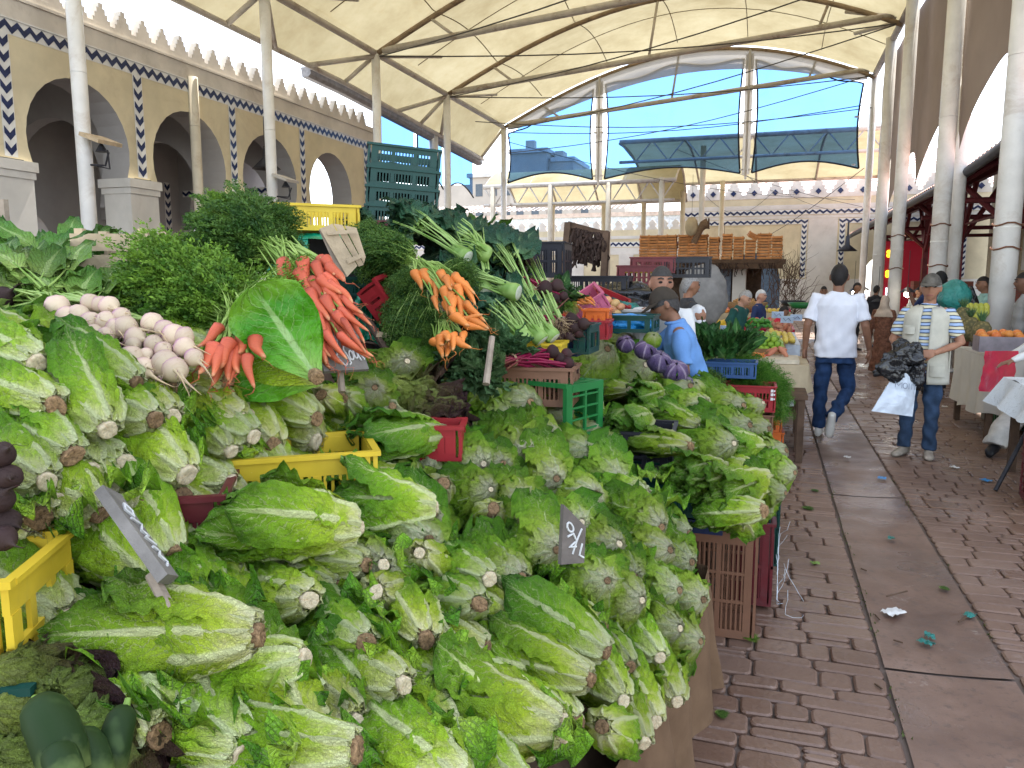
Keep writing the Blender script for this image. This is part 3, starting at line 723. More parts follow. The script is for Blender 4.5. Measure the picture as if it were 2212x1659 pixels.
# clear end window at y=26
win = thing('end_window', 'clear plastic end panel with black corded edges under the canopy arch', 'window', (-3, 26, 0))
def WBd(m, name, mats, **k):
    o = m.build(name, mats, win, **k); o.location = (3, -26, 0); return o
m = MB()
def az2(x): return arcz(x)-.03
for (x0, x1) in ((-8.75, -5.75), (-5.35, -1.0), (-.65, 2.45)):
    def fn(u, v):
        x = x0+(x1-x0)*u; zb = 5.0+.28*math.sin(math.pi*u); zt = az2(x)-.25-(.0 if True else 0)
        return (x+.10*math.sin(math.pi*v)*(1-2*u), 26.05+.01*math.sin(u*9), zb+(zt-zb)*v)
    m.grid(fn, 16, 12)
WBd(m, 'tinted_film', film_m)
m = MB()
for (x0, x1) in ((-8.75, -5.75), (-5.35, -1.0), (-.65, 2.45)):
    for s in (0, 1):
        m.tube([(x0+(x1-x0)*s+.10*math.sin(math.pi*v)*(1-2*s), 26.0, 5.0+(az2(x0+(x1-x0)*s)-.25-5.0)*v) for v in np.linspace(0, 1, 12)], .028, 6)
    m.tube([(x0+(x1-x0)*u, 26.0, 5.0+.28*math.sin(math.pi*u)) for u in np.linspace(0, 1, 14)], .028, 6)
    m.tube([(x0+(x1-x0)*u, 26.0, az2(x0+(x1-x0)*u)-.25-.16*math.sin(2*math.pi*u)**2) for u in np.linspace(0, 1, 18)], .022, 6)
WBd(m, 'edge_cord', black_rubber)
m = MB()
def fb(u, v):
    x = -8.75+11.3*u; return (x, 25.965, az2(x)-.0-(.50*math.sin(math.pi*u)**.5+.12)*v)
m.grid(fb, 30, 3); WBd(m, 'arch_valance', greyfab_m)
m = MB()
for x in (-5.55, -.83):
    m.box2((x-.12, 25.98, 4.95), (x+.12, 26.0, az2(x)-.1)); m.tube([(x, 25.94, 4.8), (x, 25.94, az2(x))], .035, 8)
for x in (-5.67, -5.43, -.95, -.71, 2.3, -8.7):
    for z in (5.1, 6.5): m.lathe([(.0, -.03), (.06, -.02), (.06, .02), (0, .03)], 8, (x, 25.93, z))
WBd(m, 'bright_gap_strip', gap_white_m)  # white strips and poles stand in for the blown-out sky between panels
# side film panels past the arcade
sw = thing('side_window', 'row of cloudy plastic side panels beyond the end of the arcade', 'window', (-10, 22, 0))
m = MB(); mc = MB()
for (y0, y1) in ((18.8, 21.3), (21.5, 23.4), (23.6, 26.1)):
    def fn(u, v):
        y = y0+(y1-y0)*u; zb = 4.55+.35*math.sin(math.pi*u); return (-10.1, y, zb+(6.1-zb)*v)
    m.grid(fn, 10, 4); mc.tube([(-10.07, y0+(y1-y0)*u, 4.55+.35*math.sin(math.pi*u)) for u in np.linspace(0, 1, 10)], .025, 6)
    mc.tube([(-10.07, y0, 4.55), (-10.07, y0, 6.1)], .025, 6)
o = m.build('tinted_film', greyfab_m, sw); o.location = (10, -22, 0); o.data.materials[0] = film_m
o = mc.build('edge_cord', black_rubber, sw); o.location = (10, -22, 0)
# ================= further canopies =================
def small_canopy(name, label, x0, x1, y0, y1, zl, zh, rise, cols, par_r=.07):
    cx, cy = (x0+x1)/2, (y0+y1)/2
    t = thing(name, label, 'canopy', (cx, cy, 0)); off = (-cx, -cy, 0)
    def P(u, v):
        y = y0+(y1-y0)*v; return (x0+(x1-x0)*u, y, zl+(zh-zl)*v+rise*math.sin(math.pi*v))
    m = MB(); m.grid(P, 24, 14); o = m.build('canopy_fabric', canopy_m, t, True); o.location = off
    m = MB()
    for u in np.linspace(0, 1, 5): m.tube([Vector(P(u, v))-Vector((0, 0, .05)) for v in np.linspace(0, 1, 12)], .05, 6)
    m.tube([P(0, 0), P(1, 0)], .09, 8); m.tube([P(0, 1), P(1, 1)], .09, 8)
    for i in range(8):
        a = Vector(P(i/8, 0)); b_ = Vector(P((i+.5)/8, 0))+Vector((0, 0, -.75)); c = Vector(P((i+1)/8, 0))
        m.tube([a, b_, c], .035, 5)
    m.tube([Vector(P(0, 0))-Vector((0, 0, .75)), Vector(P(1, 0))-Vector((0, 0, .75))], .06, 8)
    o = m.build('frame', steel_beam, t, True); o.location = off
    for (x, y, h) in cols: m = MB(); m.tube([(x, y, 0), (x, y, h)], .11, 12); o = m.build('post', cream_paint, t, True); o.location = off
small_canopy('low_canopy', 'low cream barrel canopy with dark edge beam standing before the low back wall', -11.5, -3.6, 31, 35.5, 5.50, 5.15, 1.0,
             [(-11.1, 31, 5.5), (-8.6, 31, 5.5), (-6.2, 31, 5.5), (-4.1, 31, 5.6), (-3.7, 35, 5.5), (-9.6, 35, 5.2), (-7.2, 35, 5.2), (-5.4, 35, 5.2)])
small_canopy('grey_canopy', 'flat greyish canopy with upturned left tip seen through the end window', -5.6, 4.2, 30.0, 36.5, 6.85, 6.0, .35, [(-2.6, 31.5, 6.8), (-2.1, 36, 6), (3.9, 31.5, 6.8)])
# overhead wires
m = MB()
for a, b_, s in (((-8.8, 26, 6.4), (3.5, 38, 5.2), .5), ((-3, 37.9, 5.6), (0, 37.9, 5.6), .9), ((-3.5, 30, 6.5), (3, 30, 4.2), .2), ((.5, 37.9, 5.6), (4, 37, 4.6), .3), ((-.9, 26, 5.0), (.9, 36, 5.3), .2), ((2.6, 26, 5.0), (-1, 37, 3.1), .15)):
    A, Bq = Vector(a), Vector(b_); m.tube([A.lerp(Bq, t)-Vector((0, 0, s*math.sin(math.pi*t))) for t in np.linspace(0, 1, 14)], .011, 4)
m.build('overhead_wires', cable_m, label='thin sagging wires crossing in front of the back walls', cat='wire')
# ================= red market hall on the right =================
hall = thing('market_hall', 'dark covered market hall with maroon steel frame, brick piers and pink tiled roof', 'hall', (6, 20, 0))
def HB(m, name, mats, smooth=False, **k):
    o = m.build(name, mats, hall, smooth, **k); o.location = (-6, -20, 0); return o
def roofp(x, y): return 3.62+(x-3.35)*.62 + (max(0, 16-y)*.045)
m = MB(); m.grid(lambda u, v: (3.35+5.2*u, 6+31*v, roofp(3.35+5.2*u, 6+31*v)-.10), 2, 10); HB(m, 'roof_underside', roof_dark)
m = MB(); 
def tl(u, v):
    x = 3.25+5.3*u; y = 6+31*v; return (x, y, roofp(x, y)+.05*abs(math.sin(y*math.pi/.24))+.05*(1-((u*16) % 1)))
m.grid(tl, 48, 520); HB(m, 'roof_tiles', tile_pink)
m = MB(); m.tube([(3.22, y, roofp(3.25, y)-.06) for y in np.linspace(6, 37, 16)], .085, 8); HB(m, 'gutter', M('dark_gutter', (.04, .04, .045), .45), True)
m = MB()
for y in (8.5, 13.0, 17.5, 22, 26.5, 31):
    for x in (4.5, 7.6):
        m.box2((x-.07, y-.07, 1.5 if x < 5 else 0), (x+.07, y+.07, roofp(x, y)-.1))
    for a, b_ in (((4.5, y, 2.6), (3.5, y, roofp(3.5, y)-.15)), ((4.5, y, 2.6), (5.9, y, roofp(5.9, y)-.2)), ((4.5, y, 2.5), (4.5, y+1.4, roofp(4.5, y)-.2)), ((4.5, y, 2.5), (4.5, y-1.4, roofp(4.5, y)-.2)), ((3.4, y, roofp(3.4, y)-.17), (8.4, y, roofp(8.4, y)-.17)), ((3.6, y, 3.2), (7.6, y, 3.2))):
        m.tube([a, b_], .06, 6)
m.box2((4.44, 6, 3.9), (4.56, 36, 4.05)); m.tube([(4.5, 6, 3.0), (4.5, 36, 3.0)], .03, 6)
HB(m, 'steel_frame', red_steel)
def brick():
    b = NB('red_brick'); P = b.pos(); mp = b.n('ShaderNodeMapping', ins={'Rotation': (math.pi/2, 0, 0)}); b.l(P, mp.inputs[0])
    t = b.n('ShaderNodeTexBrick', ins={'Scale': 6.0, 'Color1': (.22, .06, .04, 1), 'Color2': (.15, .045, .03, 1), 'Mortar': (.10, .07, .06, 1), 'Mortar Size': .02}); b.l(mp.outputs[0], t.inputs[0])
    b.col(t.outputs[0]).set(Roughness=.85); b.bump(t.outputs[1], -.3, .01); return b.m
_bk = brick()
for y in (8.5, 13.0, 17.5, 22, 26.5, 31): m = MB(); m.box2((4.2, y-.3, 0), (4.8, y+.3, 1.62)); HB(m, 'brick_pier', _bk)
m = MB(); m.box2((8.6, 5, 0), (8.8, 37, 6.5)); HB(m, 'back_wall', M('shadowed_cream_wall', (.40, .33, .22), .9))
for i in range(16): m = MB(); m.box2((8.50, 6+i*1.9, 2.0), (8.6, 7.2+i*1.9, 3.2)); HB(m, 'wall_panel', plaster_w)
# ================= leafy produce =================
def rot_x_to(d, roll=0.0, up=(0, 0, 1)): return frame(d, up) @ Matrix.Rotation(roll, 3, 'X')
def leaf(m, u0, fn, nu, nv, mi=0): m.grid(fn, nu, nv, mi)
def romaine_mesh(seed, mat, flare=1.0, nl=(7, 6, 5), ruf=1.0, name='leaves', fat=1.0, nu=30, nv=20, blunt=.70, neck=1.0):
    """head lying along +X, unit length 1: cut base at x=0, leaf tips at x~1; up is +Z"""
    r = random.Random(seed); m = MB()
    for li, n in enumerate(nl):
        ph0 = r.uniform(0, 6.28); lay = 1-.24*li
        for i in range(n):
            ph = ph0+2*math.pi*(i+r.uniform(-.22, .22))/n
            L = r.uniform(.80, 1.05)*(1.0 if li else r.uniform(.75, 1.08))*(1-.03*li)
            W = r.uniform(.15, .20)*(1.06-.12*li)*fat; fl = r.uniform(.0, .17)*flare*(1 if li == 0 else .45 if li == 1 else .15)
            if li == 0 and r.random() < .25: fl += .10*flare
            s1, s2, s3 = r.uniform(0, 9), r.uniform(0, 9), r.uniform(14, 22)
            tw = r.uniform(-.35, .35); bend = r.uniform(-.05, .09); sk = r.uniform(-.25, .25)
            gr = .05*flare if (math.sin(ph) < -.1) else 0
            def fn(u, v):
                t = (v-.5)*2
                rr = (.072*neck + .085*fat*math.sin(math.pi*min(1, u*.95)**.8)*1.0)*lay + fl*u**2.2 - .03*u**6*(1-flare*.3)
                w = W*(.34+.66*(1-(1-min(1, u/.62))**2))
                if u > blunt: w *= math.sqrt(max(.0, 1-((u-blunt)/(1.005-blunt))**2))
                if u > .985: w *= .7
                Rc = max(rr*(1.0+.5*fl*8*u), .05)
                a = max(-1.9, min(1.9, t*w/Rc))
                env = (.15+.85*u)*(t*t)**.9
                ruff = ruf*(.040*math.sin(s3*u+s1+2.2*nz(u*4, t, s1))+.026*math.sin(s3*2.3*u+s2+t*2))*env
                cr = ruf*.034*nz(u*7+s1, t*4, s2)*(.3+u) + ruf*.016*nz(u*20, t*11, s1)*(.3+u) + ruf*.009*abs(t)**.5*math.sin(58*u-20*abs(t)+s2+3*nz(u*3, t*2, s1))*min(1, (1-abs(t))*2.5)*min(1, u*3)
                rib = .024*(1-u)**1.2*math.exp(-(t/.2)**2) + .010*math.exp(-(t/.07)**2)*(1-u*.8)
                rad = rr + Rc*(math.cos(a)-1) + ruff + cr + rib + bend*u*u
                tan = Rc*math.sin(a)+sk*w*.3*u*u
                x = L*u*(1-.03*t*t) + .02*r0(u, t, s1)
                c, s = math.cos(ph+tw*u*u*.5), math.sin(ph+tw*u*u*.5)
                y = rad*c - tan*s; z = rad*s + tan*c
                z -= gr*u*u
                if z < 0: z *= .72
                return (x, y, z)
            m.grid(fn, nu, nv)
    me = m.mesh(name, mat, True); return me
def r0(u, t, s): return nz(u*5, t*3, s)
def romaine_stump(seed, mat, k=1.0):
    r = random.Random(seed); m = MB(); n = 18
    prof = [(.052*k, .10), (.066*k, .05), (.060*k, .01), (.060*k, -.012), (.052*k, -.022), (.03*k, -.016), (0, -.012)]
    vs = []; 
    for (q, z) in prof:
        for j in range(n):
            a = 2*math.pi*j/n; q2 = q*(1+.14*nz(math.cos(a)*2+seed, math.sin(a)*2, z*20)); vs.append((z+.008*nz(a*3, seed, 0), q2*math.cos(a), q2*math.sin(a)))
    fs = [(i*n+j, (i+1)*n+j, (i+1)*n+(j+1) % n, i*n+(j+1) % n) for i in range(len(prof)-1) for j in range(n)]
    m.add(vs, fs); return m.mesh('cut_stem', mat, True)
def round_mesh(seed, mat, name='leaves', droop=1.0, nl=(13, 11, 9), ruf=1.0, nu=20, nv=22, spread=1.0, tight=False):
    """loose head resting leaves-down: stem at +Z top, leaves falling outwards, unit radius ~1"""
    r = random.Random(seed); m = MB()
    for li, n in enumerate(nl):
        p0 = r.uniform(0, 6.28)
        for i in range(n):
            ph = p0+2*math.pi*(i+r.uniform(-.25, .25))/n
            Rs = (.62+.17*li)*r.uniform(.86, 1.16); th1 = (2.05-.22*li)*r.uniform(.55, 1.12)*droop
            W = r.uniform(.28, .50); s1, s2, s3 = r.uniform(0, 9), r.uniform(0, 9), r.uniform(12, 20)
            lift = r.uniform(-.05, .34)+.05*li; fold = r.uniform(-.25, .25); cut = r.uniform(.03, .22); skew = r.uniform(-.5, .5)
            if tight: lift = .0; fold = .03; cut = 0; skew = .1; W = .9; Rs = .72-.02*i; th1 = 2.3
            def fn(u, v):
                t = (v-.5)*2; th = .10+th1*u
                R = Rs*(1+lift*max(0, u-.35)*1.3) 
                w = W*(.14+.86*u**.75)*(1 if u < .72 else math.sqrt(max(0, 1-((u-.72)/.30)**2)))
                th -= .16*t*t*u*0
                a = t*w/max(.25, math.sin(min(1.57, th))*.9)
                a = max(-1.25, min(1.25, a))
                env = (t*t*.75+.5*max(0, u-.6)**1.0*1.6)*u
                R2 = R + ruf*(.15*math.sin(s3*u*.8+s1+5*t+2*nz(u*3, t*2, s1))+.12*math.sin(s3*1.7*u+s2-9*t))*env*spread + ruf*.15*nz(u*4+s1, t*3, s2)*(.3+u) + ruf*.10*nz(u*10, t*7, s2)*(.3+u)+fold*t*u*.5 + .05*(1-u)*math.exp(-(t/.25)**2)
                th2 = th + cut*math.sin(t*9+s1)*u*u*.7 + .12*nz(t*2, u*2, s2)*u
                an = ph+a+skew*u*u
                return (R2*math.sin(th2)*math.cos(an), R2*math.sin(th2)*math.sin(an), R2*math.cos(th2)*.82)
            m.grid(fn, nu, nv)
    return m.mesh(name, mat, True)
def round_stump(seed):
    m = MB(); n = 10; r = random.Random(seed); vs = []
    prof = [(.12, .40), (.11, .62), (.13, .72), (.10, .77), (.04, .74), (0, .73)]
    for (q, z) in prof:
        for j in range(n):
            a = 2*math.pi*j/n; q2 = q*(1+.45*nz(math.cos(a)*2+seed, math.sin(a)*2, z*9)); vs.append((q2*math.cos(a)+z*.08*math.sin(seed), q2*math.sin(a), z+.05*nz(a*2, seed, z)))
    m.add(vs, [(i*n+j, i*n+(j+1) % n, (i+1)*n+(j+1) % n, (i+1)*n+j) for i in range(len(prof)-1) for j in range(n)])
    return m.mesh('cut_stem', stump_b, True)
ROM = [romaine_mesh(11+i, rom_m, flare=[.8, 1.2, .5, 1.5, .9, 1.1][i], ruf=[.9, 1.1, 1.0, 1.2, .8, 1.1][i], fat=[1, 1.05, .9, 1.1, 1.12, .95][i]) for i in range(6)]
ROMD = [romaine_mesh(31+i, rom2_m, flare=1.5, ruf=1.5, fat=1.15) for i in range(3)]
RST = [romaine_stump(5+i, [stump_b, stump_p, stump_b, stump_p][i]) for i in range(4)]
RND = [round_mesh(51, but_m)]
BUT = [romaine_mesh(51+i, but_m, flare=2.1+.5*(i % 3), ruf=[2.0, 2.4, 1.8, 2.3, 2.1, 1.9][i], fat=[1.5, 1.7, 1.6, 1.45, 1.75, 1.55][i], nl=(9, 8, 6), blunt=.80, neck=.8, nu=26, nv=22) for i in range(6)]
RNST = [round_stump(3+i) for i in range(3)]
def romaine(base, tip, label, group, var=0, fat=1.0, st=None, up=(0, 0, 1), roll=0.0, dark=False, flat=1.0, name='romaine_lettuce'):
    base, tip = Vector(base), Vector(tip); d = tip-base; L = d.length
    t = thing(name, label, 'lettuce', base, rot_x_to(d, roll, up), group)
    s = L; W = max(.75, min(1.45, .34/L))*L*fat  # girth stays plausible when the head is foreshortened
    o = linkmesh('leaves', (ROMD if dark else ROM)[var % (3 if dark else 6)], t); o.scale = (s, W, W*flat)
    o = linkmesh('cut_stem', RST[(var if st is None else st) % 4], t); o.scale = (W, W*R.uniform(.72, 1.12), W*R.uniform(.72, 1.12)); o.rotation_euler = (R.uniform(0, 3), R.uniform(-.25, .25), R.uniform(-.25, .25))
    return t
def roundl(c, r, nrm, label, group, var=0, spin=0.0, meshes=None, name='round_lettuce', stump=True, sq=1.0, along=None):
    n_ = Vector(nrm).normalized()
    if meshes is None:     # loose head: cut stem at one end, leaves closing away from it
        b0 = Vector(c)+n_*r*.95; t = thing(name, label, 'lettuce', b0, rot_x_to(-n_, spin, (0, -.3, 1)), group)
        o = linkmesh('leaves', (along or BUT)[var % len(along or BUT)], t); o.scale = (r*2.1, r*3.1, r*2.9)
        if along: return t
        o = linkmesh('cut_stem', RST[(0, 2, 0, 1)[var % 4]], t); o.scale = (r*2.2, r*1.9, r*1.9); return t
    q = n_.to_track_quat('Z', 'Y').to_matrix() @ Matrix.Rotation(spin, 3, 'Z')
    t = thing(name, label, 'lettuce', c, q, group)
    me = (meshes or RND); o = linkmesh('leaves', me[var % len(me)], t); o.scale = (r, r, r*sq)
    if stump:
        o = linkmesh('cut_stem', RNST[var % 3], t); o.scale = (r, r, r*sq)
    return t
# ================= ferny tops =================
def fern_mesh(seed, mat, n=120, L=.32, spread=.9, droop=.5, name='leafy_tops', leaf=.011, stems=True, curl=.3, dens=1.0, start=.35, stem_mat=None, base_r=.02, flat=.75, width=.4):
    """bush of divided leaves spraying along +X from the origin"""
    r = random.Random(seed); m = MB()
    for i in range(n):
        a = r.uniform(0, 6.28); sp = spread*math.sqrt(r.random())
        d = Vector((1, sp*math.cos(a), sp*math.sin(a)*flat)).normalized(); p = Vector((0, r.gauss(0, base_r), r.gauss(0, base_r)))
        l = L*r.uniform(.55, 1.1); pts = [p.copy()]; K = 9; wob = Vector((r.gauss(0, 1), r.gauss(0, 1), r.gauss(0, 1)))*curl
        for k in range(K):
            d = (d + (wob*.35 + Vector((0, 0, -droop)))*(.16*(k/K+.2))).normalized(); p = p+d*l/K; pts.append(p.copy())
        if stems: m.tube(pts, [.0022*(1-.7*k/K) for k in range(K+1)], 3, False, mi=1)
        for k in range(int(K*start), K+1):
            q = pts[k]; tdir = (pts[min(k+1, K)]-pts[max(k-1, 0)]).normalized()
            w = width*l*(.35+.65*math.sin(math.pi*min(1, (k/K-start*.6)/(1-start*.6+.01))))*.45
            for s in (-1, 1, -1, 1)[:max(2, int(4*dens))]:
                side = tdir.cross(Vector((r.gauss(0, .5), r.gauss(0, .5), 1))).normalized()*s
                pd = (side+tdir*.6).normalized(); nn = max(3, int(w/.007))
                for j in range(nn):
                    c = q+pd*w*(j+1)/nn + Vector((r.gauss(0, .002), r.gauss(0, .002), r.gauss(0, .002)))
                    for s2 in (-1, 1):
                        ld = (pd*.6+tdir*s2*.8+Vector((r.gauss(0, .3), r.gauss(0, .3), r.gauss(0, .3)))).normalized(); ls = leaf*r.uniform(.6, 1.3)
                        up = ld.cross(Vector((r.gauss(0, 1), r.gauss(0, 1), r.gauss(0, 1)))).normalized()*ls*.26
                        m.add([c, c+ld*ls*.5+up, c+ld*ls, c+ld*ls*.5-up], [(0, 1, 2, 3)])
    return m.mesh(name, [mat, stem_mat or stalk_y])
def carrot_mesh(seed, mat, L=.20, R0=.019, name='carrot'):
    r = random.Random(seed); pts = []; rs = []; bx, bz = r.uniform(-.02, .02), r.uniform(-.02, .02)
    for k in range(14):
        u = k/13; pts.append((L*u, bx*u*u+.003*math.sin(u*7+seed), bz*u*u))
        rs.append(R0*(.55 if k == 0 else 1)*(1-.80*u**1.35)*(1+.05*nz(u*8, seed)) if u < .97 else R0*.10)
    m = MB(); m.tube(pts, rs, 12)
    tl = [Vector(pts[-1])+Vector((.018*k, r.gauss(0, .006)*k, r.gauss(0, .006)*k)) for k in range(5)]
    m.tube([pts[-1]]+tl[1:], [.0018, .0014, .001, .0007, .0004], 4)
    return m.mesh(name, mat, True)
CARR = [carrot_mesh(i, carrot_m, R.uniform(.17, .24), R.uniform(.016, .024)) for i in range(6)]
CARO = [carrot_mesh(20+i, carrot2_m, R.uniform(.13, .19), R.uniform(.014, .019)) for i in range(5)]
def carrot_bunch(base, carrots, label, group, meshes, tops, stemto=None, name='carrot_bunch', cat='carrots'):
    """carrots: list of (start, end, radius factor); tops: list of (mesh, loc, dir, scale)"""
    t = thing(name, label, cat, base, group=group); B = Vector(base)
    for i, (a, b_, k) in enumerate(carrots):
        a, b_ = Vector(a), Vector(b_); me = meshes[(i*5+len(carrots)) % len(meshes)]; L = (b_-a).length; l0 = me.vertices[13*12].co.x
        o = linkmesh('carrot', me, t); o.location = a-B; o.rotation_euler = rot_x_to(b_-a, i*1.3).to_euler(); s = L/.21; o.scale = (s, k, k)
    m = MB()
    for i, (a, b_, k) in enumerate(carrots):
        a = Vector(a)
        for j in range(3):
            q = (Vector(stemto) if stemto else B)+Vector((R.gauss(0, .02), R.gauss(0, .02), R.gauss(0, .015)))
            mid = (a+q)/2+Vector((0, 0, .02)); m.tube([a-B, mid-B, q-B], [.0035, .003, .0025], 5, False)
    if carrots: m.build('stems', stalk_y, t, True)
    for (me, loc, d, s) in tops:
        o = linkmesh('leafy_tops', me, t); o.location = Vector(loc)-B; o.rotation_euler = rot_x_to(d).to_euler(); o.scale = (s, s, s)
    return t
# ================= beets and turnips =================
def bulb_mesh(seed, mat, kind='beet', name='beet'):
    r = random.Random(seed); n = 16; prof = []
    K = 12
    for k in range(K+1):
        u = k/K; rad = math.sin(math.pi*min(1, u*1.02)**.80)**.72 if u < .82 else None
        prof.append((u, rad))
    vs = []; P = []
    tail = 1.0 if kind == 'turnip' else .35
    xs = [0, .04, .12, .25, .4, .55, .7, .82, .9, .97, 1.05, 1.05+.35*tail, 1.05+.8*tail, 1.05+1.4*tail]
    rs = [.14, .26, .40, .49, .52, .50, .42, .30, .19, .12, .085, .05*(.6+tail*.5), .03, .008]
    m = MB(); by, bz = r.uniform(-.35, .35), r.uniform(-.35, .35)
    for i, (x, q) in enumerate(zip(xs, rs)):
        for j in range(n):
            a = 2*math.pi*j/n; c = max(0, x-1); qq = q*(1+.10*nz(math.cos(a)*1.5+seed, math.sin(a)*1.5, x*2)+.03*nz(math.cos(a)*6, math.sin(a)*6, x*8+seed))
            vs.append((x, qq*math.cos(a)+by*c*c, qq*math.sin(a)+bz*c*c))
    fs = [(i*n+j, i*n+(j+1) % n, (i+1)*n+(j+1) % n, (i+1)*n+j) for i in range(len(xs)-1) for j in range(n)]+[tuple(range(n))[::-1]]
    uv = [(i/(len(xs)-1), j/n) for i in range(len(xs)) for j in range(n)]; m.add(vs, fs, uv)
    if kind == 'turnip':
        for k in range(14):
            x = r.uniform(.75, 1.9); c = max(0, x-1); a = r.uniform(0, 6.28); p = Vector((x, .06*math.cos(a)+by*c*c, .06*math.sin(a)+bz*c*c)); d = Vector((.5, math.cos(a), math.sin(a)))
            pts = [p]; 
            for q in range(4): d = (d+Vector((r.gauss(0, .4), r.gauss(0, .4), r.gauss(0, .4)))).normalized(); p = p+d*.10; pts.append(p)
            m.tube(pts, [.012, .009, .006, .004, .002], 3, False)
    else:
        p = Vector((1.5, by*.2, bz*.2)); d = Vector((1, by, bz)); pts = [p]
        for q in range(7): d = (d+Vector((r.gauss(0, .25), r.gauss(0, .25), r.gauss(0, .3)-.1))).normalized(); p = p+d*.16; pts.append(p)
        m.tube(pts, [.02, .014, .011, .009, .007, .005, .003, .002], 4, False)
    return m.mesh(name, mat, True)
BEET = [bulb_mesh(i, beet_m) for i in range(4)]
TURN = [bulb_mesh(10+i, turnip_m, 'turnip', 'turnip') for i in range(5)]
def flatleaf_mesh(seed, mat, n=40, L=.3, spread=.8, droop=.4, name='leafy_tops', W=.07, ruf=1.0, stem=.35, smat=None, stemr=.004, flat=.7, base_r=.02):
    """bunch of broad leaves on stalks spraying along +X"""
    r = random.Random(seed); m = MB()
    for i in range(n):
        a = r.uniform(0, 6.28); sp = spread*math.sqrt(r.random()); d = Vector((1, sp*math.cos(a), sp*math.sin(a)*flat)).normalized()
        l = L*r.uniform(.6, 1.1); p = Vector((0, r.gauss(0, base_r), r.gauss(0, base_r))); K = 12; pts = [p.copy()]
        for k in range(K): d = (d+Vector((0, 0, -droop))*.12*(k/K+.1)+Vector((0, r.gauss(0, .05), r.gauss(0, .05)))).normalized(); p = p+d*l/K; pts.append(p.copy())
        ks = int(K*stem); m.tube(pts[:ks+2], [stemr*(1-.4*k/(ks+1)) for k in range(ks+2)], 5, False, mi=1)
        side = d.cross(Vector((r.gauss(0, .4), r.gauss(0, .4), 1))).normalized(); w0 = W*r.uniform(.7, 1.2); s1 = r.uniform(0, 9); cup = r.uniform(-.3, .5)
        def fn(u, v):
            x = ks+(K-ks)*u; k = min(K-1, int(x)); q = pts[k].lerp(pts[k+1], x-k); td = (pts[k+1]-pts[k]).normalized(); up = side.cross(td)
            t = (v-.5)*2; w = w0*math.sin(math.pi*min(1, .06+u*.92)**.7)**.8
            return q+side*t*w+up*(cup*w*t*t + ruf*w0*(.22*math.sin(u*16+s1+3*t)*t*t+.10*nz(u*6+s1, t*4)))
        m.grid(fn, 9, 6)
    return m.mesh(name, [mat, smat or stalk_y], True)
def root_bunch(base, bulbs, meshes, label, cat, group, name, part, tie, leafs, smat, sr=.005, ns=3, hang=.05):
    """bulbs: (centre, crown->root direction, diameter); tie: where the stalks gather; leafs: (mesh, loc, dir, scale)"""
    B = Vector(base); t = thing(name, label, cat, base, group=group); m = MB(); T = Vector(tie)
    for i, (c, d, s) in enumerate(bulbs):
        c = Vector(c); d = Vector(d).normalized(); o = linkmesh(part, meshes[i % len(meshes)], t)
        o.location = c-d*s*.5-B; o.rotation_euler = rot_x_to(d, i*2.1).to_euler(); o.scale = (s, s, s)
        a = c-d*s*.48
        for j in range(ns):
            q = T+Vector((R.gauss(0, .018), R.gauss(0, .018), R.gauss(0, .012))); mid = (a*.55+q*.45)-d*.015+Vector((R.gauss(0, .008), R.gauss(0, .008), .01))
            e = q+(q-mid).normalized()*R.uniform(.08, .16); m.tube([a-B, mid-B, q-B, e-B], [sr, sr*.85, sr*.75, sr*.6], 5, False)
    m.build('stalks', smat, t, True)
    m = MB(); dd = (T-Vector(bulbs[0][0])).normalized(); fr = frame(dd)
    if name == 'beet_bunch':
        for k in (0, .006): m.tube([(T-dd*k) - B + fr @ Vector((0, .036*math.cos(a), .028*math.sin(a))) for a in np.linspace(0, 6.28, 14)], .0022, 4, False)
        m.build('tie', rootlet_m, t)
    for (me, loc, d, s) in leafs:
        o = linkmesh('leafy_tops', me, t); o.location = Vector(loc)-B; o.rotation_euler = rot_x_to(d).to_euler(); o.scale = (s, s, s)
    return t
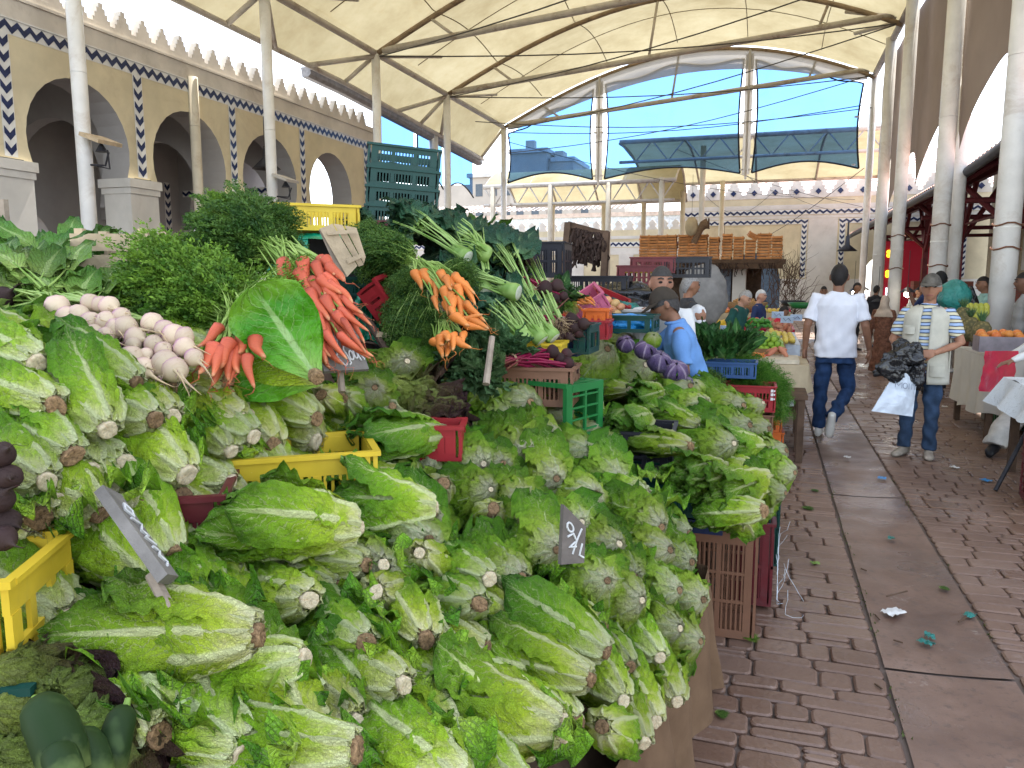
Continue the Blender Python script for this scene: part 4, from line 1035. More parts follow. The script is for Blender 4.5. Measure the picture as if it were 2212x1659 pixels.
# ================= crates =================
def crate_parts(L, W, H, t=.012, slots=True, th=.02, rim=.022, rows=2, cols=3, slat=5):
    """moulded plastic crate with open slotted sides: body mesh + rim mesh, origin at bottom centre"""
    m = MB(); e = .002
    m.box2((-L/2, -W/2, 0), (L/2, W/2, .012))
    for s in (-1, 1):
        for (ax, LL, OFF) in (('x', L, W), ('y', W, L)):
            def bx(a0, a1, z0, z1, tt=t, out=0):
                c0 = s*(OFF/2-tt+out) if s > 0 else s*(OFF/2+out); c1 = s*(OFF/2+out) if s > 0 else s*(OFF/2-tt+out)
                c0, c1 = min(c0, c1), max(c0, c1)
                if ax == 'x': m.box2((a0, c0, z0), (a1, c1, z1))
                else: m.box2((c0, a0, z0), (c1, a1, z1))
            M0 = LL/2-(.02 if ax == 'x' else .0)
            zl = .012+min(.028, .12*H); zh = H-min(.05, .24*H); bx(-M0, M0, .012, zl); bx(-M0, M0, zh, H-.002)
            nb = cols if ax == 'x' else max(1, cols-1)
            for i in range(nb+1):
                a = -M0+(2*M0)*i/nb; wv = .022 if 0 < i < nb else .034
                a = max(-M0+wv/2, min(M0-wv/2, a)); bx(a-wv/2, a+wv/2, zl, zh, t, .002)
            for j in range(1, rows): z = zl+(zh-zl)*j/rows; bx(-M0, M0, z-.007, z+.007, t, .001)
            for i in range(nb):
                a0, a1 = -M0+2*M0*i/nb, -M0+2*M0*(i+1)/nb
                for q in range(1, slat+1): a = a0+(a1-a0)*q/(slat+1); hw = .004 if slat > 2 else .011; bx(a-hw, a+hw, zl, zh, t*.7, -.001)
    rm = MB()
    for s in (-1, 1):
        rm.box2((-L/2-.008, s*(W/2)-.010, H-.002), (L/2+.008, s*(W/2)+.010, H+rim*.5)); rm.box2((s*(L/2)-.010, -W/2+.010, H-.001), (s*(L/2)+.010, W/2-.010, H+rim*.5-.002))
    return m, rm
_CR = {}
def crate(loc, rot, mat, label, group, size=(.56, .36, .24), rows=2, cols=3, slat=5, name='plastic_crate', cat='crate'):
    key = (mat.name, size, rows, cols, slat)
    if key not in _CR:
        a, b_ = crate_parts(*size, rows=rows, cols=cols, slat=slat); _CR[key] = (a.mesh('body', mat), b_.mesh('rim', mat))
    t = thing(name, label, cat, loc, rot, group)
    linkmesh('body', _CR[key][0], t); linkmesh('rim', _CR[key][1], t); return t
def wood_crate(loc, rot, mat, label, group, size=(.5, .32, .22), name='wooden_crate'):
    L, W, H = size; key = ('w', mat.name, size)
    if key not in _CR:
        m = MB(); ns = 3; sh = (H-.03)/ns
        for s in (-1, 1):
            for i in range(ns):
                z0 = .012+i*(sh+.008)
                m.box2((-L/2, s*(W/2)-.005, z0), (L/2, s*(W/2)+.005, z0+sh-.006)); m.box2((s*(L/2)-.006, -W/2+.006, z0), (s*(L/2)+.006, W/2-.006, z0+sh-.006))
        c = MB()
        for a in (-1, 1):
            for b_ in (-1, 1): c.box2((a*(L/2-.024)-.014, b_*(W/2-.018)-.012, 0), (a*(L/2-.024)+.014, b_*(W/2-.018)+.012, H+.01))
        f = MB()
        for i in range(5): x = -L/2+.05+(L-.1)*i/4; f.box2((x-.04, -W/2+.004, 0), (x+.04, W/2-.004, .008))
        c = MB(); c.box((0, 0, H/2+.005), (.028, .024, H+.01)); _CR[key] = (m.mesh('side_slats', mat), c.mesh('corner_post', mat), f.mesh('bottom_boards', mat))
    t = thing(name, label, 'crate', loc, rot, group)
    linkmesh('side_slats', _CR[key][0], t); linkmesh('bottom_boards', _CR[key][2], t)
    for a in (-1, 1):
        for b_ in (-1, 1): linkmesh('corner_post', _CR[key][1], t).location = (a*(L/2-.024), b_*(W/2-.018), 0)
    return t
# ================= stall benches under the heaps =================
def bench(name, label, x0, x1, y0, y1, drop, yS):
    m = MB(); xs = np.linspace(x0, x1, 12)
    vs = []; 
    for y in (y0, y1):
        for x in xs: vs.append((x, y, max(.12, S1(x, yS)-drop)))
        for x in xs: vs.append((x, y, 0.02))
    n = len(xs); fs = []
    for i in range(n-1):
        fs += [(i, i+1, n*2+i+1, n*2+i), (i, n+i, n+i+1, i+1), (2*n+i, 2*n+i+1, 3*n+i+1, 3*n+i)]
    fs += [(n-1, 2*n-1, 4*n-1, 3*n-1), (0, 2*n, 3*n, n)]
    m.add(vs, fs); return m.build(name, wood_dark, label=label, cat='stall')
bench('stall_bench', 'dark sloping timber bench buried under the nearest lettuce heap', -2.3, -.27, .55, 3.12, .26, 1)
bench('stall_bench', 'dark stepped timber bench under the carrot, celery and beet display', -3.0, -.42, 3.75, 6.2, .42, 4)
# ================= hand-placed romaine heads =================
G_L, G_F, G_M, G_R = 'romaine heads on the left pile', 'big romaine heads in front', 'romaine heads along the middle of the heap', 'romaine heads piled over the aisle crates'
ROML = [
 # bx, by, tx, ty, off, var, fat, group, label
 (556, 1372, 165, 1385, .05, 0, 1.35, G_F, 'huge romaine with two broad veined leaves and an oblong brown cut end, left foreground'),
 (657, 1424, 285, 1560, .00, 1, 1.05, G_F, 'long romaine with a bright white rib lying just under the huge left foreground head'),
 (769, 1620, 395, 1640, -.02, 2, 1.15, G_F, 'pale green romaine at the very bottom, left of centre, white stalks at its cut end'),
 (668, 1297, 545, 1330, -.01, 3, 1.05, G_F, 'short fat romaine with a flaky tan stump just above the huge foreground head'),
 (790, 1390, 640, 1350, -.02, 4, 1.05, G_F, 'plump yellow green romaine with frayed white base, right of the two big foreground heads'),
 (872, 1480, 700, 1500, -.02, 5, 1.05, G_F, 'romaine with white fanned stalks whose broken stump hangs right, bottom centre left'),
 (1216, 1573, 890, 1510, .02, 1, 1.3, G_F, 'largest romaine at the bottom centre with a round pale cut end facing right'),
 (990, 1700, 790, 1590, -.02, 3, 1.1, G_F, 'romaine cut off by the lower edge of the picture between two big foreground heads'),
 (1130, 1720, 960, 1660, -.03, 2, 1.1, G_F, 'romaine half under the largest bottom centre head'),
 (1275, 1469, 1010, 1390, .0, 0, 1.1, G_F, 'romaine with one wide flat leaf and a curling rib above the largest bottom centre head'),
 (1310, 1408, 1075, 1265, .04, 4, 1.1, G_F, 'dark green closed romaine lying diagonally, its yellow midrib uppermost'),
 (1462, 1515, 1375, 1440, .0, 3, 1.0, G_M, 'romaine overhanging the burlap with a thick round white stump'),
 (1425, 1420, 1320, 1350, .0, 5, 1.0, G_M, 'romaine with spread white ribs just above the one overhanging the burlap'),
 (1361, 1440, 1265, 1425, -.02, 2, .95, G_M, 'pale yellow romaine showing a white cut base above the lower right cluster'),
 (1346, 1514, 1240, 1500, -.01, 1, .95, G_M, 'romaine whose round pale stump faces the camera in the lower right cluster'),
 (1415, 1558, 1310, 1530, -.01, 3, .95, G_M, 'romaine with the biggest white cut disc of the lower right cluster'),
 (1391, 1605, 1285, 1600, -.02, 5, .95, G_M, 'lowest romaine at the burlap edge with tan torn base'),
 (1300, 1570, 1330, 1660, -.03, 0, 1.0, G_M, 'green leafy romaine with no stump showing, right of the largest bottom centre head'),
 (773, 1140, 435, 1110, .03, 3, 1.3, G_M, 'spread romaine with a blackened torn stump, below the yellow crate'),
 (791, 1221, 600, 1200, -.02, 2, 1.05, G_M, 'romaine tucked under the spread head with blackened stump'),
 (377, 1193, 270, 1275, -.04, 4, 1.0, G_M, 'pale romaine with an upturned round tan stump behind the tilted price board'),
 (330, 1265, 120, 1400, -.06, 5, 1.2, G_M, 'limp yellowish romaine leaves hanging left behind the huge foreground head'),
 (812, 1279, 850, 1370, -.02, 1, 1.0, G_M, 'romaine with an orange ringed round stump standing upright, leaves pointing down'),
 (921, 1383, 870, 1290, -.01, 2, 1.05, G_M, 'romaine with frilled base and brown disc, right of the plump yellow green head'),
 (1036, 1305, 940, 1330, .0, 4, 1.05, G_M, 'romaine with a star of torn yellow leaves and pale ringed stump'),
 (1057, 1251, 935, 1205, .0, 5, 1.0, G_M, 'romaine with brown ringed oval stump, directly above the star shaped torn one'),
 (906, 1195, 940, 1285, .0, 3, 1.0, G_M, 'romaine with a dull tan side stump left of the ringed oval one'),
 (1066, 1099, 1035, 1195, .0, 0, 1.0, G_M, 'romaine hanging head down with one smooth hooded leaf and brown torn tip'),
 (939, 1096, 690, 1075, .02, 1, 1.2, G_M, 'long slender romaine with smooth white stalks and a thin brown cut seen edge on'),
 (958, 1045, 900, 1130, .01, 4, 1.05, G_M, 'romaine standing on its leaves with a round tan disc on top, centre of the heap'),
 (947, 934, 700, 985, .05, 0, 1.4, G_M, 'bright romaine with folded glossy leaf beside the dark red lettuce'),
 (893, 982, 775, 1015, -.02, 2, 1.0, G_M, 'romaine with grey brown stump directly beneath the bright glossy folded one'),
 (884, 1030, 650, 1075, -.02, 5, 1.1, G_M, 'dark leaved romaine with orange tan stump left of the centre of the heap'),
 (403, 1025, 235, 1045, .0, 1, 1.2, G_L, 'lowest romaine of the left pile with a large round cut end, above the maroon crate'),
 (218, 1110, 20, 1175, -.02, 4, 1.1, G_L, 'old romaine with spotted brown base beside the tilted price board'),
 (79, 785, -90, 765, -.0, 3, 1.05, G_L, 'romaine at the left edge with a big oval brown cut end'),
 (295, 828, 85, 745, .02, 0, 1.1, G_L, 'romaine with a long pale rib and broad round stump, top of the left pile'),
 (232, 928, 110, 800, .02, 1, 1.15, G_L, 'romaine lying nearly upright with a wide yellow rib, below the broad stumped one'),
 (491, 822, 305, 770, .02, 2, 1.1, G_L, 'leafy romaine at the top of the left pile with a crumbly tan stump'),
 (374, 898, 235, 850, .0, 5, 1.05, G_L, 'dark leaved romaine with a greyish round stump in the middle of the left pile'),
 (335, 907, 195, 985, .02, 4, 1.1, G_L, 'romaine with orange brown torn stump crossing a blade of grass'),
 (518, 905, 385, 920, .0, 3, 1.0, G_L, 'slim smooth romaine with a small pinkish stump'),
 (547, 943, 390, 995, .02, 5, 1.15, G_L, 'fanned romaine with withered stalks above the left end of the yellow crate'),
 (623, 838, 480, 880, .03, 1, 1.1, G_L, 'romaine with a vivid orange brown cut disc under the standing leaf'),
 (683, 905, 540, 955, .01, 2, 1.25, G_L, 'romaine with very pale leaf folded over the yellow crate'),
 (741, 860, 775, 960, -.01, 4, 1.0, G_L, 'romaine with orange top stump and drooping leaves right of the standing leaf'),
 (693, 853, 740, 930, -.03, 0, .95, G_L, 'romaine whose grey stump peeps out below the standing leaf'),
 (155, 985, 0, 1065, .0, 0, 1.15, G_L, 'romaine with bent pale leaf near the left edge above the dangling root'),
 (120, 880, -30, 960, .01, 2, 1.25, G_L, 'very pale romaine with a torn stained leaf at the left edge'),
 (100, 1040, -60, 1120, -.02, 5, 1.1, G_L, 'shadowed romaine against the dark beets at the left edge'),
 (500, 975, 420, 1040, -.05, 1, 1.0, G_L, 'dark leaves of a romaine hidden in the gap beside the yellow crate'),
 (1491, 965, 1365, 960, .05, 0, 1.25, G_R, 'fan shaped romaine spilling over the black crate'),
 (1660, 1031, 1500, 1085, .05, 1, 1.25, G_R, 'large smooth romaine over the aisle with a long yellow midrib'),
 (1650, 1105, 1500, 1140, .03, 2, 1.3, G_R, 'drooping romaine hanging lowest over the brown crate'),
 (1512, 923, 1425, 895, .03, 3, 1.15, G_R, 'romaine with white rimmed orange stump behind the fan shaped one'),
 (1400, 900, 1310, 925, .03, 4, 1.25, G_R, 'spread romaine at the left of the right pile beside the green crate'),
 (1360, 842, 1285, 842, .03, 5, 1.2, G_R, 'round topped romaine right beside the open green crate'),
 (1427, 842, 1360, 858, .04, 0, 1.1, G_R, 'romaine with vivid yellow side veins in the upper part of the right pile'),
 (1640, 960, 1515, 955, .04, 4, 1.3, G_R, 'dark frilled romaine above the large smooth one'),
 (1625, 1010, 1520, 1005, .0, 5, 1.2, G_R, 'flattened romaine squeezed between two bigger ones over the aisle'),
 (1565, 1010, 1440, 1035, .0, 1, 1.2, G_R, 'romaine lying under the fan shaped one'),
 (1290, 880, 1250, 850, .0, 2, 1.2, G_R, 'romaine in the shade of the open green crate'),
 (1600, 1120, 1580, 1195, -.02, 3, 1.1, G_R, 'hanging outer leaves of a romaine below the drooping one'),
]
CUTS = {}
for k, (bx, by, tx, ty, off, var, fat, grp, lab) in enumerate(ROML):
    isR = grp == G_R
    b0 = hit(bx, by, off+.03); r = ray(tx, ty)
    t0 = hit(tx, ty, off)
    d = t0-b0; L = d.length; want = .34 if grp == G_F else .31
    if isR: want = .34
    if L < want:   # foreshortened in the view: let the tip run back into the heap
        rr_ = r.normalized(); pb = d.dot(rr_); q = math.sqrt(max(0, want*want-(L*L-pb*pb))); t0 = b0 + (d-rr_*pb) + rr_*max(q, pb)
        t0.z = max(t0.z, S1(t0.x, t0.y)-.16)
    elif L > .46: t0 = b0+d*(.46/L)
    nrm = Vector((.35, -.45, .85))
    romaine(b0, t0, lab, grp, var, fat*.95, None, nrm, R.uniform(-.3, .3), dark=False, flat=.9 if not isR else .8)
# the standing leaf head
t = thing('romaine_lettuce', 'romaine standing on its stump with one huge deep green leaf opened upright', 'lettuce', gd(684, 818, 2.02), None, G_L)
B0 = gd(684, 818, 2.02)
def hero_leaf(bpx, tpx, wid, dd, curl, seed, lean=0.0, nu=40, nv=30):
    A = gd(*bpx, dd)-B0; T = gd(*tpx, dd+lean)-B0; ax = T-A; vd = ray(620, 740).normalized(); side = ax.cross(vd).normalized(); up = side.cross(ax).normalized()
    if up.dot(vd) > 0: up = -up
    L = ax.length; m = MB()
    def fn(u, v):
        t = (v-.5)*2; w = wid*L*(.12+.88*math.sin(min(1, u/.68)*math.pi/2)**1.25)
        if u > .74: w *= math.sqrt(max(0, 1-((u-.74)/.262)**2))
        w *= 1+.16*nz(u*5+seed, .5*(t > 0))*u
        edge = .06*math.sin(u*19+seed+2*nz(u*5, t))*t*t*u
        notch = .05*abs(math.sin(t*5+seed))*max(0, u-.8)
        cup = curl*1.35*(t*t)*w + .045*nz(u*7, t*4, seed)*(.3+u)*1.2 + .012*nz(u*26, t*16, seed)
        veins = .012*abs(math.sin((u*9-abs(t)*4)*math.pi))*u*(1-abs(t)*.5)
        return A + ax*(u-notch-.05*t*t*(1-u)) + side*t*w + up*(cup*L*1.0+edge*L*1.6+veins*L*1.5 - .10*L*math.sin(math.pi*u) + .10*L*u*u)
    m.grid(fn, nu, nv); return m
hero_leaf((684, 815), (548, 622), .38, 2.02, .55, 1.0, -.04).build('open_leaf', hero_m, t, True)
hero_leaf((684, 820), (622, 632), .24, 2.06, .7, 3.0, .02).build('open_leaf', hero_m, t, True)
hero_leaf((682, 822), (500, 730), .30, 2.04, .6, 5.0, .02).build('open_leaf', rom_m, t, True)
hero_leaf((686, 815), (655, 690), .15, 2.08, .9, 8.0, .06).build('open_leaf', hero_m, t, True)
hero_leaf((684, 825), (475, 800), .26, 2.08, .5, 9.0, .06).build('open_leaf', hero_m, t, True)
o = linkmesh('cut_stem', RST[0], t); o.scale = (.3, .3, .3); o.rotation_euler = rot_x_to(Vector((-.5, .4, .2))).to_euler(); o.location = Vector((.015, -.02, .005))
# ================= round heads =================
G_B, G_C = 'round lettuces stacked stem up in the middle heap', 'round lettuces on the pile over the aisle'
RNDL = [ # px, py, radius px, lean(x,y,z), label
 (985, 800, 78, (.5, -.3, .6), 'big pale round lettuce with a ragged dark stump at the top of the middle heap'),
 (1042, 835, 58, (.6, -.3, .6), 'round lettuce with a small crusty stump right of the big pale one'),
 (870, 790, 52, (.2, -.2, .9), 'yellowish round lettuce behind the dark red lettuce'),
 (1125, 875, 66, (.4, -.4, .7), 'yellow green round lettuce with a fuzzy dark stump, left of the brown beet crate'),
 (1175, 945, 62, (.6, -.5, .6), 'round lettuce with a woody stump between the beet crate and the small price board'),
 (1120, 975, 66, (.3, -.5, .7), 'bluish green round lettuce left of the one with the woody stump'),
 (1025, 1000, 58, (.5, -.6, .5), 'round lettuce with a black stump right of the bright glossy romaine'),
 (1185, 1030, 60, (.5, -.6, .6), 'pale centred round lettuce in the very middle of the heap'),
 (1315, 1030, 60, (.8, -.4, .5), 'round lettuce with a dark stump below the black crate'),
 (1262, 1072, 62, (.5, -.6, .6), 'round lettuce with a scaly brown stump, up and right of the small price board'),
 (1362, 1070, 62, (.6, -.5, .7), 'wide round lettuce with a trailing dark string at the right flank'),
 (1115, 1075, 55, (.3, -.7, .6), 'round lettuce with a scaly stump left above the small price board'),
 (1137, 1120, 52, (.2, -.8, .5), 'small round lettuce with a dark hole of a stump left of the small price board'),
 (1175, 1180, 68, (.1, -.8, .5), 'round lettuce with a big blue green fan leaf left of the small price board'),
 (1310, 1180, 62, (.4, -.7, .6), 'pale round lettuce directly right of the small price board'),
 (1413, 1190, 62, (.6, -.6, .5), 'round lettuce with a knotty open stump on the right flank'),
 (1354, 1235, 55, (.3, -.8, .6), 'round lettuce below the pale one right of the price board'),
 (1290, 1255, 62, (.3, -.8, .6), 'layered round lettuce above the diagonal dark romaine'),
 (1355, 1290, 62, (.6, -.7, .4), 'round lettuce with curled white heart, right of the diagonal dark romaine'),
 (1430, 1270, 62, (.8, -.5, .4), 'round lettuce on the right flank under the knotty one'),
 (1465, 1210, 58, (.8, -.5, .4), 'leafy round lettuce at the right edge of the heap'),
 (1490, 1290, 60, (.9, -.5, .3), 'round lettuce overhanging the burlap at its upper corner'),
 (1430, 1350, 62, (.8, -.6, .3), 'round lettuce above the overhanging romaines'),
 (1480, 1380, 55, (.9, -.4, .2), 'lowest round lettuce draping over the burlap'),
 (1400, 1130, 60, (.7, -.5, .5), 'frilly round lettuce beside the dark green crate'),
 (1460, 1150, 52, (.8, -.4, .5), 'frilly round lettuce below the dark green crate'),
 (1240, 1130, 58, (.4, -.6, .6), 'round lettuce just behind the small price board'),
 (1250, 980, 62, (.6, -.4, .7), 'round lettuce with a scrap of red paper on its edge'),
 (1205, 900, 55, (.7, -.4, .6), 'round lettuce just in front of the open green crate'),
 (1075, 905, 60, (.4, -.4, .8), 'round lettuce between the dark red lettuce and the beet crate'),
 (1040, 1060, 50, (.2, -.7, .6), 'round lettuce right above the hanging hooded romaine'),
 (800, 850, 55, (-.2, -.4, .8), 'dark folded round lettuce left of the dark red lettuce'),
 (1075, 1010, 52, (.3, -.6, .6), 'round lettuce squeezed in right of the black stumped one'),
]
RNDR = [
 (1290, 770, 62, (.0, -.5, .8), 'yellow crowned round lettuce at the top left of the right pile'),
 (1345, 745, 46, (-.1, -.2, .9), 'bright green upright leafy lettuce behind the yellow crowned one'),
 (1377, 800, 58, (.2, -.5, .8), 'round lettuce with a dark eye of a stump, second row of the right pile'),
 (1430, 800, 52, (.3, -.3, .8), 'round lettuce below the arm of the man in the blue shirt'),
 (1470, 850, 56, (.3, -.4, .8), 'round lettuce with deep ribbed pale leaves in the middle of the right pile'),
 (1530, 850, 50, (.3, -.3, .8), 'round lettuce with a pale straw heart near the thin cucumbers'),
 (1505, 880, 50, (.4, -.5, .7), 'leafy round lettuce below the straw hearted one'),
 (1580, 880, 50, (.5, -.3, .7), 'round lettuce in front of the red crate of dill'),
 (1590, 925, 55, (.5, -.4, .7), 'yellow hearted round lettuce with tiny brown stump scraps'),
 (1635, 930, 48, (.8, -.2, .6), 'green round lettuce next to the orange crate'),
 (1625, 880, 40, (.7, -.2, .7), 'farthest round lettuce of the right pile'),
 (1665, 980, 52, (.9, -.3, .4), 'round lettuce on the aisle edge below the orange crate'),
 (1690, 1020, 44, (1, -.2, .2), 'small round lettuce hanging out farthest into the aisle'),
 (1670, 1060, 40, (1, -.4, .1), 'round lettuce drooping at the aisle corner of the right pile'),
 (1560, 960, 52, (.3, -.5, .7), 'round lettuce between the frilled romaine and the orange stumped one'),
]
for lst, grp in ((RNDL, G_B), (RNDR, G_C)):
    for k, (px, py, rp, nrm, lab) in enumerate(lst):
        off = .02 if grp == G_B else .05
        p = hit(px, py, off); d = (p-CO).dot(_fw); rad = rp*(.98 if grp == G_B else .92)*d/FPX
        n = Vector((.75+.2*R.uniform(-1, 1), -.62+.25*R.uniform(-1, 1), .28+.22*R.uniform(-1, 1))).lerp(Vector(nrm), .3).normalized(); c = p - n*rad*.25-Vector((0, 0, rad*.1))
        roundl(c, rad*1.08, n, lab, grp, k*5+1, R.uniform(-.6, .6))
REDL = [romaine_mesh(77+i, redl_m, flare=2.6, ruf=3.4, fat=1.5, nl=(13, 11, 9), blunt=.88, neck=.8, nu=24, nv=26) for i in range(2)]
roundl(hit(885, 862, .03)-Vector((0, 0, .02)), .125, (-.5, -.5, .6), 'dark reddish brown frilly lettuce among the green ones', None, 0, 1.0, name='red_lettuce', along=REDL)
roundl(hit(935, 900, .02), .10, (.3, -.6, .5), 'smaller dark reddish lettuce beside the pink crate corner', None, 1, 2.0, name='red_lettuce', along=REDL)
# ---- under-layer heads that fill the heap ----
LM = [('small price board', 1240, 1160), ('large price board', 738, 750), ('tilted price board', 300, 1150), ('yellow slatted crate', 620, 1000), ('dark red lettuce', 900, 870), ('standing leaf romaine', 600, 740), ('open green crate', 1240, 850),
      ('burlap cloth', 1500, 1420), ('huge foreground romaine', 350, 1420), ('largest bottom romaine', 1060, 1550), ('black crate', 1350, 980), ('brown aisle crate', 1570, 1260), ('orange crate', 1675, 930), ('diagonal dark romaine', 1200, 1340), ('bright glossy romaine', 840, 960)]
DIRS = ['right of', 'down right of', 'below', 'down left of', 'left of', 'up left of', 'above', 'up right of']
def proj(p):
    q = Vector(p)-CO; d = q.dot(_fw); return (1106+FPX*q.dot(_rt)/d, 829.5-FPX*q.dot(_up)/d, d)
fill = []
placed = [(a[0]*.55+a[2]*.45, a[1]*.55+a[3]*.45) for a in ROML]+[(a[0], a[1]) for a in RNDL+RNDR]
rr = random.Random(5)
poly_r = [(780, 800, 1500, 1450)]
def inheap(px, py):
    if px < 140: return 720 < py < 1120
    if px < 700: return py > 740+(0 if px < 480 else 60) and not (px < 420 and 1120 < py < 1290) and not (px < 300 and py > 1420)
    lo = 800 if px > 760 else 880
    if px > 1120: lo = 880
    if px > 1250: lo = 760+(px-1250)*.28
    hi = 1640 if px < 1350 else 1640-(px-1350)*1.6
    if px > 1500: hi = 1100
    return lo < py < hi
tries = 0
while tries < 5000 and len(fill) < 110:
    tries += 1; px, py = rr.uniform(0, 1680), rr.uniform(740, 1640)
    if not inheap(px, py): continue
    if 1180 < px < 1500 and 930 < py < 1100 and px+py > 2330 and px > 1300: continue
    sc_ = 66 if py > 1150 else 44
    if px > 1250 and py < 1100: sc_ = 38
    if any(math.hypot(px-a, (py-b_)) < sc_*1.0 for a, b_ in placed): continue
    placed.append((px, py)); fill.append((px, py))
info = []
for (px, py) in fill:
    nm, lx, ly = min(LM, key=lambda q: math.hypot(px-q[1], py-q[2])); a = math.atan2(py-ly, px-lx); dr = DIRS[int(round(a/(math.pi/4))) % 8]
    info.append((nm, dr, math.hypot(px-lx, py-ly), px, py))
info.sort()
cnt = {}
NTH = ['nearest', 'second nearest', 'third nearest', 'fourth nearest', 'fifth nearest', 'sixth nearest', 'seventh nearest', 'eighth nearest', 'ninth nearest', 'tenth nearest', 'eleventh nearest', 'twelfth nearest']
for k, (nm, dr, ds, px, py) in enumerate(info):
    rom = px < 800 or py > 1330; key = (nm, dr, rom); cnt[key] = cnt.get(key, 0)+1; nth = NTH[min(11, cnt[key]-1)]
    if rom:
        b0 = hit(px, py, -.06); az = rr.uniform(-.6, .6); d = Vector((-math.cos(az), .5*math.sin(az)+.2, rr.uniform(-.1, .25))).normalized()*.32
        romaine(b0, b0+d, f'partly covered romaine {nth} {dr} the {nm}', 'partly covered romaine heads', rr.randrange(6), 1.2, None, (0, -.4, 1), rr.uniform(0, 6))
    else:
        p = hit(px, py, -.05); n = Vector((rr.uniform(.3, .9), -rr.uniform(.3, .8), rr.uniform(0, .5))); d = (p-CO).dot(_fw)
        roundl(p-n.normalized()*.04, rr.uniform(.115, .135), n, f'partly covered round lettuce {nth} {dr} the {nm}', 'partly covered round lettuces', rr.randrange(5), rr.uniform(0, 6))
# loose leaves in the gaps
m = MB(); rl = random.Random(9)
for i in range(150):
    px, py = rl.uniform(0, 1690), rl.uniform(740, 1640)
    if not inheap(px, py): continue
    p = hit(px, py, -.03+rl.uniform(-.04, .02)); d = Vector((rl.gauss(0, 1), rl.gauss(0, 1), rl.gauss(0, .5))).normalized(); up = Vector((rl.gauss(0, .5), -.4, 1)).normalized(); sd_ = d.cross(up).normalized(); L = rl.uniform(.06, .15); w = L*rl.uniform(.45, .7); s = rl.uniform(0, 9)
    def fn(u, v):
        t = (v-.5)*2; ww = w*math.sin(math.pi*min(1, .04+u*.93)**.9)**.5
        return p+d*L*(u-.5)+sd_*t*ww+up*(.02*math.sin(u*12+s+4*t)*t*t*2+.03*nz(u*4+s, t*3)+.25*w*t*t)
    m.grid(fn, 8, 8, 0, lambda u, v: (.35+.65*u, v))
m.build('loose_leaves', but_m, smooth=True, label='loose torn lettuce leaves lying between the heads all over the heap', cat='leaves', kind='stuff')
# ================= signs =================
def board(name, label, corners, strokes, mat, depth_th=.012, stick=None, sw=.0035):
    """corners: TL, TR, BR, BL points; strokes in 0..1 board coordinates (x right, y down)"""
    TL, TR, BR, BL = [Vector(c) for c in corners]; c0 = (TL+TR+BR+BL)/4; nrm = (TR-TL).cross(BL-TL).normalized()
    if nrm.dot(CO-c0) < 0: nrm = -nrm
    t = thing(name, label, 'price sign', c0); m = MB(); P = [TL, TR, BR, BL]
    vs = [p-c0 for p in P]+[p-c0-nrm*depth_th for p in P]
    m.add(vs, [(0, 1, 2, 3), (7, 6, 5, 4), (0, 4, 5, 1), (1, 5, 6, 2), (2, 6, 7, 3), (3, 7, 4, 0)]); m.build('board', mat, t)
    m = MB()
    for st in strokes:
        pts = []
        for i in range(len(st)-1):
            for k in range(3):
                q = k/3; x = st[i][0]*(1-q)+st[i+1][0]*q; y = st[i][1]*(1-q)+st[i+1][1]*q; pts.append((x, y))
        pts.append(st[-1]); W3 = []
        for x, y in pts: W3.append((TL*(1-x)+TR*x)*(1-y)+(BL*(1-x)+BR*x)*y-c0+nrm*.0015)
        m.tube(W3, sw, 5)
    m.build('chalk_writing', M('white_chalk', (.55, .55, .53), .9), t)
    if stick:
        m = MB(); m.tube([Vector(q)-c0-nrm*.018 for q in stick], .011, 6); m.build('stick', wood_old, t)
    return t
def circ(cx, cy, rx, ry, a0=0, a1=6.28, n=10): return [(cx+rx*math.cos(a), cy+ry*math.sin(a)) for a in np.linspace(a0, a1, n)]
chalkwood = M('grey_sign_wood', (.17, .155, .135), .85, .3, 9, .4, 60, world=False); chalkdark = M('dark_slate_board', (.13, .11, .095), .8, .3, 9, .3, 60, world=False)
S2600_ = [[(.12, .34), (.17, .28), (.25, .28), (.30, .36), (.29, .50), (.22, .66), (.12, .78), (.10, .74), (.18, .70), (.28, .82), (.38, .92), (.44, .86)],
         [(.50, .26), (.49, .42), (.43, .58), (.50, .70), (.56, .86), (.50, .90)],
         circ(.62, .70, .06, .10, -1.5, 5.2), circ(.76, .66, .055, .11, -2.2, 4.4), [(.80, .58), (.84, .74), (.88, .82)], [(.84, .52), (.92, .70), (.98, .80)]]
S2600 = [[(.20+.78*a, b_) for a, b_ in st] for st in S2600_]
board('price_sign', 'large grey wooden price board chalked with a big number 2600 behind the standing leaf',
      [gd(678, 697, 2.30), gd(766, 700, 2.36), gd(797, 797, 2.30), gd(700, 802, 2.22)], S2600, chalkwood, stick=(gd(738, 800, 2.28), gd(742, 840, 2.26)), sw=.0028)
board('price_sign', 'tilted weathered price board seen nearly edge on with white chalk scribble, front left',
      [gd(222, 1047, 1.42), gd(262, 1068, 1.50), gd(386, 1245, 1.36), gd(362, 1240, 1.26)],
      [[(.55, .18), (.3, .28), (.6, .34), (.8, .25), (.55, .18)], [(.3, .38), (.8, .42), (.4, .52), (.7, .56), (.3, .60), (.8, .66)], [(.4, .70), (.7, .74), (.4, .80), (.7, .86), (.5, .9)]], chalkwood, .02, stick=(gd(345, 1225, 1.34), gd(385, 1300, 1.31)), sw=.0028)
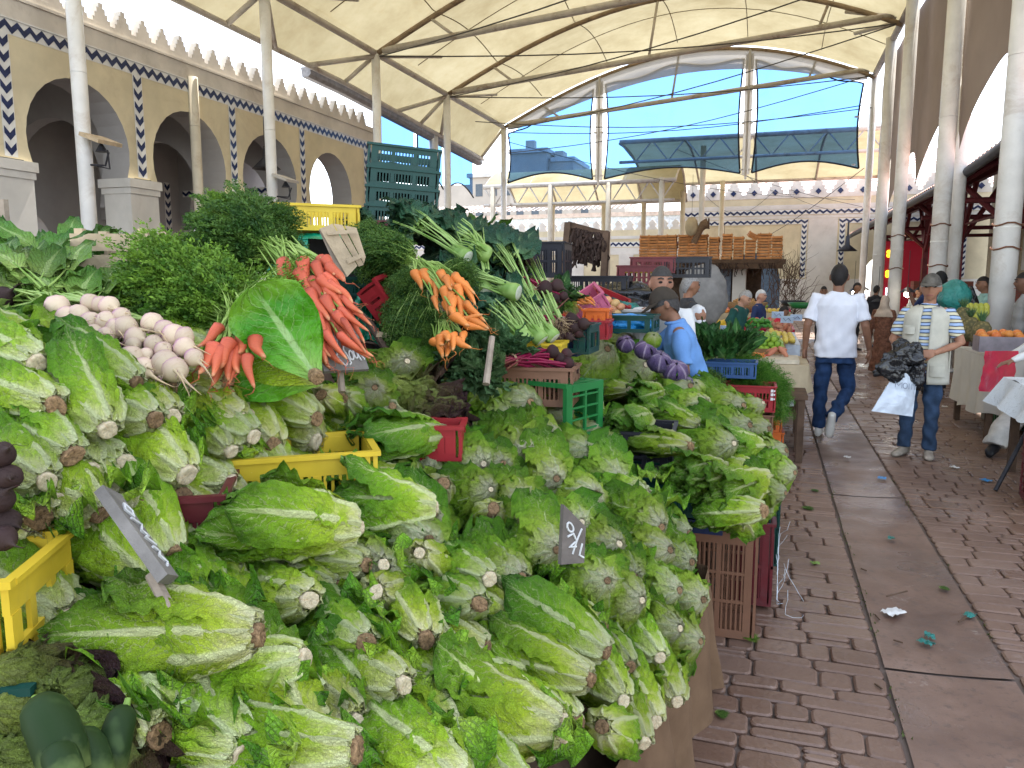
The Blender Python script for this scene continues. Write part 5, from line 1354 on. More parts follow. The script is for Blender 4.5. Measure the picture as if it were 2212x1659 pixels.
board('price_sign', 'small dark slanted price board chalked with 2 and a slash standing in the middle heap',
      [gd(1218, 1090, 2.02), gd(1266, 1138, 2.08), gd(1262, 1216, 2.08), gd(1212, 1220, 2.02)],
      [circ(.30, .30, .14, .08), [(.2, .5), (.45, .38), (.6, .5), (.3, .68), (.6, .62)], [(.8, .15), (.6, .5), (.45, .8)], [(.85, .5), (.75, .8), (.95, .85)]], chalkdark, .012, sw=.0028)
# ================= turnips and their leaves (left) =================
TB = [ # groups of (px, py, size px, root px dir)
 ('turnip bunch at the top, one bright purple', [(126, 664, 50, (160, 690)), (172, 682, 46, (230, 690)), (197, 655, 40, (250, 670)), (238, 662, 42, (300, 690)), (232, 697, 46, (262, 712)), (150, 703, 44, (200, 690))], (90, 640)),
 ('turnips in the middle with long roots pointing at the carrots', [(275, 708, 50, (340, 715)), (330, 700, 46, (350, 720)), (378, 726, 50, (440, 760)), (290, 745, 34, (300, 760)), (335, 745, 42, (380, 755)), (205, 722, 42, (250, 720))], (170, 690)),
 ('turnips in front on the wooden crate', [(95, 753, 52, (150, 770)), (150, 755, 40, (190, 765)), (218, 772, 44, (180, 770)), (285, 778, 58, (330, 800)), (360, 788, 60, (380, 800)), (175, 742, 40, (230, 730)), (400, 752, 44, (450, 790))], (60, 740))]
TL1 = flatleaf_mesh(1, turnl_m, 34, .34, 1.0, .5, W=.055, stem=.35, smat=stalk_y)
TL2 = flatleaf_mesh(2, turnl_m, 30, .30, 1.1, .4, W=.06, stem=.3, smat=stalk_y)
for lab, its, tie in TB:
    bulbs = []; its = its+[(a+20+6*(k % 2), b_+22-9*(k % 3), c*.9, (e[0]+30, e[1]+34)) for k, (a, b_, c, e) in enumerate(its)]
    for (px, py, s, rt_) in its:
        d = 2.02-.0010*(py-640)-.0002*(300-px)*.6; c = gd(px, py, d); e = gd(rt_[0], rt_[1], d-.04); e2 = (e-c).normalized(); bulbs.append((c, e2, s*d/FPX*1.02))
    T = gd(tie[0], tie[1], 2.2)
    root_bunch(bulbs[0][0], bulbs, TURN, 'white and purple '+lab, 'turnips', 'turnip bunches on the left', 'turnip_bunch', 'turnip', T,
               [(TL1, T, (-.6, .5, .16), 1.0), (TL2, T+Vector((-.05, .02, .02)), (-.25, .9, .2), .8)], stalk_y, .004, 3)
t = thing('turnip_greens', 'mound of broad turnip greens behind the turnips at the far left', 'leafy greens', gd(150, 600, 2.6))
for (px, py, d, dr, s, me) in ((200, 640, 2.6, (-.2, .9, .25), 1, TL1), (60, 590, 2.55, (.3, .9, .1), 1.0, TL2), (120, 590, 2.7, (-.7, .3, .3), 1, TL1), (260, 610, 2.75, (.2, .9, .1), .8, TL2), (10, 620, 2.4, (-.1, .9, .3), .9, TL1), (160, 570, 2.9, (.5, .6, .3), .8, TL2)):
    o = linkmesh('leaves', me, t); o.location = gd(px, py, d)-t.location; o.rotation_euler = rot_x_to(dr).to_euler(); o.scale = (s, s, s)
bm_ = board_m = MB(); m = MB(); m.box((0, 0, 0), (.16, .02, .3)); o = m.build('crate_board', wood_old, label='end of a wooden board at the far left edge under the arcade pier', cat='board'); o.location = gd(-14, 520, 2.9)
# ================= dark beets at the left edge =================
def beetbunch(its, depth, tie, lab, grp, leafs, tied=.0, sr=.005, ns=3):
    bulbs = []
    for (px, py, s) in its:
        c = gd(px, py, depth+R.uniform(-.02, .02)); T = gd(*tie); d = (c-T).normalized()+Vector((R.gauss(0, .25), R.gauss(0, .25), R.gauss(0, .2)-.15)); bulbs.append((c, d, s*depth/FPX*1.05))
    root_bunch(bulbs[0][0], bulbs, BEET, lab, 'beets', grp, 'beet_bunch', 'beet', gd(*tie), leafs, beetstem_m, sr, ns)
GB = 'bunches of dark red beets'
beetbunch([(8, 640, 46), (-8, 690, 50), (20, 690, 36), (30, 768, 44), (5, 775, 52), (-12, 730, 40)], 2.2, (-40, 690, 2.35), 'dark beets at the upper left edge beside the turnips', GB, [])
beetbunch([(5, 980, 52), (20, 1030, 50), (0, 1075, 58), (15, 1130, 60), (-15, 1040, 60), (10, 1165, 52)], 1.32, (-120, 1070, 1.5), 'dark beets at the left edge with a thin dangling root', GB, [])
BL1 = flatleaf_mesh(5, chard_m, 34, .32, .9, .6, W=.05, stem=.3, smat=beetstem_m, stemr=.003)
BL2 = flatleaf_mesh(6, chard_m, 30, .30, 1.2, .3, W=.055, stem=.2, smat=beetstem_m, stemr=.003)
beetbunch([(1135, 545, 22), (1112, 545, 24), (1100, 562, 24), (1120, 568, 22), (1145, 562, 26), (1090, 560, 22), (1128, 585, 24)], 4.3, (1050, 528, 4.35), 'highest bunch of dark beets with pink red stalks, rooted side facing right', GB,
          [(BL1, gd(1040, 525, 4.65), (-.8, .5, .2), .9), (BL2, gd(1020, 515, 4.8), (-.8, .1, .25), .8)])
beetbunch([(1178, 625, 34), (1205, 618, 28), (1152, 642, 22), (1178, 650, 24), (1200, 645, 20), (1218, 640, 20)], 4.0, (1110, 610, 4.05), 'second highest bunch of beets below the dark hanging frame', GB,
          [(BL1, gd(1100, 605, 4.3), (-.8, .4, .3), .8), (BL2, gd(1110, 590, 4.4), (-.2, .8, .3), .7)])
beetbunch([(1236, 690, 28), (1212, 700, 28), (1240, 708, 24), (1215, 725, 24), (1195, 718, 20), (1262, 700, 26), (1230, 728, 22), (1200, 738, 22), (1250, 720, 22)], 3.85, (1165, 690, 3.88), 'bunch of beets over the dark green crate with a white string tie', GB,
          [(BL1, gd(1130, 660, 4.2), (-.7, .5, .3), .7), (BL2, gd(1200, 650, 4.3), (.1, .8, .3), .7)])
beetbunch([(1195, 760, 28), (1175, 768, 28), (1210, 775, 26), (1188, 795, 28), (1210, 800, 26), (1228, 785, 26), (1225, 765, 24), (1165, 760, 22), (1240, 800, 22), (1190, 815, 24)], 3.45, (1105, 778, 3.3), 'lowest bunch of beets with long red stalks lying on the brown crate', GB,
          [(BL1, gd(1060, 770, 3.5), (-.7, .1, .3), .5)], sr=.006, ns=4)
# ================= carrots =================
FB = fern_mesh(3, fern_m, 190, .36, .95, .35, leaf=.014, dens=1.0, start=.25); FB2 = fern_mesh(4, fern_d, 190, .36, 1.1, .3, leaf=.014, start=.25)
FD = fern_mesh(7, fern_d, 170, .30, .8, 1.3, leaf=.011, start=.2)
FT = fern_mesh(8, fern_m, 60, .28, .45, .4, leaf=.011, start=.5)
CAR1 = [((611, 558), (622, 640), 1.15), ((650, 560), (685, 618), 1.25), ((680, 565), (725, 640), .95), ((690, 555), (720, 600), 1.0), ((700, 560), (748, 600), 1.0), ((634, 610), (650, 690), 1.0),
 ((655, 612), (700, 690), 1.1), ((672, 600), (716, 660), 1.05), ((655, 640), (680, 700), .9), ((690, 600), (745, 640), 1.0), ((700, 595), (762, 630), .95), ((700, 640), (745, 700), .95), ((640, 655), (668, 720), .9), ((690, 650), (725, 720), .9),
 ((668, 655), (700, 740), 1.0), ((705, 620), (760, 680), .9), ((715, 660), (765, 720), .85), ((690, 690), (740, 760), .85), ((665, 690), (712, 765), .95), ((700, 715), (752, 775), .8), ((650, 690), (690, 755), .9), ((720, 690), (775, 735), .75), ((740, 640), (790, 690), .7),
 ((620, 600), (640, 670), .95), ((730, 720), (800, 772), .7), ((745, 665), (800, 730), .7), ((664, 720), (700, 790), .9)]
def carr(lst, d, dk): 
    out = []
    for i, (a, b_, k) in enumerate(lst):
        dd = d+dk*((a[1]-600)/100)+R.uniform(-.03, .03); out.append((gd(a[0], a[1], dd), gd(b_[0], b_[1], dd-.05), k))
    return out
CAR1 = [(a, (b_[0]+(b_[0]-a[0])*.05-8, b_[1]+(b_[1]-a[1])*.12), k*1.1) for a, b_, k in CAR1]+[((a[0]+9, a[1]+14), (b_[0]+12, b_[1]+16), k*1.05) for a, b_, k in CAR1[::2]]+[((a[0]-8, a[1]+24), (b_[0]-4, b_[1]+30), k) for a, b_, k in CAR1[1::3]]
carrot_bunch(gd(610, 560, 2.40), carr(CAR1, 2.38, -.10), 'big cascade of pinkish orange carrots pointing down right beside the green tarpaulin', 'carrot bunches', CARR,
  [(FB2, gd(590, 545, 2.62), (-.8, .1, .30), .8), (FB2, gd(550, 500, 2.75), (-.7, .5, .15), .75), (FB2, gd(560, 500, 2.75), (-.4, .9, .1), .55), (FB, gd(530, 460, 2.75), (-.7, -.2, .1), .4), (FB2, gd(540, 480, 2.8), (.1, .6, .0), .45)], stemto=gd(596, 530, 2.62))
CAR2 = [((520, 735), (510, 800), 1.0), ((470, 745), (462, 790), .9), ((535, 700), (545, 745), .9), ((495, 740), (480, 815), 1.05), ((515, 770), (520, 830), .8), ((455, 700), (440, 750), .8), ((535, 770), (555, 820), .85), ((595, 700), (560, 712), .7), ((570, 665), (600, 690), .6), ((625, 720), (596, 705), .6)]
CAR2 = [((518, 738), (504, 800), 1.25), ((487, 748), (470, 830), 1.15), ((548, 728), (553, 775), 1.0), ((500, 752), (488, 820), .9), ((535, 765), (530, 820), .8), ((470, 740), (445, 790), .9), ((478, 702), (445, 750), .9)]
carrot_bunch(gd(510, 720, 2.1), carr([(a, (b_[0]+(b_[0]-a[0])*.3, b_[1]+(b_[1]-a[1])*.3), k*1.1) for a, b_, k in CAR2]+[((a[0]-22, a[1]-6), (b_[0]-30, b_[1]+4), k) for a, b_, k in CAR2[:5]], 2.05, -.05), 'short thick carrots hanging below their stems behind the left romaine pile', 'carrot bunches', CARR,
  [(FB, gd(500, 690, 2.3), (-.75, .5, .28), .95), (FB, gd(450, 650, 2.4), (-.75, .1, .28), .9), (FB, gd(430, 600, 2.5), (-.4, .8, .1), .75), (FB2, gd(440, 690, 2.4), (-.8, -.1, .02), .6), (FT, gd(520, 655, 2.3), (.4, .7, .3), .8), (FB, gd(480, 560, 2.6), (-.7, .3, .0), .6)], stemto=gd(512, 665, 2.25))
CAR3 = [((897, 585), (903, 620), 1.1), ((914, 582), (928, 632), 1.35), ((948, 585), (972, 625), 1.1), ((938, 605), (955, 645), 1.1), ((958, 620), (975, 672), 1.1), ((968, 600), (995, 650), 1.0), ((980, 590), (1015, 640), 1.0), ((975, 640), (985, 680), 1.1), ((990, 640), (1010, 690), 1.1), ((1000, 610), (1032, 650), .9),
 ((962, 650), (972, 690), .9), ((1005, 650), (1040, 700), .8), ((935, 640), (950, 675), .7), ((985, 615), (1010, 670), 1.0), ((1015, 690), (1055, 698), 1.0), ((1005, 700), (1045, 712), 1.0), ((995, 690), (1040, 690), .9)]
CAR3 = [(a, (b_[0]+(b_[0]-a[0])*.3, b_[1]+(b_[1]-a[1])*.3), k*1.05) for a, b_, k in CAR3]+[((a[0]+12, a[1]+12), (b_[0]+14, b_[1]+16), k*.95) for a, b_, k in CAR3[2:12:2]]
carrot_bunch(gd(920, 575, 3.1), carr(CAR3, 3.1, -.12), 'bright orange carrots spilling over dark feathery tops in front of the tilted red crate', 'carrot bunches', CARO,
  [(FD, gd(890, 560, 3.4), (-.7, .1, .25), .95), (FD, gd(905, 585, 3.35), (-.1, -.5, -.3), .6), (FD, gd(900, 620, 3.3), (-.3, -.4, -.7), .8), (FD, gd(905, 640, 3.25), (.1, -.4, -.7), .85), (FD, gd(860, 540, 3.5), (-.8, .3, .3), .8), (FD, gd(960, 590, 3.45), (.1, .5, .1), .6), (FD, gd(930, 670, 3.2), (0, -.4, -.8), .7), (FD, gd(890, 680, 3.25), (0, -.4, -.6), .6), (FD, gd(820, 520, 3.6), (-.5, .2, .3), .6)], stemto=gd(905, 568, 3.2))
CAR4 = [((985, 680), (1000, 725), 1.25), ((960, 718), (978, 755), 1.1), ((975, 722), (1000, 760), 1.1), ((948, 725), (962, 775), 1.0), ((985, 735), (1015, 755), .9), ((940, 735), (950, 765), 1.1), ((965, 745), (975, 785), .9), ((998, 720), (1015, 745), .9)]
carrot_bunch(gd(965, 700, 3.1), carr([(a, b_, k*1.3) for a, b_, k in CAR4], 2.98, -.05), 'small bunch of orange carrots hanging lowest at the corner of the green tarpaulin table', 'carrot bunches', CARO,
  [(FT, gd(950, 700, 3.2), (-.4, -.2, -.7), .8), (FD, gd(930, 700, 3.25), (-.3, -.2, -.7), .7)], stemto=gd(955, 690, 3.15))
# ================= celery-like stalk bunches and leeks =================
def stalkbunch(tip, root, width_px, d0, d1, lab, leafs, cut=True, nst=12, name='celery_bunch', cat='celery', roots=False):
    d0 -= .12; d1 -= .30; A = gd(*root, d0); Bq = gd(*tip, d1); ax = (Bq-A); L = ax.length; fr = frame(ax, (.2, -.5, .8)); w = width_px*d0/FPX/2*1.1
    t = thing(name, lab, cat, A, fr, {'celery': 'celery bunches', 'leeks': 'leek bunches'}[cat]); m = MB(); r = random.Random(int(root[0]))
    for i in range(nst):
        a = r.uniform(0, 6.28); q = math.sqrt(r.random()); y0_, z0_ = q*w*.8*math.cos(a), q*w*.7*math.sin(a); sp = 1.5 if not roots else 1.2
        y1, z1 = y0_*sp*1.6+r.gauss(0, .01), abs(z0_)*sp+r.gauss(0, .01)
        rr0 = w*(.23 if not roots else .19)
        m.tube([(0, y0_, z0_), (L*.12, y0_*1.05, z0_*1.05), (L*.4, (y0_+y1)/2, (z0_+z1)/2+.012), (L*.75, y1, z1+.01), (L, y1*1.3, z1*1.1)], [rr0, rr0*.95, rr0*.6, rr0*.42, rr0*.3], 7, flat=.7)
    m.build('stalks', stalk_m, t, True)
    m = MB()
    if not roots:
        RY = Matrix.Rotation(math.pi/2, 3, 'Y'); m.lathe([(0, -.010), (w*.45, -.009), (w*.78, -.006), (w*.80, -.003)], 16, (0, 0, 0), m=RY); m.build('cut_base', cutwhite, t, True); m = MB(); m.lathe([(w*.78, -.006), (w*.9, .0), (w*.95, .02), (w*.8, .06), (w*.5, .10)], 16, (0, 0, 0), m=RY); m.build('root_collar', stalk_m, t, True)
    else:
        for i in range(170):
            a = r.uniform(0, 6.28); q = w*.9*math.sqrt(r.random()); p = Vector((.01, q*math.cos(a), q*math.sin(a))); d = Vector((-1, math.cos(a)*r.uniform(0, .9), math.sin(a)*r.uniform(0, .9))); pts = [p]
            for k in range(4): d = (d.normalized()+Vector((r.gauss(0, .3), r.gauss(0, .35), r.gauss(0, .35)))); p = p+d.normalized()*.018; pts.append(p)
            m.tube(pts, [.0014, .0012, .001, .0007, .0005], 3, False)
        m.build('roots', rootlet_m, t)
    for (me, f, dr, s) in leafs:
        o = linkmesh('leafy_tops', me, t); o.location = (L*f, 0, .01); o.rotation_euler = (fr.transposed() @ rot_x_to(dr)).to_euler(); o.scale = (s, s, s)
    return t
KL1 = flatleaf_mesh(21, kale_m, 30, .32, .9, .5, W=.075, stem=.2, smat=stalk_m, stemr=.006); KL2 = flatleaf_mesh(22, kale_m, 26, .3, 1.2, .3, W=.085, stem=.15, smat=stalk_m, stemr=.006, ruf=1.6)
stalkbunch((985, 510), (1052, 552), 40, 3.9, 4.0, 'celery with a white cut base resting right beside the stack of green crates', [])
for nm, a in (('celery bunch highest on the slope, white cut end beside the pale wooden crate', ((995, 535), (1045, 555), 30, 3.9, 4.1)),):
    pass
stalkbunch((1000, 505), (1050, 632), 36, 3.75, 4.3, 'celery whose small grey cut end points down between two carrot bunches', [(KL1, .8, (-.6, .5, .3), 1.1)], nst=12)
stalkbunch((985, 600), (1118, 632), 38, 3.7, 4.0, 'celery lying flattest with its twin cut ends near the orange carrots', [(KL2, .8, (-.6, .6, .3), .9)])
stalkbunch((1085, 540), (1155, 662), 34, 3.95, 4.3, 'celery with bright parted stalks above the leeks', [(KL1, .85, (-.5, .7, .3), 1.2)])
stalkbunch((1060, 660), (1134, 740), 48, 3.7, 3.9, 'lowest celery with a big round grey cut end on the yellow crate', [(KL2, .8, (-.5, .4, .3), .8)], nst=16)
stalkbunch((1095, 650), (1170, 735), 36, 3.72, 3.95, 'celery directly right of the lowest one, oval cut end', [(KL2, .8, (-.5, .6, .3), .8)])
stalkbunch((1120, 655), (1196, 730), 36, 3.76, 4.0, 'celery wedged between the oval cut one and the leek roots', [])
stalkbunch((880, 470), (1010, 555), 34, 3.8, 4.2, 'celery fanned out over the dark feathery carrot tops', [(KL1, .7, (-.7, .4, .3), 1.0)])
stalkbunch((1075, 540), (1130, 632), 40, 4.1, 4.6, 'leek bunch with a round mop of straw coloured roots, upper one', [], name='leek_bunch', cat='leeks', roots=True, nst=14)
stalkbunch((1130, 570), (1205, 705), 44, 3.95, 4.5, 'leek bunch with long root mop hanging over the dark blue crate, lower one', [], name='leek_bunch', cat='leeks', roots=True, nst=16)
t = thing('dark_greens', 'dark blue green leafy mass behind the celery, below the stacked green crates', 'leafy greens', gd(1000, 540, 4.2))
for (px, py, d, dr, s, me) in ((800, 480, 4.0, (-.7, .1, .3), .55, KL1), (850, 490, 4.0, (.3, .1, .25), .6, KL1), (915, 500, 4.2, (-.5, .6, .2), .8, KL1), (950, 505, 4.3, (.3, .7, .2), .8, KL2), (985, 530, 4.2, (-.1, -.5, .3), .8, KL2), (1015, 560, 4.2, (.4, -.5, 0), .8, KL1), (1050, 600, 4.15, (.3, -.6, -.1), .8, KL2), (1010, 640, 3.9, (.2, -.4, .0), .8, KL1), (1050, 680, 3.9, (-.3, -.3, .1), .7, KL2), (890, 500, 4.1, (.1, .4, .2), .7, KL2), (1080, 650, 4.1, (.2, -.2, .1), .8, KL1), (1040, 630, 3.95, (-.3, -.5, .2), .8, KL2), (960, 600, 3.9, (.2, -.3, .1), .6, KL1), (1100, 700, 3.95, (-.2, -.3, .1), .6, KL1)):
    o = linkmesh('leaves', me, t); o.location = gd(px, py, d)-t.location; o.rotation_euler = rot_x_to(dr).to_euler(); o.scale = (s, s, s)
CH1 = flatleaf_mesh(31, turnl_m, 36, .30, 1.1, .3, W=.06, stem=.2, smat=stalk_m)
t = thing('beet_greens', 'pale veined beet greens heaped on the topmost beet bunch', 'leafy greens', gd(1040, 510, 4.9))
for (px, py, d, dr, s, me) in ((1000, 510, 4.8, (-.5, .5, .35), .9, CH1), (1030, 515, 4.8, (.4, .4, .2), .8, CH1), (1080, 570, 4.5, (.3, -.6, .2), .7, BL2), (1105, 600, 4.4, (.2, -.5, 0), .7, CH1), (1150, 680, 4.2, (-.3, -.5, .2), .6, BL2)):
    o = linkmesh('leaves', me, t); o.location = gd(px, py, d)-t.location; o.rotation_euler = rot_x_to(dr).to_euler(); o.scale = (s, s, s)
SP = flatleaf_mesh(35, MATS['dark_green_leaf'], 50, .26, 1.3, .2, W=.05, stem=.2, smat=stalk_m, ruf=1.3)
greyl = make_leaf('grey_green_leaf', [(0, (.22, .33, .14)), (.4, (.10, .20, .07)), (1, (.06, .14, .05))], (.26, .36, .18), tr=.2, crn=24)
SP2 = flatleaf_mesh(36, greyl, 44, .22, 1.5, .2, W=.05, stem=.15, smat=stalk_m, ruf=1.4)
t = thing('spinach_bunch', 'heap of grey green spinach leaves left of the long red beet stalks', 'leafy greens', gd(1050, 760, 3.4))
for (px, py, d, dr, s) in ((1080, 800, 3.2, (-.5, -.3, .3), .75), (1060, 765, 3.4, (-.2, -.4, .4), .8), (1010, 800, 3.1, (-.1, -.5, .3), .7), (1080, 740, 3.5, (-.5, .2, .4), .7), (1040, 820, 3.05, (.2, -.5, .2), .7), (1100, 760, 3.4, (.3, -.2, .3), .6)):
    o = linkmesh('leaves', SP2, t); o.location = gd(px, py, d)-t.location; o.rotation_euler = rot_x_to(dr).to_euler(); o.scale = (s, s, s)
m = MB(); m.tube([gd(1050, 830, 2.9), gd(1063, 728, 3.0)], [.014, .012], 8); m.build('wooden_peg', wood_old, label='short brown stick standing upright in front of the spinach leaves', cat='stick')
# ================= cucumbers bottom-left =================
cuc = make_root('cucumber_skin', [(0, (.10, .13, .03)), (.12, (.014, .038, .004)), (.8, (.009, .026, .003)), (1, (.10, .14, .04))], .62, .4, 3, .2, hair=(.08, .13, .04))
for k, (a, b_, d, r_, lab) in enumerate((((85, 1530), (150, 1680), 1.02, .030, 'fat dark cucumber with a pale tip, leftmost at the bottom edge'), ((175, 1600), (215, 1700), 1.04, .022, 'thin cucumber right of the fat one at the bottom edge'), ((270, 1540), (240, 1680), 1.08, .020, 'slim cucumber in the shadow under the big romaine'), ((120, 1640), (150, 1700), .98, .02, 'cucumber tip at the very bottom left edge'))):
    t = thing('cucumber', lab, 'cucumber', gd(*a, d), None, 'cucumbers at the bottom left'); m = MB(); A = Vector((0, 0, 0)); Bq = gd(*b_, d-.05)-gd(*a, d)
    m.tube([A.lerp(Bq, u)+Vector((0, 0, .02*math.sin(3*u))) for u in (0, .03, .1, .25, .5, .8, 1)], [r_*.2, r_*.6, r_*.88, r_, r_*1.05, r_*1.05, r_*.9], 14); m.build('body', cuc, t, True)
    m = MB(); m.tube([A, A-Bq.normalized()*.02], [.006, .004], 6); m.build('stem_end', stalk_y, t)
for k, (px, py, d, s, lab) in enumerate(((40, 1560, 1.22, .11, 'wilted dark red lettuce in the bottom left corner, left one'), (140, 1520, 1.25, .11, 'wilted dark red lettuce below the yellow crate corner'), (60, 1480, 1.25, .10, 'dark frilly lettuce just under the green crate at the left'), (200, 1600, 1.22, .10, 'dark frilly lettuce behind the slim cucumber'), (60, 1640, 1.18, .1, 'dark frilly lettuce at the lower left edge under the cucumbers'))):
    (roundl(gd(px, py, d), s*.75, (.1+.3*k, -.5, .5), lab, 'dark red lettuces in the corner', k, k*1.3, name='red_lettuce', along=REDL) if k < 2 else None)
for k, (px, py, d, s, lab) in enumerate(((60, 1480, 1.25, .10, 'dark frilly lettuce just under the green crate at the left'), (200, 1600, 1.22, .10, 'dark frilly lettuce behind the slim cucumber'), (30, 1650, 1.18, .1, 'dark frilly lettuce at the lower left edge under the cucumbers'))):
    roundl(gd(px, py, d), s*.8, (.2*k-.1, -.6, .5), lab, 'dark red lettuces in the corner', k, k*1.9, name='red_lettuce', along=REDL)
# ================= crates and stall gear near the camera =================
GC = 'plastic crates holding up the near heap'
def crpx(px, py, d, rot, mat, label, group=None, **k):
    """crate whose bottom centre is at the pixel"""
    return crate(gd(px, py, d), rot, mat, label, group, **k)
def R3(a=0, b_=0, c=0): return (Matrix.Rotation(c, 3, 'Z') @ Matrix.Rotation(b_, 3, 'Y') @ Matrix.Rotation(a, 3, 'X')).to_euler()
crpx(628, 1118, 2.18, .62, p_yellow, 'yellow slatted crate wedged between the left pile and the middle heap', GC, size=(.46, .30, .20), rows=2, slat=6)
crpx(-62, 1462, 1.36, .50, p_yellow, 'yellow crate at the left edge with tall slots, above a green one', GC, size=(.26, .26, .21), rows=2, cols=2, slat=2)
crpx(0, 1545, 1.34, .42, p_teal, 'dark green crate below the yellow one at the left edge', GC, size=(.26, .30, .12), rows=1, cols=2, slat=4)
crpx(310, 1245, 1.86, .55, p_maroon, 'maroon crate showing its slots behind the tilted price board', GC, size=(.42, .30, .22), rows=2, slat=5)
crpx(958, 985, 2.66, .3, MATS['red_plastic'], 'corner of a pink red crate beside the dark red lettuce', GC, size=(.14, .16, .11), rows=1, cols=2)
t = crate(gd(1232, 872, 3.62), R3(math.pi/2, 0, -.35), p_green, 'bright green crate lying open on its side beside the right pile', GC, size=(.36, .26, .30), rows=2, cols=2, slat=4)
crpx(1150, 868, 3.5, .1, p_brown, 'brown red crate under the lowest beets', GC, size=(.40, .24, .16), rows=1, cols=3)
crpx(1350, 1010, 3.72, .06, p_black, 'black crate with star braced side under the fan shaped romaine', GC, size=(.46, .34, .20), rows=2, cols=2, slat=1)
crpx(1462, 1096, 3.58, .05, p_teal, 'dark green crate with slotted side below the black one', GC, size=(.46, .3, .16), rows=1, cols=3, slat=6)
m = MB(); m.box((0, 0, 0), (.44, .3, .06)); o = m.build('blue_board', p_navy, label='dark blue board under the dark green slotted crate', cat='board'); o.location = gd(1460, 1112, 3.6)
c = gz(1560, 1380); crate((c.x-.03, c.y+.17, 0.0), .0, p_brown, 'tall brown crate on the paving under the drooping romaine', GC, size=(.34, .30, .50), rows=3, cols=2, slat=6)
crate((-.42, 3.95, .0), .0, p_brown, 'brown crate hidden behind the tall brown one', GC, size=(.34, .30, .50), rows=3, cols=2, slat=6)
crate((-.02, 4.15, .02), .0, p_maroon, 'red crate behind the tall brown one, tied with pale string', GC, size=(.20, .5, .42), rows=2, cols=2)
crate((-.05, 4.8, .0), .0, p_teal, 'green crate on the paving below the aisle side of the right pile', GC, size=(.34, .5, .45), rows=2, cols=3)
crate((-.05, 5.4, .0), .0, p_maroon, 'dark crate on the paving at the far end of the right pile', GC, size=(.34, .5, .5), rows=2, cols=3)
m = MB(); rs = random.Random(4)
for i in range(9):
    p = Vector((.13+rs.gauss(0, .02), 3.75+rs.uniform(-.1, .5), rs.uniform(.15, .5))); pts = [p]; d = Vector((rs.gauss(0, .3), rs.gauss(0, .3), -1))
    for k in range(6): d = (d+Vector((rs.gauss(0, .5), rs.gauss(0, .5), -.3))).normalized(); p = p+d*.05; p.z = max(.01, p.z); p.x = max(p.x, .11); pts.append(p.copy())
    m.tube(pts, .0012, 3, False)
m.build('string_tangle', white_film, label='tangle of pale plastic string hanging on the side of the crates', cat='string')
c = gz(1690, 985); crate((c.x-.17, c.y+.05, .0), .05, p_orange, 'lower bright orange crate beside the aisle behind the right pile', None, size=(.32, .42, .24), rows=1, cols=1, slat=0)
crate((c.x-.18, c.y+.06, .243), .05, p_orange, 'upper bright orange crate stacked beside the aisle', None, size=(.30, .40, .14), rows=1, cols=1, slat=0)
# bench under the right pile
m = MB(); m.box2((-1.2, 3.9, .0), (-.22, 5.9, .55)); m.build('stall_bench', wood_dark, label='dark bench carrying the pile of lettuces beside the aisle', cat='stall')
# burlap hanging along the aisle
def burlap(): 
    b = NB('brown_burlap'); P = b.world(); f = b.noise(5, 5, P, .7); mp = b.n('ShaderNodeMapping', ins={'Scale': (1, 1, 1)}); w1 = b.n('ShaderNodeTexWave', ins={'Scale': 130, 'Distortion': 1.5}, bands_direction='Z'); b.l(P, w1.inputs['Vector'])
    w2 = b.n('ShaderNodeTexWave', ins={'Scale': 130, 'Distortion': 1.5}, bands_direction='Y'); b.l(P, w2.inputs['Vector']); h = b.math('ADD', w1.outputs['Fac'], w2.outputs['Fac'])
    b.col(b.mix(b.math('MULTIPLY', h, .2), b.ramp(f, [(.3, (.10, .055, .03)), (.7, (.19, .115, .065))]), (.25, .16, .09))).set(Roughness=.95); b.bump(h, .4, .004); return b.m
burlap_m = burlap(); m = MB()
path = [(-.52, .9), (-.34, 1.3), (-.27, 1.9), (-.22, 2.5), (-.17, 3.0), (-.25, 3.10), (-.6, 3.14)]
def bp(u):
    x = u*(len(path)-1); i = min(len(path)-2, int(x)); f = x-i; return (path[i][0]*(1-f)+path[i+1][0]*f, path[i][1]*(1-f)+path[i+1][1]*f)
def fn(u, v):
    x, y = bp(u); fo = .030*math.sin(u*55+2*nz(u*4, 0))*(.25+v)+.02*nz(u*12, v*2, 3); return (x+fo+.05*v+.03*math.sin(u*9)*v, y+fo*.4, .52-.51*v+.03*(nz(u*8)))
m.grid(fn, 130, 16); m.build('burlap_cloth', burlap_m, smooth=True, label='brown burlap cloth hanging in folds from the lettuce heap to the paving', cat='cloth')
m = MB(); m.grid(lambda u, v: (-.36+.1*v, 1.5+u*.5, .40-.39*v+.02*nz(u*6, v*6)), 8, 8); m.build('red_cloth', red_film, smooth=True, label='sliver of red cloth under the lowest romaines at the burlap', cat='cloth')
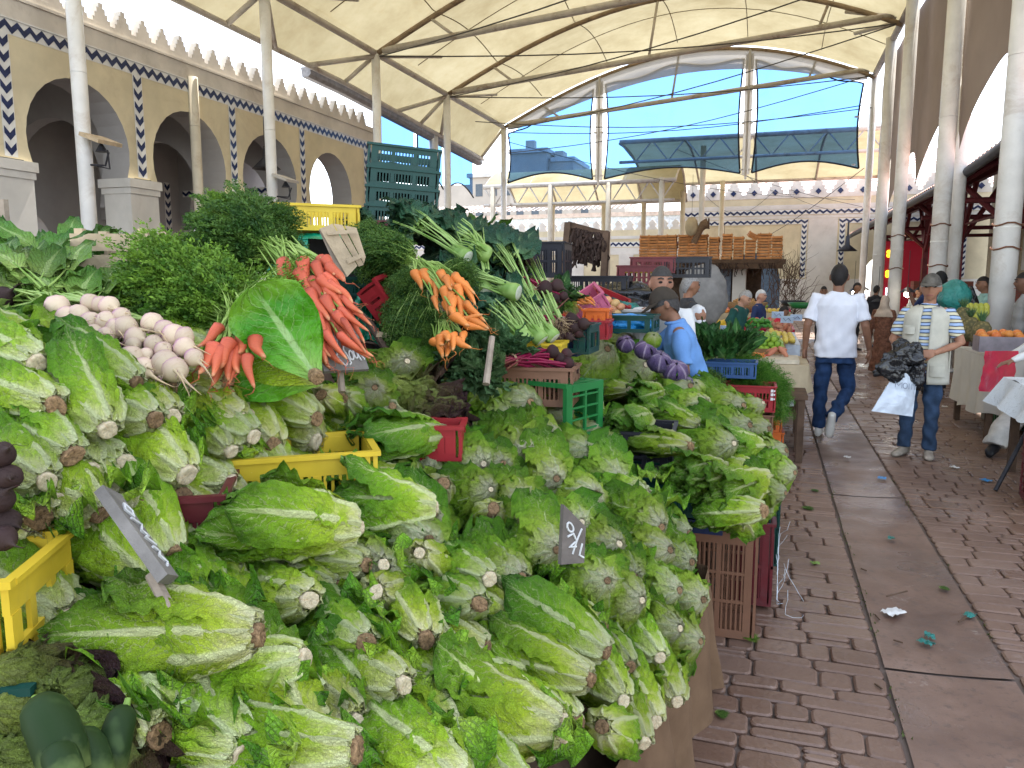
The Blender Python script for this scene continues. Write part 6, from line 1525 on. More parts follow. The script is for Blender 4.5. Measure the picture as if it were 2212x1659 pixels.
# ---- green tarpaulin shelves ----
def slab_px(m, pts, d, th):  # polygon of pixels at depth d made thick away from the camera
    f = [gd(p[0], p[1], p[2] if len(p) > 2 else d) for p in pts]; n = len(f); bk = [q+ray(pts[i][0], pts[i][1])*th for i, q in enumerate(f)]
    m.add(f+bk, [tuple(range(n)), tuple(range(n, 2*n))[::-1]]+[(i, n+i, n+(i+1) % n, (i+1) % n) for i in range(n)])
t = thing('tarpaulin_shelves', 'stepped display shelves covered in green tarpaulin with a hanging scalloped front', 'shelf', gd(740, 620, 3.6)); O_ = -t.location
def TS(m, n, mat, sm=False):
    o = m.build(n, mat, t, sm); o.location = O_; return o
m = MB()
def sheet(m, q, nu=14, nv=14, amp=.012, s=7):
    P = [gd(*c) for c in q]
    m.grid(lambda u, v: (P[0]*(1-u)+P[1]*u)*(1-v)+(P[3]*(1-u)+P[2]*u)*v+Vector((1, -1, .4))*amp*nz(u*s, v*s*.6, q[0][0]), nu, nv)
sheet(m, [(575, 503, 3.9), (735, 503, 3.9), (740, 516, 3.75), (575, 516, 3.75)]); sheet(m, [(575, 514, 3.76), (665, 514, 3.76), (665, 640, 3.7), (575, 640, 3.7)])
sheet(m, [(664, 514, 3.76), (668, 514, 3.9), (668, 590, 3.9), (664, 600, 3.7)])
sheet(m, [(690, 600, 3.9), (812, 600, 3.9), (815, 622, 3.5), (690, 618, 3.5)]); sheet(m, [(690, 616, 3.5), (765, 620, 3.5), (768, 650, 3.49), (690, 640, 3.49)])
sheet(m, [(762, 618, 3.5), (815, 600, 3.6), (822, 735, 3.45), (772, 712, 3.4)], amp=.04); sheet(m, [(770, 640, 3.42), (800, 630, 3.5), (812, 735, 3.4), (762, 735, 3.36)], amp=.04)
sheet(m, [(795, 718, 3.5), (930, 722, 3.6), (930, 738, 3.3), (805, 736, 3.25)]); sheet(m, [(805, 735, 3.25), (930, 737, 3.3), (925, 782, 3.28), (862, 782, 3.25)], amp=.03)
sheet(m, [(880, 736, 3.25), (905, 736, 3.25), (870, 800, 3.2), (862, 800, 3.2)], amp=.03)
TS(m, 'tarpaulin', green_tarp, True)
m = MB(); m.tube([gd(690, 590, 3.45), gd(800, 700, 3.3), gd(862, 800, 3.1)], .016, 6); m.tube([gd(640, 560, 3.6), gd(700, 625, 3.45)], .016, 6); m.tube([gd(770, 745, 3.2), gd(850, 820, 3.1)], .012, 6)
m.tube([gd(762, 735, 3.35), gd(830, 745, 3.25)], .006, 5); TS(m, 'support_bar', wood_dark)
m = MB(); slab_px(m, [(815, 716), (900, 720), (898, 732), (812, 728)], 3.22, .1); TS(m, 'shelf_board', wood_pale)
m = MB(); slab_px(m, [(575, 640), (690, 640), (880, 800), (940, 860), (575, 860)], 3.95, .05); slab_px(m, [(575, 506), (775, 500), (790, 600), (690, 640), (575, 645)], 4.15, .05); TS(m, 'shelf_shadow_panel', M('shelf_shadow', (.02, .02, .02), .9))  # near-black panels stand in for the shade inside the shelves
GS = 'dark green crates inside the tarpaulin shelves'
crpx(745, 668, 3.62, .35, p_teal, 'upper dark green crate standing inside the tarpaulin shelf', GS, size=(.36, .26, .14), rows=2, cols=3, slat=5)
crpx(752, 712, 3.6, .35, p_teal, 'lower dark green crate standing inside the tarpaulin shelf', GS, size=(.36, .26, .16), rows=2, cols=3, slat=5)
crate(gd(676, 502, 4.0), .72, p_yellow, 'yellow crate with a pale label on top of the green tarpaulin shelf', None, size=(.42, .34, .12), rows=1, cols=3, slat=6)
GK = 'stack of dark green crates'
for i, lab in enumerate(('bottom crate of the dark green stack above the celery', 'second crate from the bottom of the dark green stack', 'third crate of the dark green stack, leaning slightly', 'top crate of the dark green stack, open against the column')):
    crate(gd(868+i*1.5, 492-i*1, 4.7)+Vector((0, 0, i*.105)), R3(-.03, .06+.01*i, .42+.02*i), p_teal, lab, GK, size=(.42, .32, .10) if i < 3 else (.42, .32, .12), rows=1, cols=3, slat=6)
crate(gd(850, 512, 4.65), R3(-.03, .06, .40), p_maroon, 'dark red crate supporting the dark green stack', None, size=(.36, .26, .07), rows=1, cols=3)
t = thing('wooden_crate', 'pale wooden crate tipped up against the green tarpaulin shelf', 'crate', gd(738, 545, 3.1), None, 'pale wooden crates'); OW = -t.location
for k, (q, dd) in enumerate((([(690, 494), (718, 483), (772, 574), (750, 598)], 3.1), ([(720, 483), (740, 486), (786, 572), (775, 576)], 3.12), ([(744, 487), (770, 492), (790, 555), (786, 570)], 3.14))):
    m = MB(); slab_px(m, q, dd, .004); o = m.build('plank', wood_pale, t); o.location = OW
m = MB(); slab_px(m, [(706, 500), (770, 496), (774, 503), (708, 508)], 3.092, .004); slab_px(m, [(748, 560), (786, 545), (789, 553), (752, 570)], 3.092, .004); o = m.build('batten', wood_pale, t); o.location = OW
m = MB(); slab_px(m, [(688, 496), (692, 496), (750, 598), (735, 600)], 3.11, .05); o = m.build('shadow_side', wood_old, t); o.location = OW
crate(gd(862, 712, 3.5), R3(0.25, .95, .35), p_red, 'red crate tilted steeply under the dark feathery carrot tops', None, size=(.46, .30, .10), rows=1, cols=4, slat=2)
crate(gd(1105, 690, 4.15), R3(0.1, .85, .15), p_red, 'red crate lying tilted behind the orange carrots', None, size=(.34, .3, .08), rows=1, cols=3)
wood_crate(gd(1040, 560, 4.25), R3(.1, .75, .4), wood_pale, 'pale wooden crate side sloping beside the upper celery', 'pale wooden crates', (.34, .24, .05))
wood_crate(gd(1125, 670, 4.35), R3(.1, .85, .3), wood_pale, 'thin wooden crate side between the leeks and the beet stalks', 'pale wooden crates', (.34, .2, .04))
wood_crate(gd(390, 820, 2.35), .3, wood_pale, 'wooden crate with torn label under the front turnips', 'pale wooden crates', (.34, .24, .10))
wood_crate(gd(275, 640, 2.72), .35, wood_pale, 'white sided wooden crate behind the feathery carrot tops', 'pale wooden crates', (.26, .20, .22))
crpx(1152, 795, 3.75, .1, p_yellow, 'yellow crate under the lowest celery cut ends', GS[:0] or None, size=(.30, .22, .12), rows=1, cols=3, slat=6)
crpx(1205, 765, 4.1, .0, p_navy, 'dark blue crate below the leek roots', None, size=(.26, .22, .12), rows=1, cols=2, slat=2)
crpx(1235, 760, 4.05, .0, p_teal, 'dark green crate below the beets with the string tie', None, size=(.24, .25, .14), rows=1, cols=2, slat=1)
crpx(1275, 730, 4.6, .1, p_red, 'red crate right of the beets under the carrots', None, size=(.24, .25, .10), rows=1, cols=2, slat=2)
crpx(1290, 712, 4.8, .1, p_orange, 'small orange crate at the foot of the fruit slope', None, size=(.16, .2, .12), rows=1, cols=2, slat=1)
crpx(1345, 715, 5.1, .0, p_teal, 'long dark green crate holding blue plastic film', None, size=(.44, .3, .10), rows=1, cols=3, slat=0)
# blue film, oranges/squash slope and far-left background goods
def crumple(name, mat, c, r, label, cat, seed=0, sc3=(1, 1, .6), n=28, amp=.35, fq=2.2, parent=None):
    m = MB()
    def fn(u, v):
        a = 2*math.pi*u; b_ = math.pi*v; d = Vector((math.sin(b_)*math.cos(a), math.sin(b_)*math.sin(a), math.cos(b_)))
        k = 1+amp*nz(d.x*fq+seed, d.y*fq, d.z*fq)-amp*.5*abs(nz(d.x*fq*1.9, d.y*fq*1.9+seed, d.z*fq*1.9))+amp*.08*nz(d.x*fq*5, d.y*fq*5, d.z*fq*5+seed)
        return Vector((d.x*sc3[0], d.y*sc3[1], d.z*sc3[2]))*r*k
    m.grid(fn, n*2, n); o = m.build(name, mat, parent, True)
    if parent is None: o.location = c; tag(o, label, cat)
    else: o.location = c
    return o
crumple('plastic_film', blue_film, gd(1350, 698, 5.1), .17, 'crumpled bright blue plastic film in the long green crate', 'plastic', 3, (1.1, .8, .35))
GP = 'pumpkins and squash on the far slope'
sq = [M('peach_squash_skin', (.62, .30, .16), .5, .3, 20, world=False, rnd=.4), M('yellow_squash_skin', (.60, .38, .16), .5, .3, 20, world=False, rnd=.4)]
def ribbed(name, mat, c, r, label, cat, group=None, ribs=9, sz=.75, amp=.08):
    key = ('rib', name, mat.name, ribs, sz)
    if key not in _CR:
        m = MB(); m.grid(lambda u, v: Vector((math.sin(math.pi*v)*math.cos(2*math.pi*u), math.sin(math.pi*v)*math.sin(2*math.pi*u), math.cos(math.pi*v)*sz))*(1+amp*abs(math.sin(math.pi*ribs*u))*math.sin(math.pi*v)), 36, 14); _CR[key] = m.mesh('body', mat, True)
        m = MB(); m.tube([(0, 0, sz*.9), (.02, 0, sz+.12), (.08, 0, sz+.2)], [.10, .07, .05], 6); _CR[key+('s',)] = m.mesh('stem', stalk_y)
    t = thing(name, label, cat, c, (R.uniform(-.5, .5), R.uniform(-.5, .5), R.uniform(0, 6)), group)
    for nme, me in (('body', _CR[key]), ('stem', _CR[key+('s',)])): o = linkmesh(nme, me, t); o.scale = (r, r, r)
for i, (px, py, s) in enumerate(((1285, 655, 24), (1302, 665, 22), (1320, 668, 20), (1268, 668, 22), (1310, 650, 18), (1328, 655, 17), (1340, 662, 15), (1290, 685, 24), (1310, 688, 20), (1330, 678, 18), (1270, 690, 22), (1250, 668, 18))):
    ribbed('squash', sq[i % 2], gd(px, py, 5.6), s/2*5.6/FPX*1.3, 'one of the peach coloured ribbed squashes heaped behind the beets', 'squash', GP)
CA5 = [((1225+14*(i % 4), 640+9*(i//4)), (1255+14*(i % 4), 655+9*(i//4)), .8) for i in range(10)]
carrot_bunch(gd(1225, 640, 5.2), carr(CA5, 5.2, 0), 'distant carrots lying right of the beets before the squashes', 'carrot bunches', CARO, [(FT, gd(1240, 680, 5.1), (-.3, .1, .4), .8)], stemto=gd(1210, 632, 5.3))
crate(gd(1310, 665, 6.0), R3(.3, .4, .3), p_red, 'bright red tray tilted above the squashes', None, size=(.30, .2, .1), rows=1, cols=2, slat=0)
crate(gd(1280, 672, 5.4), R3(.4, -.6, .3), p_pink, 'pink crate leaning in front of the squashes', None, size=(.24, .2, .12), rows=1, cols=3, slat=4)
crpx(1170, 600, 6.0, .05, p_black, 'black slatted crate standing left of the dark hanging frame', None, size=(.42, .3, .26), rows=2, cols=4, slat=5)
crpx(1285, 640, 6.5, .05, p_black, 'black crate on its side at the foot of the dark hanging frame', None, size=(.6, .3, .16), rows=1, cols=3, slat=4)
crpx(1380, 632, 7.2, .12, p_maroon, 'lower maroon crate left of the man with the moustache', 'maroon crates behind the veiled woman', size=(.40, .3, .24), rows=3, cols=4, slat=1)
crpx(1410, 590, 7.4, .12, p_maroon, 'upper maroon crate left of the man with the moustache', 'maroon crates behind the veiled woman', size=(.42, .3, .14), rows=1, cols=4, slat=3)
crpx(1385, 590, 7.25, .12, p_yellow, 'thin yellow crate rim between the two maroon crates', None, size=(.36, .28, .03), rows=1, cols=2, slat=0)
crpx(1480, 600, 7.9, .12, p_black, 'black crate above the head of the man with the moustache', None, size=(.5, .3, .2), rows=2, cols=3, slat=3)
crumple('bin_bag', black_bag, gd(1355, 650, 6.4), .25, 'black polythene bag slumped behind the squashes', 'bag', 5, (1.3, .8, .6))
crumple('teal_bag', teal_bag, gd(1348, 672, 6.0), .11, 'small teal bag beside the squashes', 'bag', 7, (1.2, .8, .7))
# brass scale behind the film
t = thing('counter_box', 'grey counter box with a brass knob before the veiled woman', 'box', gd(1375, 690, 5.7)); m = MB(); m.box((0, 0, 0), (.34, .2, .12)); m.build('case', M('grey_green_case', (.22, .22, .19), .5), t); m = MB(); m.box((0, 0, .066), (.37, .22, .012)); m.build('lid', M('pale_lid', (.5, .48, .45), .5), t); m = MB(); m.lathe([(0, -.012), (.014, 0), (0, .012)], 8, (-.02, -.108, 0)); m.build('knob', M('brass', (.5, .33, .1), .3, metal=.8), t)
# hanging frame with dark dried bunches
t = thing('drying_rack', 'dark timber frame hung with dried blackish bunches behind the beets', 'frame', gd(1265, 640, 7.8)); O_ = -t.location
m = MB()
for a, b_ in (((1228, 482), (1215, 640)), ((1310, 500), (1302, 650)), ((1226, 484), (1314, 508))):
    A, Bq = gd(*a, 7.8), gd(*b_, 7.8); fr = frame(Bq-A, (0, -1, 0)); m.box((A+Bq)/2, ((Bq-A).length, .06, .10 if a != (1226, 484) else .05), fr)
o = m.build('timber', wood_dark, t); o.location = O_
m = MB(); rs = random.Random(2)
for i in range(90):
    u = rs.random(); A = gd(1238+68*u, 493+14*u, 7.78); l = rs.uniform(.12, .36)*(1 if rs.random() < .9 else 1.6); pts = [A]; p = A.copy()
    for k in range(9): p = p+Vector((rs.gauss(0, .012), rs.gauss(0, .012), -l/9)); pts.append(p.copy())
    m.tube(pts, [rs.uniform(.004, .022) for _ in pts], 5)
o = m.build('dried_bunches', M('dried_dark_peppers', (.035, .02, .015), .7, .5, 30), t); o.location = O_
# ================= kiosk roof with orange crates =================
t = thing('kiosk', 'small flat roofed kiosk with dark deck carrying the rows of orange crates', 'kiosk', (-1.55, 23, 0)); O_ = -t.location
m = MB(); m.box2((-3.45, 21.7, 2.10), (.42, 24, 2.20)); m.box2((-3.4, 21.72, 1.95), (.35, 21.85, 2.098)); m.box2((-3.4, 23.8, 0), (-.2, 23.95, 2.09)); o = m.build('deck', wood_dark, t); o.location = O_
m = MB(); m.box2((-2.25, 22.2, 0), (-1.5, 23, 2.09)); m.box2((-.95, 22.4, 0), (-.6, 23, 2.09)); o = m.build('pillar', plaster_w, t); o.location = O_
m = MB(); m.box2((-1.45, 22.6, 0), (-1.0, 22.7, 2.09)); o = m.build('grey_panel', M('grey_blue_panel', (.16, .18, .22), .7), t); o.location = O_
GO = 'orange wooden crates stacked on the kiosk roof'
xs = [-3.33, -3.08, -2.83, -2.58, -2.26, -2.0, -1.75, -1.44, -1.1, -.80, -.50, -.14, .18]; hs = [9, 9, 9, 9, 9, 9, 9, 8, 9, 8, 7, 9, 8]
m = MB(); L, Wd, Hh = .26, .36, .062
for s in (-1, 1): m.box2((-L/2, s*Wd/2-.006, .012), (L/2, s*Wd/2+.006, Hh-.004)); m.box2((s*L/2-.006, -Wd/2+.006, .012), (s*L/2+.006, Wd/2-.006, Hh-.004))
m.box2((-L/2+.008, -Wd/2+.008, 0), (L/2-.008, Wd/2-.008, .010)); oc = m.mesh('tray', wood_orange)
m = MB(); m.box((0, 0, .044), (.022, .022, .07)); ocp = m.mesh('corner_post', wood_orange)
O15 = ['first', 'second', 'third', 'fourth', 'fifth', 'sixth', 'seventh', 'eighth', 'ninth', 'tenth', 'eleventh', 'twelfth']
for i, (x, n) in enumerate(zip(xs, hs)):
    for k in range(n):
        c = thing('orange_crate', f'orange crate, {O15[k]} from bottom, in the {O15[i] if i < 12 else "last"} stack from left on the kiosk roof', 'crate', (x+R.gauss(0, .006), 21.95+R.gauss(0, .01), 2.205+k*.0765), R.gauss(0, .03), GO)
        linkmesh('tray', oc, c)
        for a, b_ in ((-.11, -.16), (.11, -.16), (-.11, .16), (.11, .16)): linkmesh('corner_post', ocp, c).location = (a, b_, 0)
        if i == 11: 
            for ch in c.children: ch.scale = (1.35, 1, 1)
wood_crate((-.48, 21.95, 2.205+.56), (.2, .5, .2), wood_orange, 'single orange crate lying askew on the tenth stack', None, (.26, .3, .14))
# ladle-like baskets above
t = thing('hanging_basket', 'oval woven basket hanging above the left end of the orange crates', 'basket', gd(1494, 488, 20), None, 'baskets above the orange crates'); m = MB(); m.lathe([(0, -.26), (.12, -.22), (.17, -.05), (.15, .12), (.08, .22)], 14); m.build('body', canvas_beige, t, True); m = MB(); m.tube([(0, 0, .2), (0, 0, 1.3)], .006, 4); m.build('cord', cable_m, t)
t = thing('leaning_basket', 'long woven funnel leaning beside the hanging oval basket', 'basket', gd(1512, 500, 20), None, 'baskets above the orange crates'); m = MB(); m.tube([(-.15, 0, -.3), (.0, 0, .05), (.08, 0, .16), (.2, 0, .2)], [.08, .09, .12, .15], 12, False); m.build('body', M('brown_wicker', (.16, .10, .06), .8, .3, 30), t, True); m = MB(); m.lathe([(.13, 0), (.15, .02), (.13, .03)], 12, (.2, 0, .2), m=Matrix.Rotation(math.pi/2, 3, 'Y')); m.build('rim', wood_dark, t)
# dry branches at the right end
m = MB(); rs = random.Random(12)
for i in range(150):
    u = rs.random(); p = Vector((.45+rs.gauss(0, .22), 21.8+rs.gauss(0, .2), .5+1.4*rs.random())); d = Vector((rs.gauss(.05, .35), rs.gauss(0, .3), 1.0)); pts = [p]
    for k in range(8): d = (d+Vector((rs.gauss(0, .25), rs.gauss(0, .25), rs.gauss(0, .15)))).normalized(); p = p+d*rs.uniform(.06, .14); pts.append(p.copy())
    r0_ = rs.uniform(.006, .016); m.tube(pts, [r0_*(1-.1*k) for k in range(9)], 4, False)
m.build('dry_branches', M('dry_twigs', (.10, .06, .04), .9, .4, 20), label='tangle of dry brown branches at the right end of the kiosk', cat='branches', kind='stuff')
m = MB()
for i in range(60):
    p = Vector((rs.uniform(-3.2, .2), 21.65+rs.gauss(0, .05), 2.1)); pts = [p]
    for k in range(5): p = p+Vector((rs.gauss(0, .03), rs.gauss(0, .02), -rs.uniform(.02, .11))); pts.append(p.copy())
    m.tube(pts, .012, 4, False)
m.build('hanging_herbs', M('dried_dark_peppers', ()), label='dark dried herbs hanging in tufts under the kiosk deck', cat='herbs', kind='stuff')
# ================= people =================
def remesh(mb, voxel, mat, name, parent, fold=0.0, fs=9, smooth=2, deform=None, seed=0, sx=1):
    me = mb.mesh('tmp', mat); o = bpy.data.objects.new('tmp', me); C.objects.link(o)
    md = o.modifiers.new('r', 'REMESH'); md.mode = 'VOXEL'; md.voxel_size = voxel; md.use_smooth_shade = True
    if smooth: s = o.modifiers.new('s', 'SMOOTH'); s.factor = .5; s.iterations = smooth
    dg = bpy.context.evaluated_depsgraph_get(); dg.update(); ev = o.evaluated_get(dg); nm = bpy.data.meshes.new_from_object(ev)
    bpy.data.objects.remove(o); bpy.data.meshes.remove(me); nm.name = name
    if fold:
        N = len(nm.vertices); co = np.empty(N*3, np.float32); no = np.empty(N*3, np.float32)
        nm.vertices.foreach_get('co', co); nm.vertices.foreach_get('normal', no); co = co.reshape(-1, 3); no = no.reshape(-1, 3); x, y, z = co.T*fs; sd_ = seed*1.7
        w = 1.3*np.sin(x*.9+z*.5+sd_)+1.1*np.sin(y*1.1-z*.4+sd_*2)
        f = np.sin(z*2.3+x*1.9+w+sd_)*.5*(.6+.4*np.sin(x*.8+z*.9+sd_))+.35*np.sin(z*4.1-x*2.7+y*1.5+1.6*w)+.25*np.sin(x*5+y*3+z*1.3+w*2)
        co += no*(fold*.75*f)[:, None]; nm.vertices.foreach_set('co', co.ravel())
    if deform:
        for v in nm.vertices: v.co = deform(v.co)
    nm.materials.clear(); nm.materials.append(mat); nm.polygons.foreach_set('use_smooth', [True]*len(nm.polygons))
    ob = bpy.data.objects.new(name, nm); C.objects.link(ob); ob.parent = parent; return ob
def rings(m, rs, n=20):
    """stack of horizontal superellipse rings (z, cx, cy, rx, ry)"""
    vs = []
    for (z, cx, cy, rx, ry) in rs:
        for j in range(n):
            a = 2*math.pi*j/n; c, s = math.cos(a), math.sin(a); e = .85
            vs.append((cx+rx*math.copysign(abs(c)**e, c), cy+ry*math.copysign(abs(s)**e, s), z))
    k = len(rs); fs = [(i*n+j, i*n+(j+1) % n, (i+1)*n+(j+1) % n, (i+1)*n+j) for i in range(k-1) for j in range(n)]+[tuple(range(n))[::-1], tuple((k-1)*n+j for j in range(n))]
    m.add(vs, fs)
def ball(m, c, r, s=(1, 1, 1), n=12):
    c = Vector(c); vs = [c+Vector((0, 0, -r*s[2]))]; 
    for i in range(1, n):
        b_ = -math.pi/2+math.pi*i/n
        for j in range(n*2): a = math.pi*j/n; vs.append(c+Vector((r*s[0]*math.cos(b_)*math.cos(a), r*s[1]*math.cos(b_)*math.sin(a), r*s[2]*math.sin(b_))))
    vs.append(c+Vector((0, 0, r*s[2]))); q = n*2; fs = [(0, 1+(j+1) % q, 1+j) for j in range(q)]
    for i in range(n-2): fs += [(1+i*q+j, 1+i*q+(j+1) % q, 1+(i+1)*q+(j+1) % q, 1+(i+1)*q+j) for j in range(q)]
    L = len(vs)-1; fs += [(1+(n-2)*q+j, 1+(n-2)*q+(j+1) % q, L) for j in range(q)]; m.add(vs, fs)
def head_part(m, hc, k, tilt):
    def P(x, y, z): return Vector(hc)+tilt @ (Vector((x, y, z))*k*1.12)
    n = 20; mm = MB(); ball(mm, (0, 0, 0), 1, (1, 1, 1), n); vs = []
    for v in mm.v:
        x, y, z = v; X, Y, Z = x*.074, y*.092, z*.112
        if z < -.1: q = (-.1-z)/.9; X *= 1-.34*q; Y *= 1-.10*q*(1 if y < 0 else .2)
        if z > .3: X *= 1+.03; 
        if y < 0 and z < -.35: Y *= .72
        if y > 0:
            fx = abs(X)/.074
            nose = math.exp(-(X/.013)**2)*max(0, 1-abs((Z+.012)/.032))**.8; Y += .024*nose
            Y -= .007*math.exp(-((abs(X)-.032)/.015)**2-((Z-.012)/.014)**2)
            Y += .005*math.exp(-((Z-.032)/.010)**2)*math.exp(-(X/.05)**2)
            Y += .007*math.exp(-((Z+.062)/.010)**2)*math.exp(-(X/.024)**2)
            Y += .010*math.exp(-((Z+.098)/.018)**2)*math.exp(-(X/.024)**2)
            Y += .004*math.exp(-((abs(X)-.045)/.02)**2-((Z+.025)/.02)**2)
        vs.append(P(X, Y, Z))
    m.add(vs, mm.f)
    for s in (-1, 1): ball(m, P(s*.078, -.006, -.006), .021*k, (.45, .9, 1.6), 8)
def hand_part(m, w, d, nrm, k, curl=.5, side=1):
    w = Vector(w); d = Vector(d).normalized(); nrm = Vector(nrm); nrm = (nrm-d*nrm.dot(d)).normalized(); s = d.cross(nrm)*side
    c = w+d*.045*k; fr = Matrix((d, s, nrm)).transposed(); ps = []
    m.tube([w-d*.01*k, w+d*.02*k, w+d*.055*k, w+d*.088*k], [.024*k, .032*k, .040*k, .036*k], 10, flat=.0 or .55) if False else m.box(c, (.09*k, .078*k, .030*k), fr)
    for i, (o_, l) in enumerate(((-.030, .070), (-.010, .080), (.010, .075), (.029, .060))):
        p = w+d*.085*k+s*o_*k; dd = d.copy(); pts = [p-d*.015*k, p]
        for q in range(3):
            dd = (dd+nrm*curl*.45*(1+.15*i)).normalized(); p = p+dd*l*k/3; pts.append(p)
        m.tube(pts, [.0105*k, .0100*k, .0095*k, .0088*k, .0075*k], 8)
    p = w+d*.03*k-s*.034*k; dd = (d*.7-s*.75+nrm*.35).normalized(); m.tube([p+s*.012*k, p, p+dd*.028*k, p+(dd*.028+(dd+d*.5+nrm*.3).normalized()*.028)*k], [.014*k, .014*k, .012*k, .009*k], 8)
def skin(n, c): 
    if n in MATS: return MATS[n]
    b = NB(n); b.col(b.ramp(b.noise(14, 3, b.pos()), [(.3, tuple(x*.8 for x in c)), (.7, tuple(x*1.15 for x in c))])).set(Roughness=.5); b.bump(b.noise(60, 3, b.pos()), .15, .004); MATS[n] = b.m; return b.m
sk1 = skin('weathered_skin', (.34, .17, .105)); sk2 = skin('brown_skin', (.23, .115, .07)); sk3 = skin('fair_skin', (.45, .25, .17)); sk4 = skin('dark_skin', (.14, .07, .045))
hair_b = M('black_hair', (.016, .013, .012), .6, .3, 60, .4, 200, world=False); hair_g = M('grey_hair', (.30, .29, .28), .7, .3, 60, .4, 200, world=False); hair_s = M('salt_hair', (.05, .045, .042), .7, .3, 60, .4, 200, world=False)
jeans = M('blue_denim', (.018, .045, .115), .85, .45, 9, .3, 120, world=False); jeans_o = M('worn_blue_denim', (.035, .065, .12), .85, .5, 7, .3, 120, world=False); grey_tr = M('grey_trousers', (.14, .14, .15), .85, .2, 9, world=False)
tee = M('white_tshirt', (.66, .67, .72), .85, .05, 9, .15, 80, world=False); polo = M('sky_blue_polo', (.13, .27, .54), .85, .12, 9, .25, 100, world=False); wshirt = M('white_shirt', (.62, .62, .60), .85, .06, 9, .2, 90, world=False)
veil_m = M('white_veil', (.66, .66, .66), .85, .05, 9, .2, 60, world=False); vest_m = M('cream_vest', (.48, .46, .38), .85, .10, 9, .3, 80, world=False)
gshirt = M('dark_green_shirt', (.015, .07, .06), .8, .2, 9, world=False); nshirt = M('navy_shirt', (.02, .035, .10), .8, .2, 9, world=False); rshirt = M('bright_red_top', (.55, .02, .05), .8, .2, 9, world=False); dshirt = M('dark_clothes', (.02, .02, .025), .8, .2, 9, world=False); gyshirt = M('grey_shirt', (.25, .25, .25), .85, .1, 9, world=False); bshirt = M('brown_dress', (.14, .06, .035), .8, .5, 30, world=False)
cap_g = M('faded_grey_cap', (.10, .09, .075), .85, .5, 14, .3, 90, world=False); cap_b = M('dark_brown_cap', (.045, .035, .025), .8, .2, 14, world=False); shoe_w = M('white_trainer', (.66, .65, .60), .5, .08, 9, world=False); shoe_g = M('muddy_trainer', (.36, .31, .25), .8, .4, 14, world=False); shoe_d = M('black_shoe', (.015, .015, .017), .4)
eye_m = M('dark_eye', (.012, .008, .007), .2); lip_m = M('lip', (.26, .10, .08), .5)
def striped():
    b = NB('striped_polo'); sep = b.n('ShaderNodeSeparateXYZ'); b.l(b.pos(), sep.inputs[0]); z = sep.outputs[2]
    f = b.math('FRACT', b.math('ADD', b.math('MULTIPLY', z, 16), b.math('MULTIPLY', b.noise(5, 2, b.pos()), .5)))
    b.col(b.ramp(f, [(0, (.02, .03, .06)), (.13, (.34, .45, .66)), (.5, (.02, .03, .06)), (.62, (.60, .55, .38))], 'CONSTANT')).set(Roughness=.85); return b.m
stripe_m = striped()
